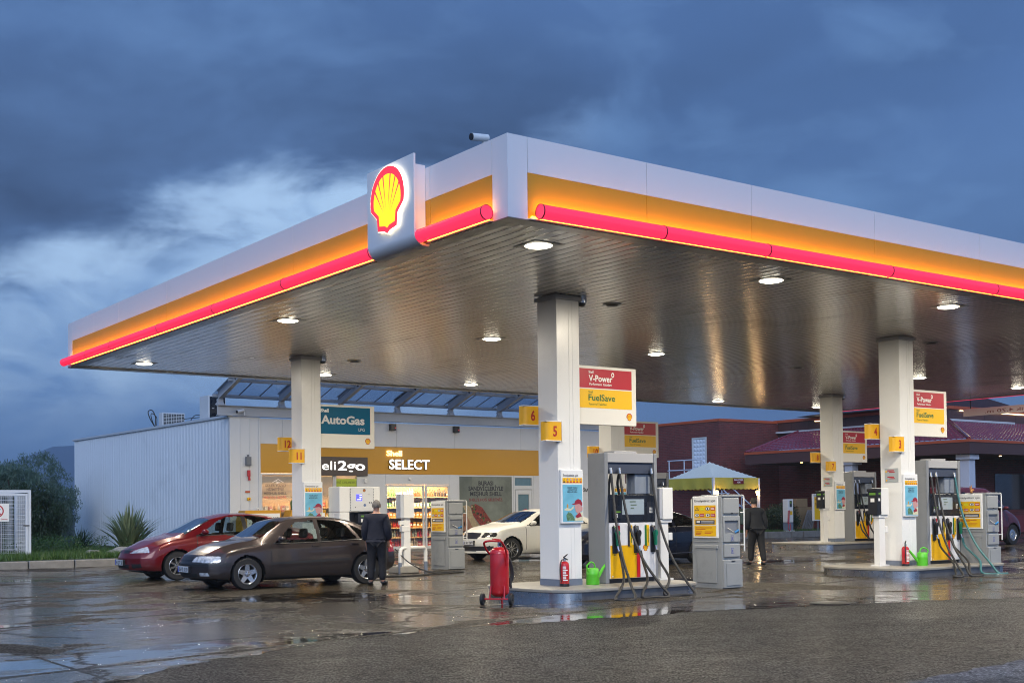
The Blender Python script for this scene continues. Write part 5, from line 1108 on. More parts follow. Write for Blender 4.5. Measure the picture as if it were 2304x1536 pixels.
# ------------------------------------------------------------------ parasol tent on the verge
GZ = thing('party_tent', 'pale blue party tent with scalloped yellow valance and two lit lanterns', 'tent', (39.25, 38.4, .43))
TOPC = mat('tent_cloth', (.72, .70, .60), .6, var=.06, scale=1.5); VAL = mat('tent_valance', (.50, .42, .06), .6, var=.15, scale=2)
W_, Dp, he, ha = 2.95, 2.95, 2.45, 3.22
def tfn(s_, t_):
    u, v = s_*2-1, t_*2-1; r_ = max(abs(u), abs(v)); z = he+(ha-he)*(1-r_)**1.08
    return (W_/2+u*W_/2-.2*(1-r_), Dp/2+v*Dp/2, z)
MB().m(TOPC).grid(tfn, 24, 24).build('roof_cloth', GZ, smooth=True, ang=20)
def vfn(e):
    def f(s_, t_):
        dr = .48+.045*abs(math.sin(s_*math.pi*11)); wv = .03*math.sin(s_*math.pi*7)*t_
        L_ = W_*s_; z = he-dr*t_
        return {0: (L_, -.01-wv, z), 1: (-.01-wv, L_, z), 2: (W_+.01+wv, L_, z), 3: (L_, Dp+.01+wv, z)}[e]
    return f
mb = MB().m(VAL)
for e in range(4): mb.grid(vfn(e), 88, 4)
mb.build('valance', GZ, smooth=True)
for (a, c) in ((.03, .03), (W_-.03, .03), (.03, Dp-.03), (W_-.03, Dp-.03)): MB().m(PWT).box(a-.05, c-.05, 0, a+.05, c+.05, he-.02).build('pole', GZ)
mb = MB(); F = Face(mb, (1.22, -.055, he-.28), (1, 0, 0), (0, 0, 1)); F.rect(0, 0, .66, .25, MAROON, .0, .01); F.text('SİGARA İÇİLEBİLİR', .33, .145, .07, PLAIN, .002, width=.60, align='c', bold=.03); F.text('ALAN', .33, .04, .07, PLAIN, .002, width=.2, align='c', bold=.03); mb.build('banner', GZ)
BULB = mat('lantern_glow', (1, .8, .5), .4, emit=(1., .62, .24), estr=16.)
for k, (a, lb) in enumerate(((.17, 'nearer to the left pole'), (W_-.17, 'on the right hand pole'))):
    o_ = thing('lantern', 'small lit wall lantern hanging under the tent valance, '+lb, 'lantern', (39.25+a, 38.36, .43+1.62), 0, 'lit lanterns on the tent poles')
    MB().m(BULB).lathe([(.03, .02), (.075, .18), (.06, .24), (0, .25)], seg=8).build('glass', o_)
    MB().m(BLACK).lathe([(.085, .252), (.05, .31), (.0, .36)], seg=8).lathe([(0, -.03), (.03, 0), (.03, .018)], seg=8).build('cap', o_)
    pl = bpy.data.lights.new('lantern_light', 'POINT'); pl.energy = 14; pl.color = (1, .58, .24); pl.shadow_soft_size = .08; po = bpy.data.objects.new('lantern_light', pl); COL.objects.link(po); po.location = (0, -.16, .12); po.parent = o_
# air and water point
am = thing('air_machine', 'white air pump post with coiled red hose on the right verge', 'air pump', (42.05, 36.6, .43))
MB().m(PW2).box(0, 0, .42, .36, .30, 1.45).build('cabinet', am, bevel=.02); MB().m(DGREY2).box(.01, .01, .06, .35, .29, .419).build('base', am); MB().m(PLAIN).box(-.03, -.05, 0, .40, .34, .06).build('foot', am)
mb = MB(); F = Face(mb, (0, -.001, 0), (1, 0, 0), (0, 0, 1)); F.rect(.12, 1.10, .27, 1.38, HEADR, .001); F.rect(.16, 1.26, .23, 1.33, GLED, .0024); F.rect(.12, .75, .30, .92, PYEL, .001); mb.build('panel', am)
MB().m(EXT).tube([(.02+.05*math.cos(k*.9)-k*.0006, -.05+.05*math.sin(k*.9), .95-k*.0065) for k in range(90)], .012, 5).tube(spline([(-.03, -.05, .38), (-.08, -.08, .15), (0, -.1, .06), (.08, -.08, .2), (.06, -.05, .4)], 6), .014, 6).build('hose', am, smooth=True)
hv = thing('air_water_sign', 'yellow free standing sign reading Hava Su on the right verge', 'sign', (43.9, 36.75, .43))
MB().m(PW2).box(0, -.05, .46, .66, .05, 1.62).box(.0, -.12, 1.621, .66, .05, 1.68).build('board', hv, bevel=.01); MB().m(DGREY).box(.30, -.03, 0, .36, .03, .459).build('pole', hv)
mb = MB(); F = Face(mb, (0, -.051, 0), (1, 0, 0), (0, 0, 1)); F.rect(.06, .52, .60, 1.55, PYEL, .001); F.text('Hava', .10, 1.38, .12, NUMR, .0025, width=.36, bold=.02); F.text('Su', .10, 1.18, .12, NUMR, .0025, width=.18, bold=.02); mb.build('print', hv)
gn = thing('wheeled_generator', 'olive green wheeled compressor standing beside the bush', 'compressor', (41.2, 38.6, .43), .1)
OLG = mat('olive_metal', (.10, .13, .09), .45, var=.3, scale=6, dirt=.4)
MB().m(OLG).prism([(0, .35), (1.25, .30), (1.30, .95), (1.1, 1.08), (.1, 1.02), (0, .8)], 0, .7, 'y').build('body', gn, bevel=.03)
MB().m(STEEL).tube([(.2, .1, 1.08), (.2, .1, 1.22), (1.1, .1, 1.26), (1.1, .1, 1.08)], .02, 6).box(.3, -.01, .6, .6, -.001, .8).build('handle', gn)
for xx in (.35, 1.05): MB().m(TYRE).lathe([(.10, -.05), (.17, -.06), (.19, 0), (.17, .06), (.10, .05)], (xx, -.06, .19), 18, 'y').m(STEEL).lathe([(0, -.05), (.10, -.045), (.10, .04), (0, .045)], (xx, -.06, .19), 16, 'y').build('wheel', gn, smooth=True)
wb = thing('plank_stack', 'stack of grey boards and boxes behind the yellow Hava Su sign', 'boards', (44.6, 38.0, .43))
mb = MB().m(mat('weathered_board', (.22, .20, .19), .7, var=.3))
for k in range(6): mb.prism([(k*.12, 0), (k*.12+.08, 0), (k*.12+.55, .95), (k*.12+.47, .95)], .0, .05, 'y')
mb.build('boards', wb); MB().m(mat('carton', (.25, .17, .09), .8)).box(.2, .3, .0, 1.2, .9, 1.1).box(.1, .4, 1.11, .9, .9, 1.5).build('boxes', wb)

# ------------------------------------------------------------------ wire gas cage at the left
GC = thing('gas_cage', 'white wire mesh cage with a no entry hand sign at the left edge', 'gas cage', (9.55, 36.1, .22)); CG = mat('cage_white', (.60, .64, .70), .4, var=.05)
MB().m(CG).box(-3.2, -.04, 0, -3.12, .04, 2.02).box(-.08, -.04, 0, 0, .04, 2.02).box(-3.12, -.04, 1.94, -.08, .04, 2.02).box(-3.12, -.04, .0, -.08, .04, .07).box(-3.2, 1.4, 0, -3.12, 1.48, 2.02).box(-.08, 1.4, 0, 0, 1.48, 2.02).box(-.075, .04, 1.95, -.005, 1.4, 2.015).box(-.075, .04, .0, -.005, 1.4, .07).box(-3.12, 1.4, 1.94, -.08, 1.48, 2.02).build('frame', GC, bevel=.006)
dr = MB().m(CG).box(-1.3, -.065, .08, -1.24, -.041, 1.92).box(-.16, -.065, .08, -.10, -.041, 1.92).box(-1.24, -.065, 1.86, -.16, -.041, 1.92).box(-1.24, -.065, .08, -.16, -.041, .14).build('door', GC, bevel=.004)
def mesh_panel(mb, x0, x1, yy, z0, z1, ax='x'):
    k = x0
    while k < x1: (mb.box(k-.004, yy-.004, z0, k+.004, yy+.004, z1) if ax == 'x' else mb.box(yy-.004, k-.004, z0, yy+.004, k+.004, z1)); k += .06
    k = z0
    for i, z in enumerate(np.arange(z0, z1, .105)): (mb.box(x0, yy-.009, z-.004, x1, yy-.0045, z+.004) if ax == 'x' else mb.box(yy-.009, x0, z-.004, yy-.0045, x1, z+.004))
mb = MB().m(CG); mesh_panel(mb, -1.22, -.17, -.05, .15, 1.85); mb.build('mesh', dr)
mb = MB().m(CG); mesh_panel(mb, -3.1, -1.34, 0, .08, 1.93); mesh_panel(mb, .05, 1.4, -.03, .08, 1.93, 'y'); mesh_panel(mb, -3.1, -.1, 1.44, .08, 1.93); mb.build('mesh', GC)
MB().m(BLACK).box(-.22, -.085, 1.0, -.06, -.066, 1.03).build('latch', GC)
sgn = thing('hand_warning_sign', 'white sign with a crossed out black hand on the wire cage door', 'warning sign', (9.55-1.28, 36.0, 1.36))
MB().m(PLAIN).box(.0, -.03, 0, .66, -.02, .50).box(.22, -.025, .51, .42, -.02, .66).build('plate', sgn)
mb = MB(); F = Face(mb, (0, -.031, 0), (1, 0, 0), (0, 0, 1)); F.disc(.34, .29, .18, PRED, .001, 28); F.disc(.34, .29, .145, PLAIN, .0024, 28); F.poly([(.29, .19), (.27, .30), (.29, .31), (.31, .27), (.31, .38), (.335, .38), (.345, .31), (.36, .40), (.385, .39), (.38, .31), (.41, .36), (.43, .35), (.40, .24), (.37, .18)], INK, .0038); F.poly([(.22, .385), (.24, .405), (.465, .195), (.445, .175)], PRED, .005); F.rect(.04, .40, .15, .46, BLUE, .001); F.text('Yetkiliden Başkası Giremez', .33, .045, .04, PRED, .001, width=.58, align='c', bold=.02); mb.build('print', sgn)
for k in range(5):
    o_ = thing('gas_cylinder', 'grey gas cylinder standing inside the wire cage at the left edge', 'gas cylinder', (7.0+k*.45, 36.9, .25), 0, 'gas cylinders in the cage'); MB().m(mat('cylinder_grey', (.22, .24, .27), .4)).lathe([(.15, 0), (.16, .03), (.16, 1.1), (.10, 1.22), (.03, 1.26), (.03, 1.34), (0, 1.34)], seg=16).build('body', o_, smooth=True)

# ------------------------------------------------------------------ vegetation
def leafmat(name, a, b_, tr=.25):
    m, n = pmat(name); t = n.new('ShaderNodeNewGeometry'); P_ = t.outputs['Position']; r = X(m.node_tree, t.outputs['Random Per Island'])
    p = n.new('ShaderNodeBsdfPrincipled'); n.link(n.mix((r*.8+n.noise(P_, 1.3, 3)*.5-.15).clamp(), a, b_), p.inputs['Base Color']); p.inputs['Roughness'].default_value = .42
    tl = n.new('ShaderNodeBsdfTranslucent'); tl.inputs[0].default_value = (*b_, 1); mx = n.new('ShaderNodeMixShader'); mx.inputs[0].default_value = tr
    o = n.new('ShaderNodeOutputMaterial'); n.link(p.outputs[0], mx.inputs[1]); n.link(tl.outputs[0], mx.inputs[2]); n.link(mx.outputs[0], o.inputs[0]); return m
def leaves(name, parent, mt, centres, per, rad, ln, wd, up=.3):
    """clouds of slim leaves around centres (n,3)"""
    C_ = np.asarray(centres, float); n_ = len(C_)*per; c = np.repeat(C_, per, 0)
    d = RNG.normal(size=(n_, 3)); d /= np.linalg.norm(d, axis=1)[:, None]; c = c+d*rad*RNG.random((n_, 1))**.5
    a = RNG.normal(size=(n_, 3)); a[:, 2] = np.abs(a[:, 2])*1.0+up; a /= np.linalg.norm(a, axis=1)[:, None]
    b_ = np.cross(a, RNG.normal(size=(n_, 3))); b_ /= np.linalg.norm(b_, axis=1)[:, None]
    L_ = ln*(.6+.8*RNG.random((n_, 1))); w_ = wd*(.7+.6*RNG.random((n_, 1)))
    v = np.stack([c-a*L_/2, c+b_*w_/2, c+a*L_/2, c-b_*w_/2], 1).reshape(-1, 3)
    me = bpy.data.meshes.new(name); me.from_pydata(v.tolist(), [], [(4*i, 4*i+1, 4*i+2, 4*i+3) for i in range(n_)]); me.materials.append(mt); me.update()
    o_ = bpy.data.objects.new(name, me); COL.objects.link(o_); o_.parent = parent; return o_
LF1 = leafmat('willow_leaf', (.035, .075, .045), (.17, .25, .19)); LF2 = leafmat('dark_leaf', (.010, .022, .010), (.045, .08, .035)); LF3 = leafmat('verge_leaf', (.018, .05, .012), (.06, .13, .03))
BARK = mat('bark', (.05, .035, .025), .8, var=.3, scale=20, bump=.5)
def bush(lbl, loc, rx, ry, h, n_c, mt, kind='bush', zlo=.15, group=None, per=72, ln=.13, wd=.028):
    B_ = thing(kind, lbl, kind, loc, 0, group); cs = []; mb = MB().m(BARK)
    nb = 9
    tips = []
    for k in range(nb):
        a = 2*math.pi*k/nb+random.uniform(-.3, .3); r_ = random.uniform(.25, .75); top = (rx*r_*math.cos(a), ry*r_*math.sin(a), h*random.uniform(.4, .74)); tips.append(top)
        mb.tube(spline([(0, 0, 0), (top[0]*.3, top[1]*.3, top[2]*.35), (top[0]*.75, top[1]*.75, top[2]*.7), top], 4), [.07-.004*i for i in range(13)], 6)
    mb.build('stems', B_, smooth=True)
    while len(cs) < n_c:
        u, v, q = random.uniform(-1, 1), random.uniform(-1, 1), random.uniform(zlo, 1)
        e = u*u+v*v+((q-.5)/.56)**2*.9
        if e < 1 and random.random() < .25+.75*e: 
            lump = .86+.14*math.sin(u*7+v*5)*math.cos(q*8+u*3)
            cs.append((u*rx*lump, v*ry*lump, q*h*(.9+.12*math.sin(u*6+v*3))))
    leaves('foliage', B_, mt, cs, per, .26, ln, wd, .6)
    return B_
G_ = 'bushes on the left verge'
bush('tall grey green bush against the white corrugated wall', (12.7, 48.8, .3), 2.2, 1.8, 3.55, 480, LF1, group=G_)
bush('wide grey green bush behind the wire cage', (9.3, 48.8, .3), 2.6, 2.0, 3.25, 480, LF1, group=G_)
bush('bush rising at the left edge above the wire cage', (6.3, 49.6, .3), 2.6, 2.0, 3.1, 380, LF1, group=G_)
bush('dark low bush in the shade between cage and wall', (11.7, 45.0, .3), 1.5, 1.1, 2.3, 300, LF2, group=G_)
bush('dark low bush directly right of the wire cage', (10.0, 44.4, .3), 1.5, 1.1, 2.4, 300, LF2, group=G_)
bush('dark trees far behind the wire cage', (3.5, 52, .3), 3, 2, 2.6, 160, LF2, group=G_)
bush('round green bush between the air pump and the yellow sign', (43.4, 38.2, .43), .95, .8, 1.25, 150, LF2, per=60, ln=.09, wd=.04)
def blades(lbl, loc, n_, h, spread, mt, name='flax_plant', wd=.045, droop=.5):
    P_ = thing(name, lbl, 'plant', loc); mb = MB().m(mt)
    for k in range(n_):
        a = random.uniform(0, 2*math.pi); t0 = random.uniform(.05, 1)*spread; L_ = h*random.uniform(.6, 1.08)*(1-.18*t0/spread); dr = droop*t0/spread*random.uniform(.5, 1.3); w_ = wd*random.uniform(.7, 1.2)
        px, py = -math.sin(a), math.cos(a); bx_, by_ = .12*random.uniform(-1, 1), .12*random.uniform(-1, 1); v = []; N_ = 6
        for i in range(N_+1):
            s_ = i/N_; r_ = t0*s_*(.7+.5*s_*dr*2); z = L_*(s_-dr*.45*s_**3); ww = w_*(1-s_**3)*(.6+.8*s_*(1-s_)*2)+.002
            c_ = (bx_+math.cos(a)*r_, by_+math.sin(a)*r_, z); v += [(c_[0]-px*ww/2, c_[1]-py*ww/2, z), (c_[0]+px*ww/2, c_[1]+py*ww/2, z)]
        mb.add(v, [(2*i, 2*i+1, 2*i+3, 2*i+2) for i in range(N_)])
    mb.build('blades', P_); return P_
FLX = leafmat('flax_leaf', (.06, .10, .04), (.30, .34, .18), .15)
blades('large spiky flax plant with striped pale green blades in front of the white wall', (13.3, 38.9, .3), 190, 1.7, 1.25, FLX, wd=.105)
blades('small dark fan palm left of the large flax plant', (12.4, 41.0, .3), 110, .95, 1.15, LF2, 'fan_palm', .035, .8)
STN = mat('boulder', (.30, .28, .25), .8, var=.25, scale=6, bump=1, bscale=12)
for k, (xx, yy, rr, lb) in enumerate(((11.9, 35.3, .34, 'largest of the pale rocks in front of the flax plant'), (12.75, 34.9, .30, 'pale rock half hidden by the nose of the red car'), (11.2, 35.9, .22, 'smallest grey rock left of the flax plant'))):
    def rf(s_, t_):
        th, ph = s_*2*math.pi, t_*math.pi; d_ = 1+.16*math.sin(3*th+k)*math.sin(ph)+.1*math.sin(5*ph+th*2+k); return (1.25*rr*d_*math.sin(ph)*math.cos(th), rr*d_*math.sin(ph)*math.sin(th), .62*rr*d_*-math.cos(ph))
    tag(MB().m(STN).grid(rf, 24, 14).build('boulder', smooth=True, ang=60, loc=(xx, yy, .36)), lb, 'rock', 'pale rocks on the left verge')
def grass(name, n_, fx, h0, mt, lbl):
    c = np.array([fx() for _ in range(n_)]); a = RNG.normal(size=(n_, 3))*.35; a[:, 2] = 1; a /= np.linalg.norm(a, axis=1)[:, None]; L_ = h0*(.4+.9*RNG.random((n_, 1))); th = RNG.random(n_)*6.28; b_ = np.stack([np.cos(th), np.sin(th), 0*th], 1)*.012
    v = np.stack([c-b_, c+b_, c+a*L_], 1).reshape(-1, 3); me = bpy.data.meshes.new(name); me.from_pydata(v.tolist(), [], [(3*i, 3*i+1, 3*i+2) for i in range(n_)]); me.materials.append(mt); me.update(); o_ = bpy.data.objects.new(name, me); COL.objects.link(o_); tag(o_, lbl, 'grass', kind='stuff')
GRS = leafmat('grass_blade', (.020, .055, .010), (.075, .15, .025)); 
def gl():
    while True:
        x, y = random.uniform(5.5, 15.4), 33.5+abs(random.gauss(0, 3.6))
        if y < 47: return (x, y, .32)
grass('grass', 26000, gl, .20, GRS, 'green grass and weeds on the left verge')
grass('grass', 9000, lambda: (random.uniform(36.3, 48.8), 36.35+abs(random.gauss(0, 1.6)), .42), .12, GRS, 'dark grass on the right verge')
def wl(): 
    x = random.gauss(10.6, .9); return (x, random.uniform(36.5, 42), random.uniform(.35, .8))
leaves('weeds', None, LF3, [wl() for _ in range(220)], 30, .22, .06, .03); o_ = bpy.data.objects[-1] if False else None
for o_ in COL.objects:
    if o_.name == 'weeds': tag(o_, 'yellow green weeds growing in front of the dark bushes', 'weeds', kind='stuff')
# hills far behind, lost in low cloud
HM = mat('far_hills', (.030, .055, .10), .9, var=.15, scale=.002)
def hill(name, pts, d, col):
    """ridge line: (compass bearing in degrees, height in metres) at distance d"""
    mb = MB().m(col); vs = [(math.sin(math.radians(a))*d, math.cos(math.radians(a))*d, h) for a, h in pts]; n_ = len(pts)
    vs += [(x*.80, y*.80, -2) for x, y, h in vs]
    mb.add(vs, [(i, i+1, i+1+n_, i+n_) for i in range(n_-1)]); tag(mb.build(name, smooth=True), kind='structure')
hill('hills', [(-0.41, 40), (5.33, 150), (8.48, 190), (11.49, 175), (13.58, 130), (15.74, 180), (17.77, 186), (19.66, 172), (23.36, 150), (28.18, 160), (33.12, 110), (43.49, 60), (62.36, 30)], 3300, HM)
# ------------------------------------------------------------------ cars: a lofted shell cut into painted, glazed and lamp parts
CGL = glassmat('car_glass', (.72, .80, .78), 1.0, .92)
WSG = glassmat('windscreen_glass', (.62, .70, .68), 1.5, .75, .03)
LAMPG = mat('lamp_glass', (.55, .57, .60), .08, .25, var=.5, scale=16, coat=1); LAMPD = mat('dark_lamp', (.06, .06, .065), .08, .3, var=.8, scale=30, coat=1); ALLOY = mat('alloy', (.55, .56, .57), .25, .9, var=.05)
WELL = mat('wheel_well', (.008, .008, .008), .8); SEAT = mat('car_seat', (.03, .03, .033), .8, var=.2); DARKPL = mat('dark_trim', (.02, .02, .022), .4, var=.1)
PLT = mat('plate_white', (.68, .69, .70), .3); TAIL = mat('tail_lamp', (.35, .01, .015), .12, coat=1)
def paint(name, col, metal=.5, rough=.28):
    m, n = pmat(name); b = n.new('ShaderNodeBsdfPrincipled'); o = n.new('ShaderNodeOutputMaterial'); n.link(b.outputs[0], o.inputs[0]); t = n.new('ShaderNodeTexCoord').outputs['Object']
    drops = n.voro(t, 42.).step(.30, .12); sp = n.noise(t, 4., 3).step(.42, .60)
    dirt = n.xyz(t)[2].step(.50, .18)*n.noise(t, 5, 5, .7)*.5
    n.link(n.mix(dirt, n.mix(n.noise(t, 1.5, 3), col, tuple(v*1.12 for v in col)), (.045, .04, .034)), b.inputs['Base Color']); b.inputs['Metallic'].default_value = metal; b.inputs['Roughness'].default_value = rough
    n.link(dirt*.5+rough, b.inputs['Roughness']); b.inputs['Specular IOR Level'].default_value = .25; b.inputs['Coat Weight'].default_value = .7; n.link(dirt*.5+.03, b.inputs['Coat Roughness'])
    bn = n.new('ShaderNodeBump'); bn.inputs['Strength'].default_value = .35; bn.inputs['Distance'].default_value = .002; n.link(drops*sp, bn.inputs['Height']); n.link(bn.outputs[0], b.inputs['Coat Normal'])
    return m
def inpoly(px, pz, poly):
    c = np.zeros(px.shape, bool); n = len(poly); j = n-1
    for i in range(n):
        xi, yi = poly[i]; xj, yj = poly[j]
        k = ((yi > pz) != (yj > pz)) & (px < (xj-xi)*(pz-yi)/((yj-yi) or 1e-9)+xi); c ^= k; j = i
    return c
def wheel(parent, x, y, z, r, side, kind, rimr):
    o_ = thing('wheel', None, None, (x, y, z)); o_.parent = parent
    for k in ('category', 'label'):
        if k in o_: del o_[k]
    w_ = .098; s = side
    MB().m(TYRE).lathe([(rimr, -w_), (r-.02, -w_*1.0), (r, -w_*.72), (r+.0, w_*.72), (r-.02, w_), (rimr, w_)], seg=40, ax='y', cap=False).build('tyre', o_, smooth=True, ang=50)
    mb = MB().m(ALLOY).lathe([(rimr+.004, s*.092), (rimr-.006, s*.098), (rimr-.022, s*.082), (rimr-.03, s*.03)], seg=40, ax='y', cap=False).m(WELL).lathe([(0, s*.012), (rimr-.004, s*.010)], seg=24, ax='y', cap=False).m(ALLOY)
    n_ = {'five': 5, 'ten': 10, 'multi': 8, 'cap': 0}[kind]
    for k in range(n_):
        a = 2*math.pi*k/n_+.31; c, sn = math.cos(a), math.sin(a); hw0, hw1 = {'five': (.055, .036), 'ten': (.014, .010), 'multi': (.022, .018)}[kind]; R1 = rimr-.012
        def P(rr, t_, yy): return (c*rr-sn*t_, yy*s, sn*rr+c*t_)
        vs = [P(.03, -hw0, .075), P(.03, hw0, .075), P(R1, hw1, .085), P(R1, -hw1, .085), P(.03, -hw0*1.1, .03), P(.03, hw0*1.1, .03), P(R1, hw1*1.2, .04), P(R1, -hw1*1.2, .04)]
        mb.add(vs, [(0, 1, 2, 3), (0, 3, 7, 4), (1, 5, 6, 2), (2, 6, 7, 3), (0, 4, 5, 1)])
    if kind == 'cap': mb.lathe([(0, s*.088), (.05, s*.09), (.06, s*.078), (rimr-.05, s*.085), (rimr-.02, s*.075)], seg=30, ax='y', cap=False)
    mb.lathe([(0, s*.088), (.055, s*.082), (.065, s*.05)], seg=20, ax='y', cap=False)
    if kind != 'cap':
        mb.m(BLACK)
        for k in range(5): a = 2*math.pi*k/5+.31+math.pi/5; mb.lathe([(0, s*.0905), (.011, s*.090), (.011, s*.07)], (math.cos(a)*.045, 0, math.sin(a)*.045), 8, 'y')
    mb.build('rim', o_, smooth=True, ang=40)
    return o_
def make_car(lbl, name, loc, rot, P):
    C = thing(name, lbl, 'car', loc, rot); L, Wd = P['L'], P['W']/2; NS, NA, NB_, NC = 230, 30, 22, 26
    xs = np.linspace(0, L, NS); f = lambda k: np.interp(xs, *zip(*P[k]))
    def sm(a, k=5): kern = np.hanning(k+2)[1:-1]; kern /= kern.sum(); p = np.pad(a, k//2, 'edge'); return np.convolve(p, kern, 'valid')
    top, belt, bot = sm(f('top'), 9), sm(f('belt'), 15), sm(f('bot'), 9); wr = sm(f('wr'), 15)*Wd
    u = np.clip(xs/.55, 0, 1); v = np.clip((L-xs)/.6, 0, 1); plan = (1-.16*(1-u)**2.6)*(1-.15*(1-v)**2.6); W1 = Wd*plan
    rings = []
    for i in range(NS):
        w, tb, bl, bt = W1[i], top[i], belt[i], bot[i]; bl = min(bl, tb-.03)
        A = []
        for k in range(5): A.append((w*.90*k/5, bt))
        for k in range(NA):
            t = k/(NA-1); z = bt+(bl-bt)*t
            y = w*(.925+.075*math.sin(math.pi*min(1, t*1.0)**.75*.93)**.7) if True else w
            y -= w*.020*max(0, (t-.82)/.18)**2
            A.append((y, z))
        yb = A[-1][0]; drop = P['drop']*(1 if tb-bl > .2 else max(.25, (tb-bl)/.2)); yr = min(wr[i], yb-.02); zr = tb-drop*(.75 if tb-bl > .2 else .6)
        zr = max(zr, bl+.006)
        for k in range(1, NB_+1):
            t = k/NB_; A.append((yb+(yr-yb)*t-.0+.012*math.sin(math.pi*t)*(1 if tb-bl > .2 else 0), bl+(zr-bl)*t))
        for k in range(1, NC+1):
            t = k/NC; A.append((yr*(1-t), zr+(tb-zr)*math.sin(t*math.pi/2)**.9))
        A = np.array(A); 
        for _ in range(3):
            B = A.copy(); j0, j1 = 5+NA-3, len(A)-2; B[j0:j1] = (A[j0-1:j1-1]+2*A[j0:j1]+A[j0+1:j1+1])/4; A = B
        rings.append(A)
    R = np.array(rings); nr = R.shape[1]                      # NS x nr x (y,z)
    full = np.concatenate([R, (R*[-1, 1])[:, ::-1][:, 1:]], 1); nf = full.shape[1]
    Y, Z = full[..., 0], full[..., 1]; Xm = np.repeat(xs[:, None], nf, 1)
    def warp(X_, Y_, Z_):
        ff = np.clip(1-X_/.9, 0, 1)**1.5; fr = np.clip(1-(L-X_)/.9, 0, 1)**1.5
        return X_+ff*(P.get('bowf', .22)*(Y_/Wd)**2+np.interp(Z_, *zip(*P['nose'])))-fr*(.20*(Y_/Wd)**2+np.interp(Z_, *zip(*P['tail'])))
    V = [np.stack([warp(Xm, Y, Z), Y, Z], -1).reshape(-1, 3)]; F_ = []; reg = []
    ii, jj = np.meshgrid(np.arange(NS-1), np.arange(nf-1), indexing='ij'); a = (ii*nf+jj).ravel(); F_.append(np.stack([a, a+1, a+nf+1, a+nf], 1)); reg.append(np.where((jj.ravel() < 5) | (jj.ravel() >= nf-1-5), 'U', np.where((jj.ravel() < 5+NA+NB_) | (jj.ravel() >= nf-1-5-NA-NB_), 'S', 'T')))
    off = NS*nf
    for e, st in ((0, 0), (1, NS-1)):                          # end caps
        h = R[st]; K = 60; t = np.linspace(-1, 1, K+1); yy = h[:, None, 0]*t[None]; zz = np.repeat(h[:, None, 1], K+1, 1); xx = np.full_like(yy, xs[st])
        V.append(np.stack([warp(xx, yy, zz), yy, zz], -1).reshape(-1, 3)); i2, j2 = np.meshgrid(np.arange(nr-1), np.arange(K), indexing='ij'); b = (off+i2*(K+1)+j2).ravel()
        q = np.stack([b, b+1, b+K+2, b+K+1], 1); F_.append(q if e == 0 else q[:, ::-1]); reg.append(np.full(len(q), 'F' if e == 0 else 'R')); off += nr*(K+1)
    V = np.concatenate(V); F_ = np.concatenate(F_); reg = np.concatenate(reg); c = V[F_].mean(1); cx, cy, cz = c.T
    lab = np.full(len(F_), 'body', object); side = (reg == 'S'); low = side & (cz < np.interp(cx, xs, belt)+.0)
    # wheel arches
    for wx in (P['wf'], P['wf']+P['wb']):
        rr = P['wr_']+.055; m_ = ((cx-wx)**2+(cz-P['wr_'])**2 < rr**2) & (np.abs(cy) > Wd*.55); lab[m_] = 'cut'
        m_ = ((cx-wx)**2+(cz-P['wr_'])**2 < (rr+.03)**2) & (lab == 'body') & side; lab[m_] = 'arch'
    for nm, poly in P['side']: lab[side & inpoly(cx, cz, poly) & (lab == 'body')] = nm
    for nm, poly in P['toppoly']: lab[np.isin(reg, ('T', 'S')) & inpoly(cx, np.abs(cy), poly) & (cz > P['tz']) & (lab == 'body')] = nm
    for nm, poly in P['front']: lab[((reg == 'F') | ((cx < .42) & (side | (reg == 'T')))) & inpoly(np.abs(cy), cz, poly) & (lab == 'body')] = nm
    for nm, poly in P['rear']: lab[((reg == 'R') | ((cx > L-.35) & side)) & inpoly(np.abs(cy), cz, poly) & (lab == 'body')] = nm
    lab[(cz < P['sill']) & (lab == 'body')] = 'underside'
    parts = P['parts']; made = {}
    groups = {}
    for nm in set(lab):
        if nm == 'cut': continue
        grp = parts.get(nm, ('body', P['paint']))[0]; groups.setdefault(grp, []).append(nm)
    for grp, nms in groups.items():
        sel = np.isin(lab, nms)
        split = [(sel, grp)]
        if grp in ('headlight', 'tail_light', 'fog_lamp'): split = [(sel & (cy < 0), grp), (sel & (cy >= 0), grp)]
        elif grp in ('side_window', 'window_pillar', 'window_seal', 'chrome_strip', 'lower_grille'): split = [((lab == nm) & sg_, grp) for nm in nms for sg_ in ((cy < 0), (cy >= 0))]
        for s_, g_ in split:
            if not s_.any(): continue
            fs = F_[s_]; ids, inv = np.unique(fs, return_inverse=True); fs = inv.reshape(fs.shape); mats_ = []; mi = []
            for nm in lab[s_]:
                mt = parts.get(nm, ('body', P['paint']))[1]
                if mt not in mats_: mats_.append(mt)
                mi.append(mats_.index(mt))
            me = bpy.data.meshes.new(g_); me.from_pydata(V[ids].tolist(), [], fs.tolist())
            for mt in mats_: me.materials.append(mt)
            me.polygons.foreach_set('material_index', mi); bm = bmesh.new(); bm.from_mesh(me); bmesh.ops.remove_doubles(bm, verts=bm.verts, dist=1e-4); bmesh.ops.recalc_face_normals(bm, faces=bm.faces); bm.to_mesh(me); bm.free()
            me.polygons.foreach_set('use_smooth', [True]*len(me.polygons)); me.update()
            o_ = bpy.data.objects.new(g_, me); COL.objects.link(o_); o_.parent = C; made.setdefault(g_, o_)
    def ys(x, z):
        i = min(NS-1, max(0, int(round(x/L*(NS-1))))); h = R[i][5:5+NA+NB_]; return float(np.interp(z, h[:, 1], h[:, 0]))
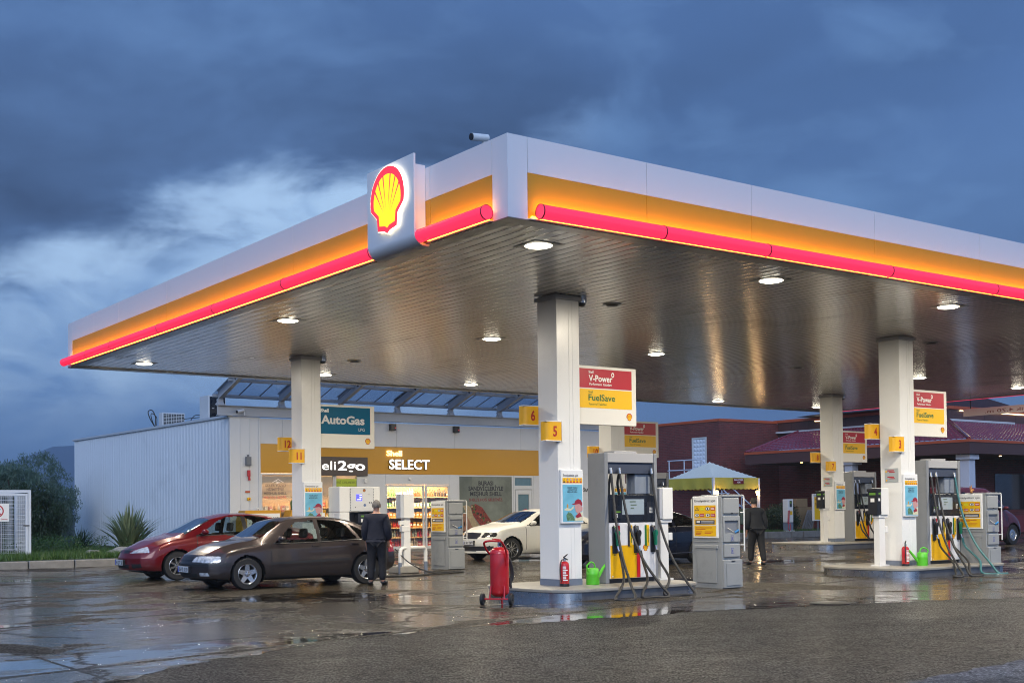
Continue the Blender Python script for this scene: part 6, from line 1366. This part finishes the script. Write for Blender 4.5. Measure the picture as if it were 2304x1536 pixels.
    # shut lines, mouldings, handles
    for sgn in (-1, 1):
        def strip(pts, wd, mt, nm, out=.003, par=None):
            mb = MB().m(mt); vs = []; n_ = 0
            for k in range(len(pts)-1):
                (xa, za), (xb, zb) = pts[k], pts[k+1]; st = max(1, int(math.hypot(xb-xa, zb-za)/.06))
                for j in range(st+(k == len(pts)-2)):
                    t = j/st; x, z = xa+(xb-xa)*t, za+(zb-za)*t; dx_, dz_ = xb-xa, zb-za; l = math.hypot(dx_, dz_); nx, nz = -dz_/l*wd/2, dx_/l*wd/2
                    for q in (-1, 1): vs.append((float(warp(np.array(x+nx*q), np.array(Wd), np.array(z))), sgn*(ys(x+nx*q, z+nz*q)+out), z+nz*q))
                    n_ += 1
            mb.add(vs, [(2*i, 2*i+1, 2*i+3, 2*i+2) for i in range(n_-1)]); mb.build(nm, par or C)
        for pts in P['shut']: strip(pts, .015, BLACK, 'door_gap')
        for pts, wd, mt in P['mould']: strip(pts, wd, mt, 'side_moulding', .010)
        for (hx, hz) in P['handles']: MB().m(P.get('handle_m', P['paint'])).box(hx-.09, sgn*(ys(hx, hz)-.005), hz-.018, hx+.07, sgn*(ys(hx, hz)+.022), hz+.018).build('door_handle', C, bevel=.008)
        mx, mz = P['mirror']; yv = ys(mx, mz)
        MB().m(P['paint']).ball((mx, sgn*(yv+.12), mz+.055), .10, 14, (.75, 1.0, .62)).tube([(mx, sgn*(yv-.01), mz+.01), (mx+.01, sgn*(yv+.06), mz+.03)], .03, 8).build('wing_mirror', C, smooth=True)
    # inside of the arches, floor pan, seats
    mb = MB().m(WELL)
    for wx in (P['wf'], P['wf']+P['wb']):
        rr = P['wr_']+.06
        for sgn in (-1, 1):
            mb.add([(wx+rr*math.cos(t), sgn*yy, max(P['sill']*.6, P['wr_']+rr*math.sin(t))) for yy in (Wd*.45, Wd*.93) for t in np.linspace(-.5, math.pi+.5, 20)], [(i, i+1, i+21, i+20) for i in range(19)]); mb.add([(wx-rr, sgn*Wd*.45, .18), (wx+rr, sgn*Wd*.45, .18), (wx+rr, sgn*Wd*.45, P['wr_']+rr), (wx-rr, sgn*Wd*.45, P['wr_']+rr)], [(0, 1, 2, 3)])
    mb.box(.4, -Wd*.8, .17, L-.4, Wd*.8, .22); mb.build('underbody', C)
    sx = P['seats']; zb = P['belt'][len(P['belt'])//2][1]
    for k, x in enumerate(sx):
        for sgn in (-1, 1):
            MB().m(SEAT).prism([(x-.42, .42), (x+.02, .40), (x+.20, zb+.04), (x+.10, zb+.06), (x-.04, .58), (x-.42, .60)], sgn*.36-.24, sgn*.36+.24, 'y').prism([(x+.13, zb+.09), (x+.23, zb+.09), (x+.25, zb+.28), (x+.16, zb+.29)], sgn*.36-.13, sgn*.36+.13, 'y').build('seat', C, bevel=.04)
    MB().m(DARKPL).prism([(P['cowl']-.1, .45), (P['cowl']+.42, .45), (P['cowl']+.42, zb-.02), (P['cowl']+.15, zb+.02), (P['cowl']-.1, zb-.05)], -Wd*.78, Wd*.78, 'y').build('dashboard', C, bevel=.02)
    MB().m(BLACK).tube([(P['cowl']+.52+.06*math.cos(a)*0+.10*math.sin(a)*.5, -.36+.18*math.cos(a), zb+.0+.17*math.sin(a)) for a in np.linspace(0, 2*math.pi, 20)[:-1]], .016, 6, True).build('steering_wheel', C)
    for wx in (P['wf'], P['wf']+P['wb']):
        for sgn in (-1, 1): wheel(C, wx, sgn*(Wd-.115), P['wr_'], P['wr_'], sgn, P['rim'], P['rimr'])
    # number plate
    z0 = P['plate']; xf_ = float(warp(np.array(0.), np.array(0.), np.array(z0)))
    np_ = MB().m(BLACK).box(xf_-.022, -.27, z0-.065, xf_+.05, .27, z0+.065).m(PLT).box(xf_-.028, -.262, z0-.056, xf_-.0225, .262, z0+.056).build('number_plate', C, bevel=.003)
    mb = MB(); F = Face(mb, (xf_-.0285, .262, z0-.056), (0, -1, 0), (0, 0, 1)); F.rect(.0, 0, .045, .112, mat('plate_blue', (.02, .06, .45), .4), .001); F.text(P['ptext'], .06, .018, .078, INK, .001, width=.445, bold=.03); mb.build('characters', np_)
    return C
bp = {'body': 1}
def std_parts(pt, hl=LAMPG, **k):
    d = {'arch': ('body', pt), 'underside': ('sill', DARKPL), 'fw': ('side_window', CGL), 'rw': ('side_window', CGL), 'qw': ('side_window', CGL), 'pillar': ('window_pillar', BLACK), 'ws': ('windscreen', WSG), 'bg': ('rear_window', WSG), 'hl': ('headlight', hl), 'gr': ('grille', BLACK), 'bt': ('bumper_trim', DARKPL), 'int': ('lower_grille', WELL), 'fog': ('fog_lamp', LAMPG), 'tl': ('tail_light', TAIL), 'wstrip': ('window_seal', BLACK)}
    d.update(k); return d
# --- brown family saloon (nearest)
PB = paint('taupe_paint', (.044, .034, .033), .45, .30)
make_car('taupe brown hatchback with silver five spoke wheels, standing nearest at the left', 'brown_car', (8.97, 23.06, .005), 0, dict(
    L=4.48, W=1.71, wf=.96, wb=2.64, wr_=.312, rimr=.20, rim='five', drop=.05, sill=.235, tz=.8, cowl=1.10, paint=PB, bowf=.30,
    top=[(0, .68), (.05, .74), (.35, .86), (.76, .925), (1.12, .97), (1.22, 1.01), (1.78, 1.345), (2.0, 1.395), (2.4, 1.425), (2.8, 1.42), (3.1, 1.395), (3.4, 1.335), (3.75, 1.20), (3.92, 1.10), (4.05, 1.05), (4.3, 1.0), (4.42, .96), (4.48, .92)],
    belt=[(0, .60), (.3, .73), (.9, .81), (1.4, .86), (2.4, .885), (3.3, .91), (4.0, .92), (4.48, .86)], bot=[(0, .24), (.3, .21), (.6, .20), (3.9, .20), (4.2, .25), (4.48, .33)],
    wr=[(0, .60), (.9, .70), (1.3, .74), (2.0, .64), (2.7, .645), (3.4, .64), (4.0, .66), (4.48, .7)], nose=[(.2, .07), (.32, .015), (.52, -.0), (.60, .03), (.68, .09), (.9, .3)], tail=[(.3, .06), (.45, .0), (.62, .01), (.95, .08)],
    side=[('fw', [(1.56, .90), (1.70, 1.01), (1.93, 1.19), (2.10, 1.30), (2.49, 1.34), (2.50, .905)]), ('rw', [(2.59, .91), (2.59, 1.34), (2.98, 1.325), (3.15, 1.27), (3.26, 1.17), (3.41, .94)]), ('qw', [(3.49, .945), (3.28, 1.25), (3.54, 1.14), (3.72, .965)]),
          ('wstrip', [(1.50, .87), (1.54, .91), (3.80, .955), (3.82, .935)]), ('bt', [(-.2, .475), (.62, .475), (.60, .55), (-.2, .55)]), ('tl', [(4.25, .68), (4.6, .70), (4.6, .90), (4.22, .90)])],
    toppoly=[('ws', [(1.20, -.1), (1.30, .66), (1.80, .565), (1.76, -.1)]), ('bg', [(3.40, -.1), (3.40, .50), (3.85, .58), (3.9, -.1)])],
    front=[('hl', [(.30, .56), (.80, .545), (.84, .665), (.40, .675), (.33, .65)]), ('gr', [(-.1, .555), (.285, .555), (.30, .66), (-.1, .675)]), ('bt', [(-.1, .465), (.9, .475), (.9, .552), (-.1, .552)]), ('int', [(-.1, .27), (.40, .27), (.44, .34), (-.1, .35)]), ('fog', [(.50, .29), (.70, .29), (.70, .36), (.50, .36)])],
    rear=[('tl', [(.45, .66), (.9, .66), (.9, .88), (.5, .88)]), ('bt', [(-.1, .44), (.9, .44), (.9, .52), (-.1, .52)])],
    shut=[[(1.46, .90), (1.46, .30), (1.54, .26)], [(2.55, .94), (2.55, .27)], [(3.47, .96), (3.44, .76), (3.30, .60), (3.22, .30)], [(2.55, .94), (2.55, 1.34)], [(.30, .70), (1.1, .86), (1.4, .90)]],
    mould=[([(1.44, .50), (3.20, .535)], .045, DARKPL), ([(1.54, .886), (2.4, .897), (3.66, .938)], .013, CHROME), ([(.62, .515), (.30, .51)], .02, DARKPL)], handles=[(2.44, .82), (3.34, .85)], mirror=(1.66, .925), seats=[2.2, 3.05], plate=.415, ptext='06 VL 0159', parts=std_parts(PB)))
# --- red car
PRD = paint('wine_red_paint', (.115, .003, .006), .15, .28)
make_car('dark red saloon with slim headlights behind the brown car', 'red_car', (8.95, 26.75, .055), math.radians(-2), dict(
    L=4.50, W=1.70, wf=1.02, wb=2.60, wr_=.315, rimr=.20, rim='multi', drop=.055, sill=.22, tz=.8, cowl=1.05, paint=PRD, bowf=.34,
    top=[(0, .66), (.15, .745), (.44, .86), (.8, .93), (1.04, .97), (1.15, 1.02), (1.80, 1.35), (2.3, 1.45), (2.8, 1.455), (3.3, 1.40), (3.9, 1.12), (4.2, 1.08), (4.5, 1.03)],
    belt=[(0, .58), (.3, .74), (.9, .87), (1.4, .935), (2.4, .955), (3.3, .98), (4.0, .99), (4.5, .92)], bot=[(0, .24), (.3, .20), (.6, .20), (3.9, .20), (4.2, .25), (4.5, .33)],
    wr=[(0, .55), (.9, .70), (1.3, .74), (2.0, .64), (2.7, .645), (3.4, .64), (4.0, .66), (4.5, .7)], nose=[(.2, .06), (.32, .01), (.50, .0), (.60, .05), (.72, .13), (.9, .3)], tail=[(.3, .06), (.45, .0), (.62, .01), (.95, .08)],
    side=[('fw', [(1.50, .975), (1.72, 1.10), (2.0, 1.28), (2.2, 1.365), (2.55, 1.39), (2.55, .985)]), ('rw', [(2.66, .995), (2.66, 1.39), (3.02, 1.37), (3.30, 1.28), (3.50, 1.01)]), ('wstrip', [(1.46, .945), (1.46, .985), (3.6, 1.01), (3.6, .985)]), ('pillar', [(2.56, .99), (2.56, 1.38), (2.65, 1.38), (2.65, .99)])],
    toppoly=[('ws', [(1.12, -.1), (1.22, .68), (1.84, .565), (1.80, -.1)]), ('bg', [(3.40, -.1), (3.40, .50), (3.85, .58), (3.88, -.1)])],
    front=[('hl', [(.36, .60), (.78, .62), (.86, .80), (.68, .78), (.48, .70)]), ('gr', [(.05, .60), (.31, .60), (.34, .695), (.07, .705)]), ('int', [(-.1, .27), (.36, .27), (.40, .36), (-.1, .37)]), ('int2', [(.48, .27), (.72, .30), (.70, .38), (.46, .37)])],
    rear=[('tl', [(.45, .68), (.9, .68), (.9, .90), (.5, .90)])],
    shut=[[(1.46, .95), (1.46, .30)], [(2.61, .97), (2.61, .27)], [(3.5, 1.0), (3.25, .3)]], mould=[], handles=[(2.4, .86), (3.35, .89)], mirror=(1.62, .985), seats=[2.2, 3.1], plate=.40, ptext='34 LDT 58', parts=std_parts(PRD, int2=('lower_grille', WELL))))
# --- white car at the shop
PWH = paint('white_car_paint', (.66, .65, .60), .0, .3)
make_car('white liftback with black grille parked in front of the shop', 'white_car', (19.55, 28.75, .085), math.radians(0), dict(
    L=4.66, W=1.81, wf=.88, wb=2.686, wr_=.32, rimr=.225, rim='ten', drop=.055, sill=.20, tz=.8, cowl=1.10, paint=PWH, bowf=.30,
    top=[(0, .80), (.06, .87), (.45, .95), (.9, 1.01), (1.15, 1.05), (1.32, 1.12), (1.95, 1.39), (2.35, 1.455), (2.9, 1.455), (3.5, 1.36), (4.2, 1.10), (4.5, 1.03), (4.66, .95)],
    belt=[(0, .74), (.3, .86), (.9, .93), (1.4, .97), (2.4, .98), (3.3, .99), (4.0, 1.0), (4.66, .90)], bot=[(0, .22), (.3, .19), (.6, .19), (3.9, .20), (4.2, .25), (4.66, .33)],
    wr=[(0, .62), (.9, .72), (1.3, .76), (2.0, .65), (2.7, .645), (3.4, .64), (4.0, .66), (4.66, .7)], nose=[(.15, .10), (.22, .0), (.30, .03), (.50, .0), (.62, .02), (.72, .07), (.9, .2)], tail=[(.3, .06), (.45, .0), (.62, .01), (.95, .08)],
    side=[('fw', [(1.52, 1.0), (1.72, 1.11), (2.05, 1.29), (2.3, 1.37), (2.6, 1.385), (2.6, 1.01)]), ('rw', [(2.70, 1.015), (2.70, 1.385), (3.1, 1.36), (3.5, 1.22), (3.65, 1.04)]), ('wstrip', [(1.46, .97), (1.46, 1.0), (3.7, 1.03), (3.7, 1.0)])],
    toppoly=[('ws', [(1.18, -.1), (1.30, .72), (2.02, .57), (1.97, -.1)]), ('bg', [(3.60, -.1), (3.60, .50), (4.15, .58), (4.2, -.1)])],
    front=[('hl', [(.46, .66), (.80, .68), (.90, .82), (.50, .80)]), ('gr', [(-.1, .61), (.34, .63), (.42, .71), (.40, .79), (-.1, .81)]), ('bt', [(-.1, .27), (.84, .30), (.80, .43), (-.1, .42)])],
    rear=[('tl', [(.45, .68), (.9, .68), (.9, .90), (.5, .90)])],
    shut=[[(1.40, .95), (1.38, .30)], [(2.65, 1.0), (2.65, .27)]], mould=[], handles=[(2.4, .86), (3.4, .89)], mirror=(1.62, 1.0), seats=[2.2, 3.1], plate=.515, ptext='41 RV 7471', parts=std_parts(PWH, LAMPD)))
# --- dark blue car behind the nearest pump
PDB = paint('midnight_paint', (.004, .006, .018), .3, .22)
make_car('dark blue saloon passing behind the nearest pump', 'dark_car', (19.65, 24.3, .03), 0, dict(
    L=4.75, W=1.82, wf=.88, wb=2.80, wr_=.33, rimr=.23, rim='multi', drop=.055, sill=.20, tz=.8, cowl=1.20, paint=PDB, bowf=.30,
    top=[(0, .66), (.1, .76), (.5, .90), (1.0, .97), (1.3, 1.02), (1.5, 1.10), (2.15, 1.38), (2.5, 1.43), (3.0, 1.43), (3.5, 1.34), (4.1, 1.12), (4.5, 1.07), (4.75, .98)],
    belt=[(0, .60), (.3, .78), (.9, .88), (1.4, .93), (2.4, .95), (3.3, .98), (4.0, 1.0), (4.75, .90)], bot=[(0, .22), (.3, .19), (.6, .19), (3.9, .20), (4.2, .25), (4.75, .33)],
    wr=[(0, .62), (.9, .72), (1.3, .76), (2.0, .65), (2.7, .645), (3.4, .64), (4.0, .66), (4.75, .7)], nose=[(.15, .08), (.32, .0), (.62, .02), (.9, .2)], tail=[(.3, .06), (.45, .0), (.62, .01), (.95, .08)],
    side=[('fw', [(1.72, .98), (1.92, 1.10), (2.25, 1.29), (2.45, 1.35), (2.8, 1.365), (2.8, .99)]), ('rw', [(2.92, .995), (2.92, 1.365), (3.3, 1.33), (3.62, 1.20), (3.78, 1.03)]), ('chr', [(1.66, .955), (1.66, .975), (3.9, 1.02), (3.9, 1.0)])],
    toppoly=[('ws', [(1.34, -.1), (1.44, .72), (2.16, .57), (2.12, -.1)]), ('bg', [(3.50, -.1), (3.50, .50), (4.0, .58), (4.05, -.1)])],
    front=[('hl', [(.46, .60), (.84, .62), (.88, .74), (.50, .74)]), ('gr', [(-.1, .50), (.36, .50), (.36, .72), (-.1, .74)])], rear=[('tl', [(.45, .68), (.9, .68), (.9, .90), (.5, .90)])],
    shut=[[(1.60, .95), (1.58, .30)], [(2.86, 1.0), (2.86, .27)]], mould=[([(1.55, .29), (3.6, .31)], .018, CHROME)], handles=[(2.6, .86), (3.6, .90)], mirror=(1.78, .98), seats=[2.4, 3.3], plate=.42, ptext='34 BK 207', parts=std_parts(PDB, LAMPD, chr=('chrome_strip', CHROME))))
# --- maroon van at the right edge, nose to the right
PMV = paint('maroon_van_paint', (.075, .012, .022), .3, .25)
make_car('dark maroon van with steel wheels at the right edge behind the cabinet', 'maroon_van', (37.98, 23.65, .18), math.pi, dict(
    L=4.95, W=1.90, wf=.90, wb=3.0, wr_=.34, rimr=.20, rim='cap', drop=.06, sill=.20, tz=1.0, cowl=.90, paint=PMV, bowf=.34,
    top=[(0, .72), (.15, .90), (.5, 1.05), (.9, 1.20), (1.0, 1.25), (1.7, 1.75), (2.1, 1.90), (3.0, 1.93), (4.6, 1.90), (4.85, 1.7), (4.95, 1.3)],
    belt=[(0, .64), (.3, .86), (.8, 1.02), (1.3, 1.08), (2.4, 1.10), (4.95, 1.10)], bot=[(0, .24), (.3, .21), (.6, .20), (4.5, .20), (4.95, .33)],
    wr=[(0, .62), (.9, .74), (1.3, .80), (2.0, .78), (2.7, .78), (4.95, .76)], nose=[(.15, .08), (.32, .0), (.62, .02), (.8, .08), (1.0, .25)], tail=[(.3, .06), (.45, .0), (.95, .0)],
    side=[('fw', [(1.15, 1.14), (1.55, 1.45), (1.82, 1.68), (2.25, 1.72), (2.25, 1.14)]), ('rw', [(2.4, 1.14), (2.4, 1.72), (3.5, 1.72), (3.5, 1.14)]), ('rw', [(3.6, 1.14), (3.6, 1.72), (4.6, 1.68), (4.7, 1.14)]), ('bt', [(-.2, .30), (.55, .30), (.5, .52), (-.2, .52)])],
    toppoly=[('ws', [(1.0, -.1), (1.08, .78), (1.68, .66), (1.64, -.1)])], front=[('hl', [(.55, .68), (.88, .72), (.9, .92), (.6, .85)]), ('gr', [(-.1, .60), (.45, .60), (.45, .72), (-.1, .74)])], rear=[],
    shut=[[(1.18, 1.05), (1.10, .70), (1.22, .30)], [(2.32, 1.1), (2.32, .27)]], mould=[], handles=[(2.15, .95)], mirror=(1.35, 1.16), seats=[2.0, 3.1], plate=.42, ptext='34 FT 61', parts=std_parts(PMV)))
# car emblems in bright metal on the two nearest grilles
# ------------------------------------------------------------------ people
def skin_mesh(J, E, root, name, mt, parent, sub=2):
    """one continuous surface grown round a skeleton: J joint -> (x,y,z,rx,ry)"""
    keys = list(J); me = bpy.data.meshes.new(name); me.from_pydata([J[k][:3] for k in keys], [(keys.index(a), keys.index(b)) for a, b in E], []); me.materials.append(mt)
    o_ = bpy.data.objects.new(name, me); COL.objects.link(o_); md = o_.modifiers.new('s', 'SKIN'); md.use_smooth_shade = True
    for i, k in enumerate(keys):
        sv = me.skin_vertices[0].data[i]; r = J[k][3:]; sv.radius = (r[0], r[1] if len(r) > 1 else r[0]); sv.use_root = (k == root)
    sb = o_.modifiers.new('u', 'SUBSURF'); sb.levels = sub; sb.render_levels = sub
    dg = bpy.context.evaluated_depsgraph_get(); nm = bpy.data.meshes.new_from_object(o_.evaluated_get(dg)); bpy.data.objects.remove(o_)
    nm.name = name; nm.polygons.foreach_set('use_smooth', [True]*len(nm.polygons)); o2 = bpy.data.objects.new(name, nm); COL.objects.link(o2); o2.parent = parent; return o2
def person(lbl, loc, rot, lean, hairc, jac, tro, head_turn=0., bald=False, stride=.0, hgt=1.72):
    P_ = thing('person', lbl, 'person', loc, rot); k = hgt/1.72; lx = lean          # faces -y locally; +x is the person's left
    SH_ = mat('shoe_black', (.02, .02, .022), .4)
    J = {}
    def j(n_, x, y, z, *r): J[n_] = (x*k, (y-lx*max(0, z-.95)*1.0)*k, z*k, *[q*k for q in r])
    j('pelvis', 0, 0, .95, .15, .10); j('waist', 0, .0, 1.08, .14, .10); j('chest', 0, .0, 1.28, .165, .115); j('shoul', 0, .01, 1.405, .12, .095); j('neck', 0, -.01, 1.49, .055, .06); j('head0', 0, -.03, 1.56, .065, .075); j('head1', 0, -.03, 1.64, .075, .092); j('head2', 0, -.02, 1.70, .05, .062)
    for s_, n_ in ((1, 'L'), (-1, 'R')):
        j('sh'+n_, .175*s_, .01, 1.385, .070); j('el'+n_, .245*s_, .03, 1.12, .048); j('wr'+n_, .235*s_, -.08, .89, .030); j('pa'+n_, .232*s_, -.12, .82, .034, .022)
        j('hip'+n_, .09*s_, .0, .88, .098, .10); j('kn'+n_, .115*s_, -.02-stride*s_*.5, .50, .062); j('an'+n_, .125*s_, .03-stride*s_, .09, .042); j('ft'+n_, .14*s_, -.02-stride*s_, .045, .042, .035); j('to'+n_, .16*s_, -.13-stride*s_, .035, .038, .028)
        for f_, (dx_, ln) in enumerate(((.022, .07), (.008, .082), (-.006, .078), (-.02, .06))):
            for q in range(1, 3): j('f%d%d%s' % (f_, q, n_), .232*s_+dx_*.25, -.125-dx_-.01*q, .80-ln*q*.5, .0095 if q == 1 else .008)
        j('t1'+n_, .20*s_, -.15, .80, .011); j('t2'+n_, .19*s_, -.165, .765, .009)
    E = [('pelvis', 'waist'), ('waist', 'chest'), ('chest', 'shoul'), ('shoul', 'neck'), ('neck', 'head0'), ('head0', 'head1'), ('head1', 'head2')]
    for n_ in 'LR':
        E += [('shoul', 'sh'+n_), ('sh'+n_, 'el'+n_), ('el'+n_, 'wr'+n_), ('wr'+n_, 'pa'+n_), ('pelvis', 'hip'+n_), ('hip'+n_, 'kn'+n_), ('kn'+n_, 'an'+n_), ('an'+n_, 'ft'+n_), ('ft'+n_, 'to'+n_), ('pa'+n_, 't1'+n_), ('t1'+n_, 't2'+n_)]
        for f_ in range(4): E += [('pa'+n_, 'f%d1%s' % (f_, n_)), ('f%d1%s' % (f_, n_), 'f%d2%s' % (f_, n_))]
    skin_mesh(J, E, 'pelvis', 'body', SKIN, P_)
    def sub(keys, edges, root, name, mt, g, xtra=None):
        JJ = {q: (*J[q][:3], *[r+g*k for r in J[q][3:]]) for q in keys}
        if xtra: JJ.update(xtra)
        return skin_mesh(JJ, edges, root, name, mt, P_)
    jk = ['pelvis', 'waist', 'chest', 'shoul']+[a+n_ for n_ in 'LR' for a in ('sh', 'el', 'wr')]
    J['pelvis'] = (J['pelvis'][0], J['pelvis'][1], .96*k, .165*k, .12*k); sv = dict(J)
    for n_ in 'LR': J['wr'+n_] = (J['wr'+n_][0], J['wr'+n_][1]+.012, J['wr'+n_][2]+.03, .036*k)
    J['waist'] = (*J['waist'][:3], .165*k, .125*k); J['hem'] = (0, 0, .80*k, .18*k, .14*k)
    J['col'] = (J['neck'][0], J['neck'][1]+.012, J['neck'][2]-.02, .052*k, .056*k)
    sub(jk+['hem', 'col'], [('shoul', 'col'), ('hem', 'pelvis'), ('pelvis', 'waist'), ('waist', 'chest'), ('chest', 'shoul')]+[e for n_ in 'LR' for e in (('shoul', 'sh'+n_), ('sh'+n_, 'el'+n_), ('el'+n_, 'wr'+n_))], 'waist', 'jacket', jac, .040)
    J.update(sv)
    J['pelvis'] = (*J['pelvis'][:3], .125*k, .085*k)
    sub(['pelvis']+[a+n_ for n_ in 'LR' for a in ('hip', 'kn', 'an')], [e for n_ in 'LR' for e in (('pelvis', 'hip'+n_), ('hip'+n_, 'kn'+n_), ('kn'+n_, 'an'+n_))], 'pelvis', 'trousers', tro, .034)
    for n_ in 'LR': sub(['an'+n_, 'ft'+n_, 'to'+n_], [('an'+n_, 'ft'+n_), ('ft'+n_, 'to'+n_)], 'ft'+n_, 'shoe', SH_, .020)
    hx, hy, hz = J['head1'][:3]; mb = MB().m(hairc)
    def hair(s_, t_):
        th, ph = s_*2*math.pi, t_*math.pi*.60; r_ = 1+.03*math.sin(9*th)*math.sin(7*ph); fr = .72 if math.sin(th) < -.35 else 1.
        return (hx+.090*k*r_*math.sin(ph*fr)*math.cos(th), hy+.012+.108*k*r_*math.sin(ph*fr)*math.sin(th), hz-.0+.118*k*r_*math.cos(ph*fr))
    mb.grid(hair, 28, 16).build('hair', P_, smooth=True)
    fb = MB().m(SKIN).ball((hx, hy-.098*k, hz-.015*k), .017*k, 8, (.8, 1.1, 1.3)).ball((hx-.088*k, hy+.005, hz-.01*k), .022*k, 8, (.4, .8, 1.3)).ball((hx+.088*k, hy+.005, hz-.01*k), .022*k, 8, (.4, .8, 1.3)).m(INK).ball((hx-.032*k, hy-.088*k, hz+.012*k), .009*k, 8).ball((hx+.032*k, hy-.088*k, hz+.012*k), .009*k, 8).m(MAROON).box(hx-.022*k, hy-.088*k, hz-.062*k, hx+.022*k, hy-.080*k, hz-.054*k).build('face', P_, smooth=True)
    return P_
NAVY = mat('navy_jacket', (.005, .007, .019), .85, var=.25, scale=6, bump=.5, bscale=14); TROU = mat('dark_trousers', (.005, .0055, .010), .85, var=.25, scale=6, bump=.4, bscale=14)
HAIRG = mat('grey_hair', (.13, .12, .115), .7, var=.4, scale=40); HAIRD = mat('dark_hair', (.02, .018, .016), .7, var=.4, scale=40)
person('grey haired man in navy jacket standing behind the brown car, seen from behind', (12.56, 21.8, 0), math.radians(140), -.02, HAIRG, NAVY, TROU, hgt=1.70)
person('stooping dark haired man in dark clothes right of the nearest grey cabinet', (23.72, 21.7, .02), math.radians(155), .22, HAIRD, mat('slate_jacket', (.012, .014, .019), .85, var=.25, scale=6, bump=.5, bscale=14), mat('black_trousers', (.010, .010, .012), .75, var=.2), stride=.14, hgt=1.70)
# ------------------------------------------------------------------ height limit board hanging off the far right side of the canopy
hm = thing('height_limit_board', 'pale hanging board with height limit lettering read from behind, at the right edge', 'height sign', (38.35, 25.3, 4.62), 0)
MB().m(mat('height_board', (.55, .50, .52), .4)).box(-.012, -9.0, 0, .012, 0, .26).build('board', hm, bevel=.004)
mb = MB(); F = Face(mb, (-.013, -.85, 0), (0, -1, 0), (0, 0, 1)); F.us = 1
vs, fs = textmesh('Azami Yükseklik 4.70 m.', .01); wd = max(p[0] for p in vs); kx = 3.6/wd
mb.m(mat('height_letters', (.20, .06, .07), .5)).add([F.P(3.6-p[0]*kx, .07+p[1]*.16, .002) for p in vs], fs); mb.build('lettering', hm)
MB().m(BLACK).box(-.01, -.30, .261, .01, -.27, .56).box(-.01, -4.5, .261, .01, -4.47, .56).box(-.01, -8.6, .261, .01, -8.57, .56).build('hanger', hm)
# round dark disc added on the road in place of a dark puddle
tag(MB().m(mat('puddle_dark', (.02, .02, .022), .35, .6, bump=.5, bscale=60)).lathe([(.0, .013), (.30, .013), (.31, .009), (.31, 0)], seg=28).build('puddle_disc', loc=(15.0, 12.25, .004), smooth=True), 'round dark disc added for the dark puddle in the wet asphalt in front of the pumps', 'puddle disc')
# ------------------------------------------------------------------ damp evening air, one even haze round everything
HZ, n = pmat('haze'); vp = n.new('ShaderNodeVolumePrincipled'); vp.inputs['Color'].default_value = (.62, .76, .95, 1); vp.inputs['Density'].default_value = .00034; vp.inputs['Anisotropy'].default_value = .2
o = n.new('ShaderNodeOutputMaterial'); n.link(vp.outputs[0], o.inputs['Volume'])
tag(MB().m(HZ).box(-3600, -3200, -3.2, 3600, 3700, 300).build('haze'), kind='stuff')
S.cycles.volume_bounces = 0; S.cycles.volume_max_steps = 64
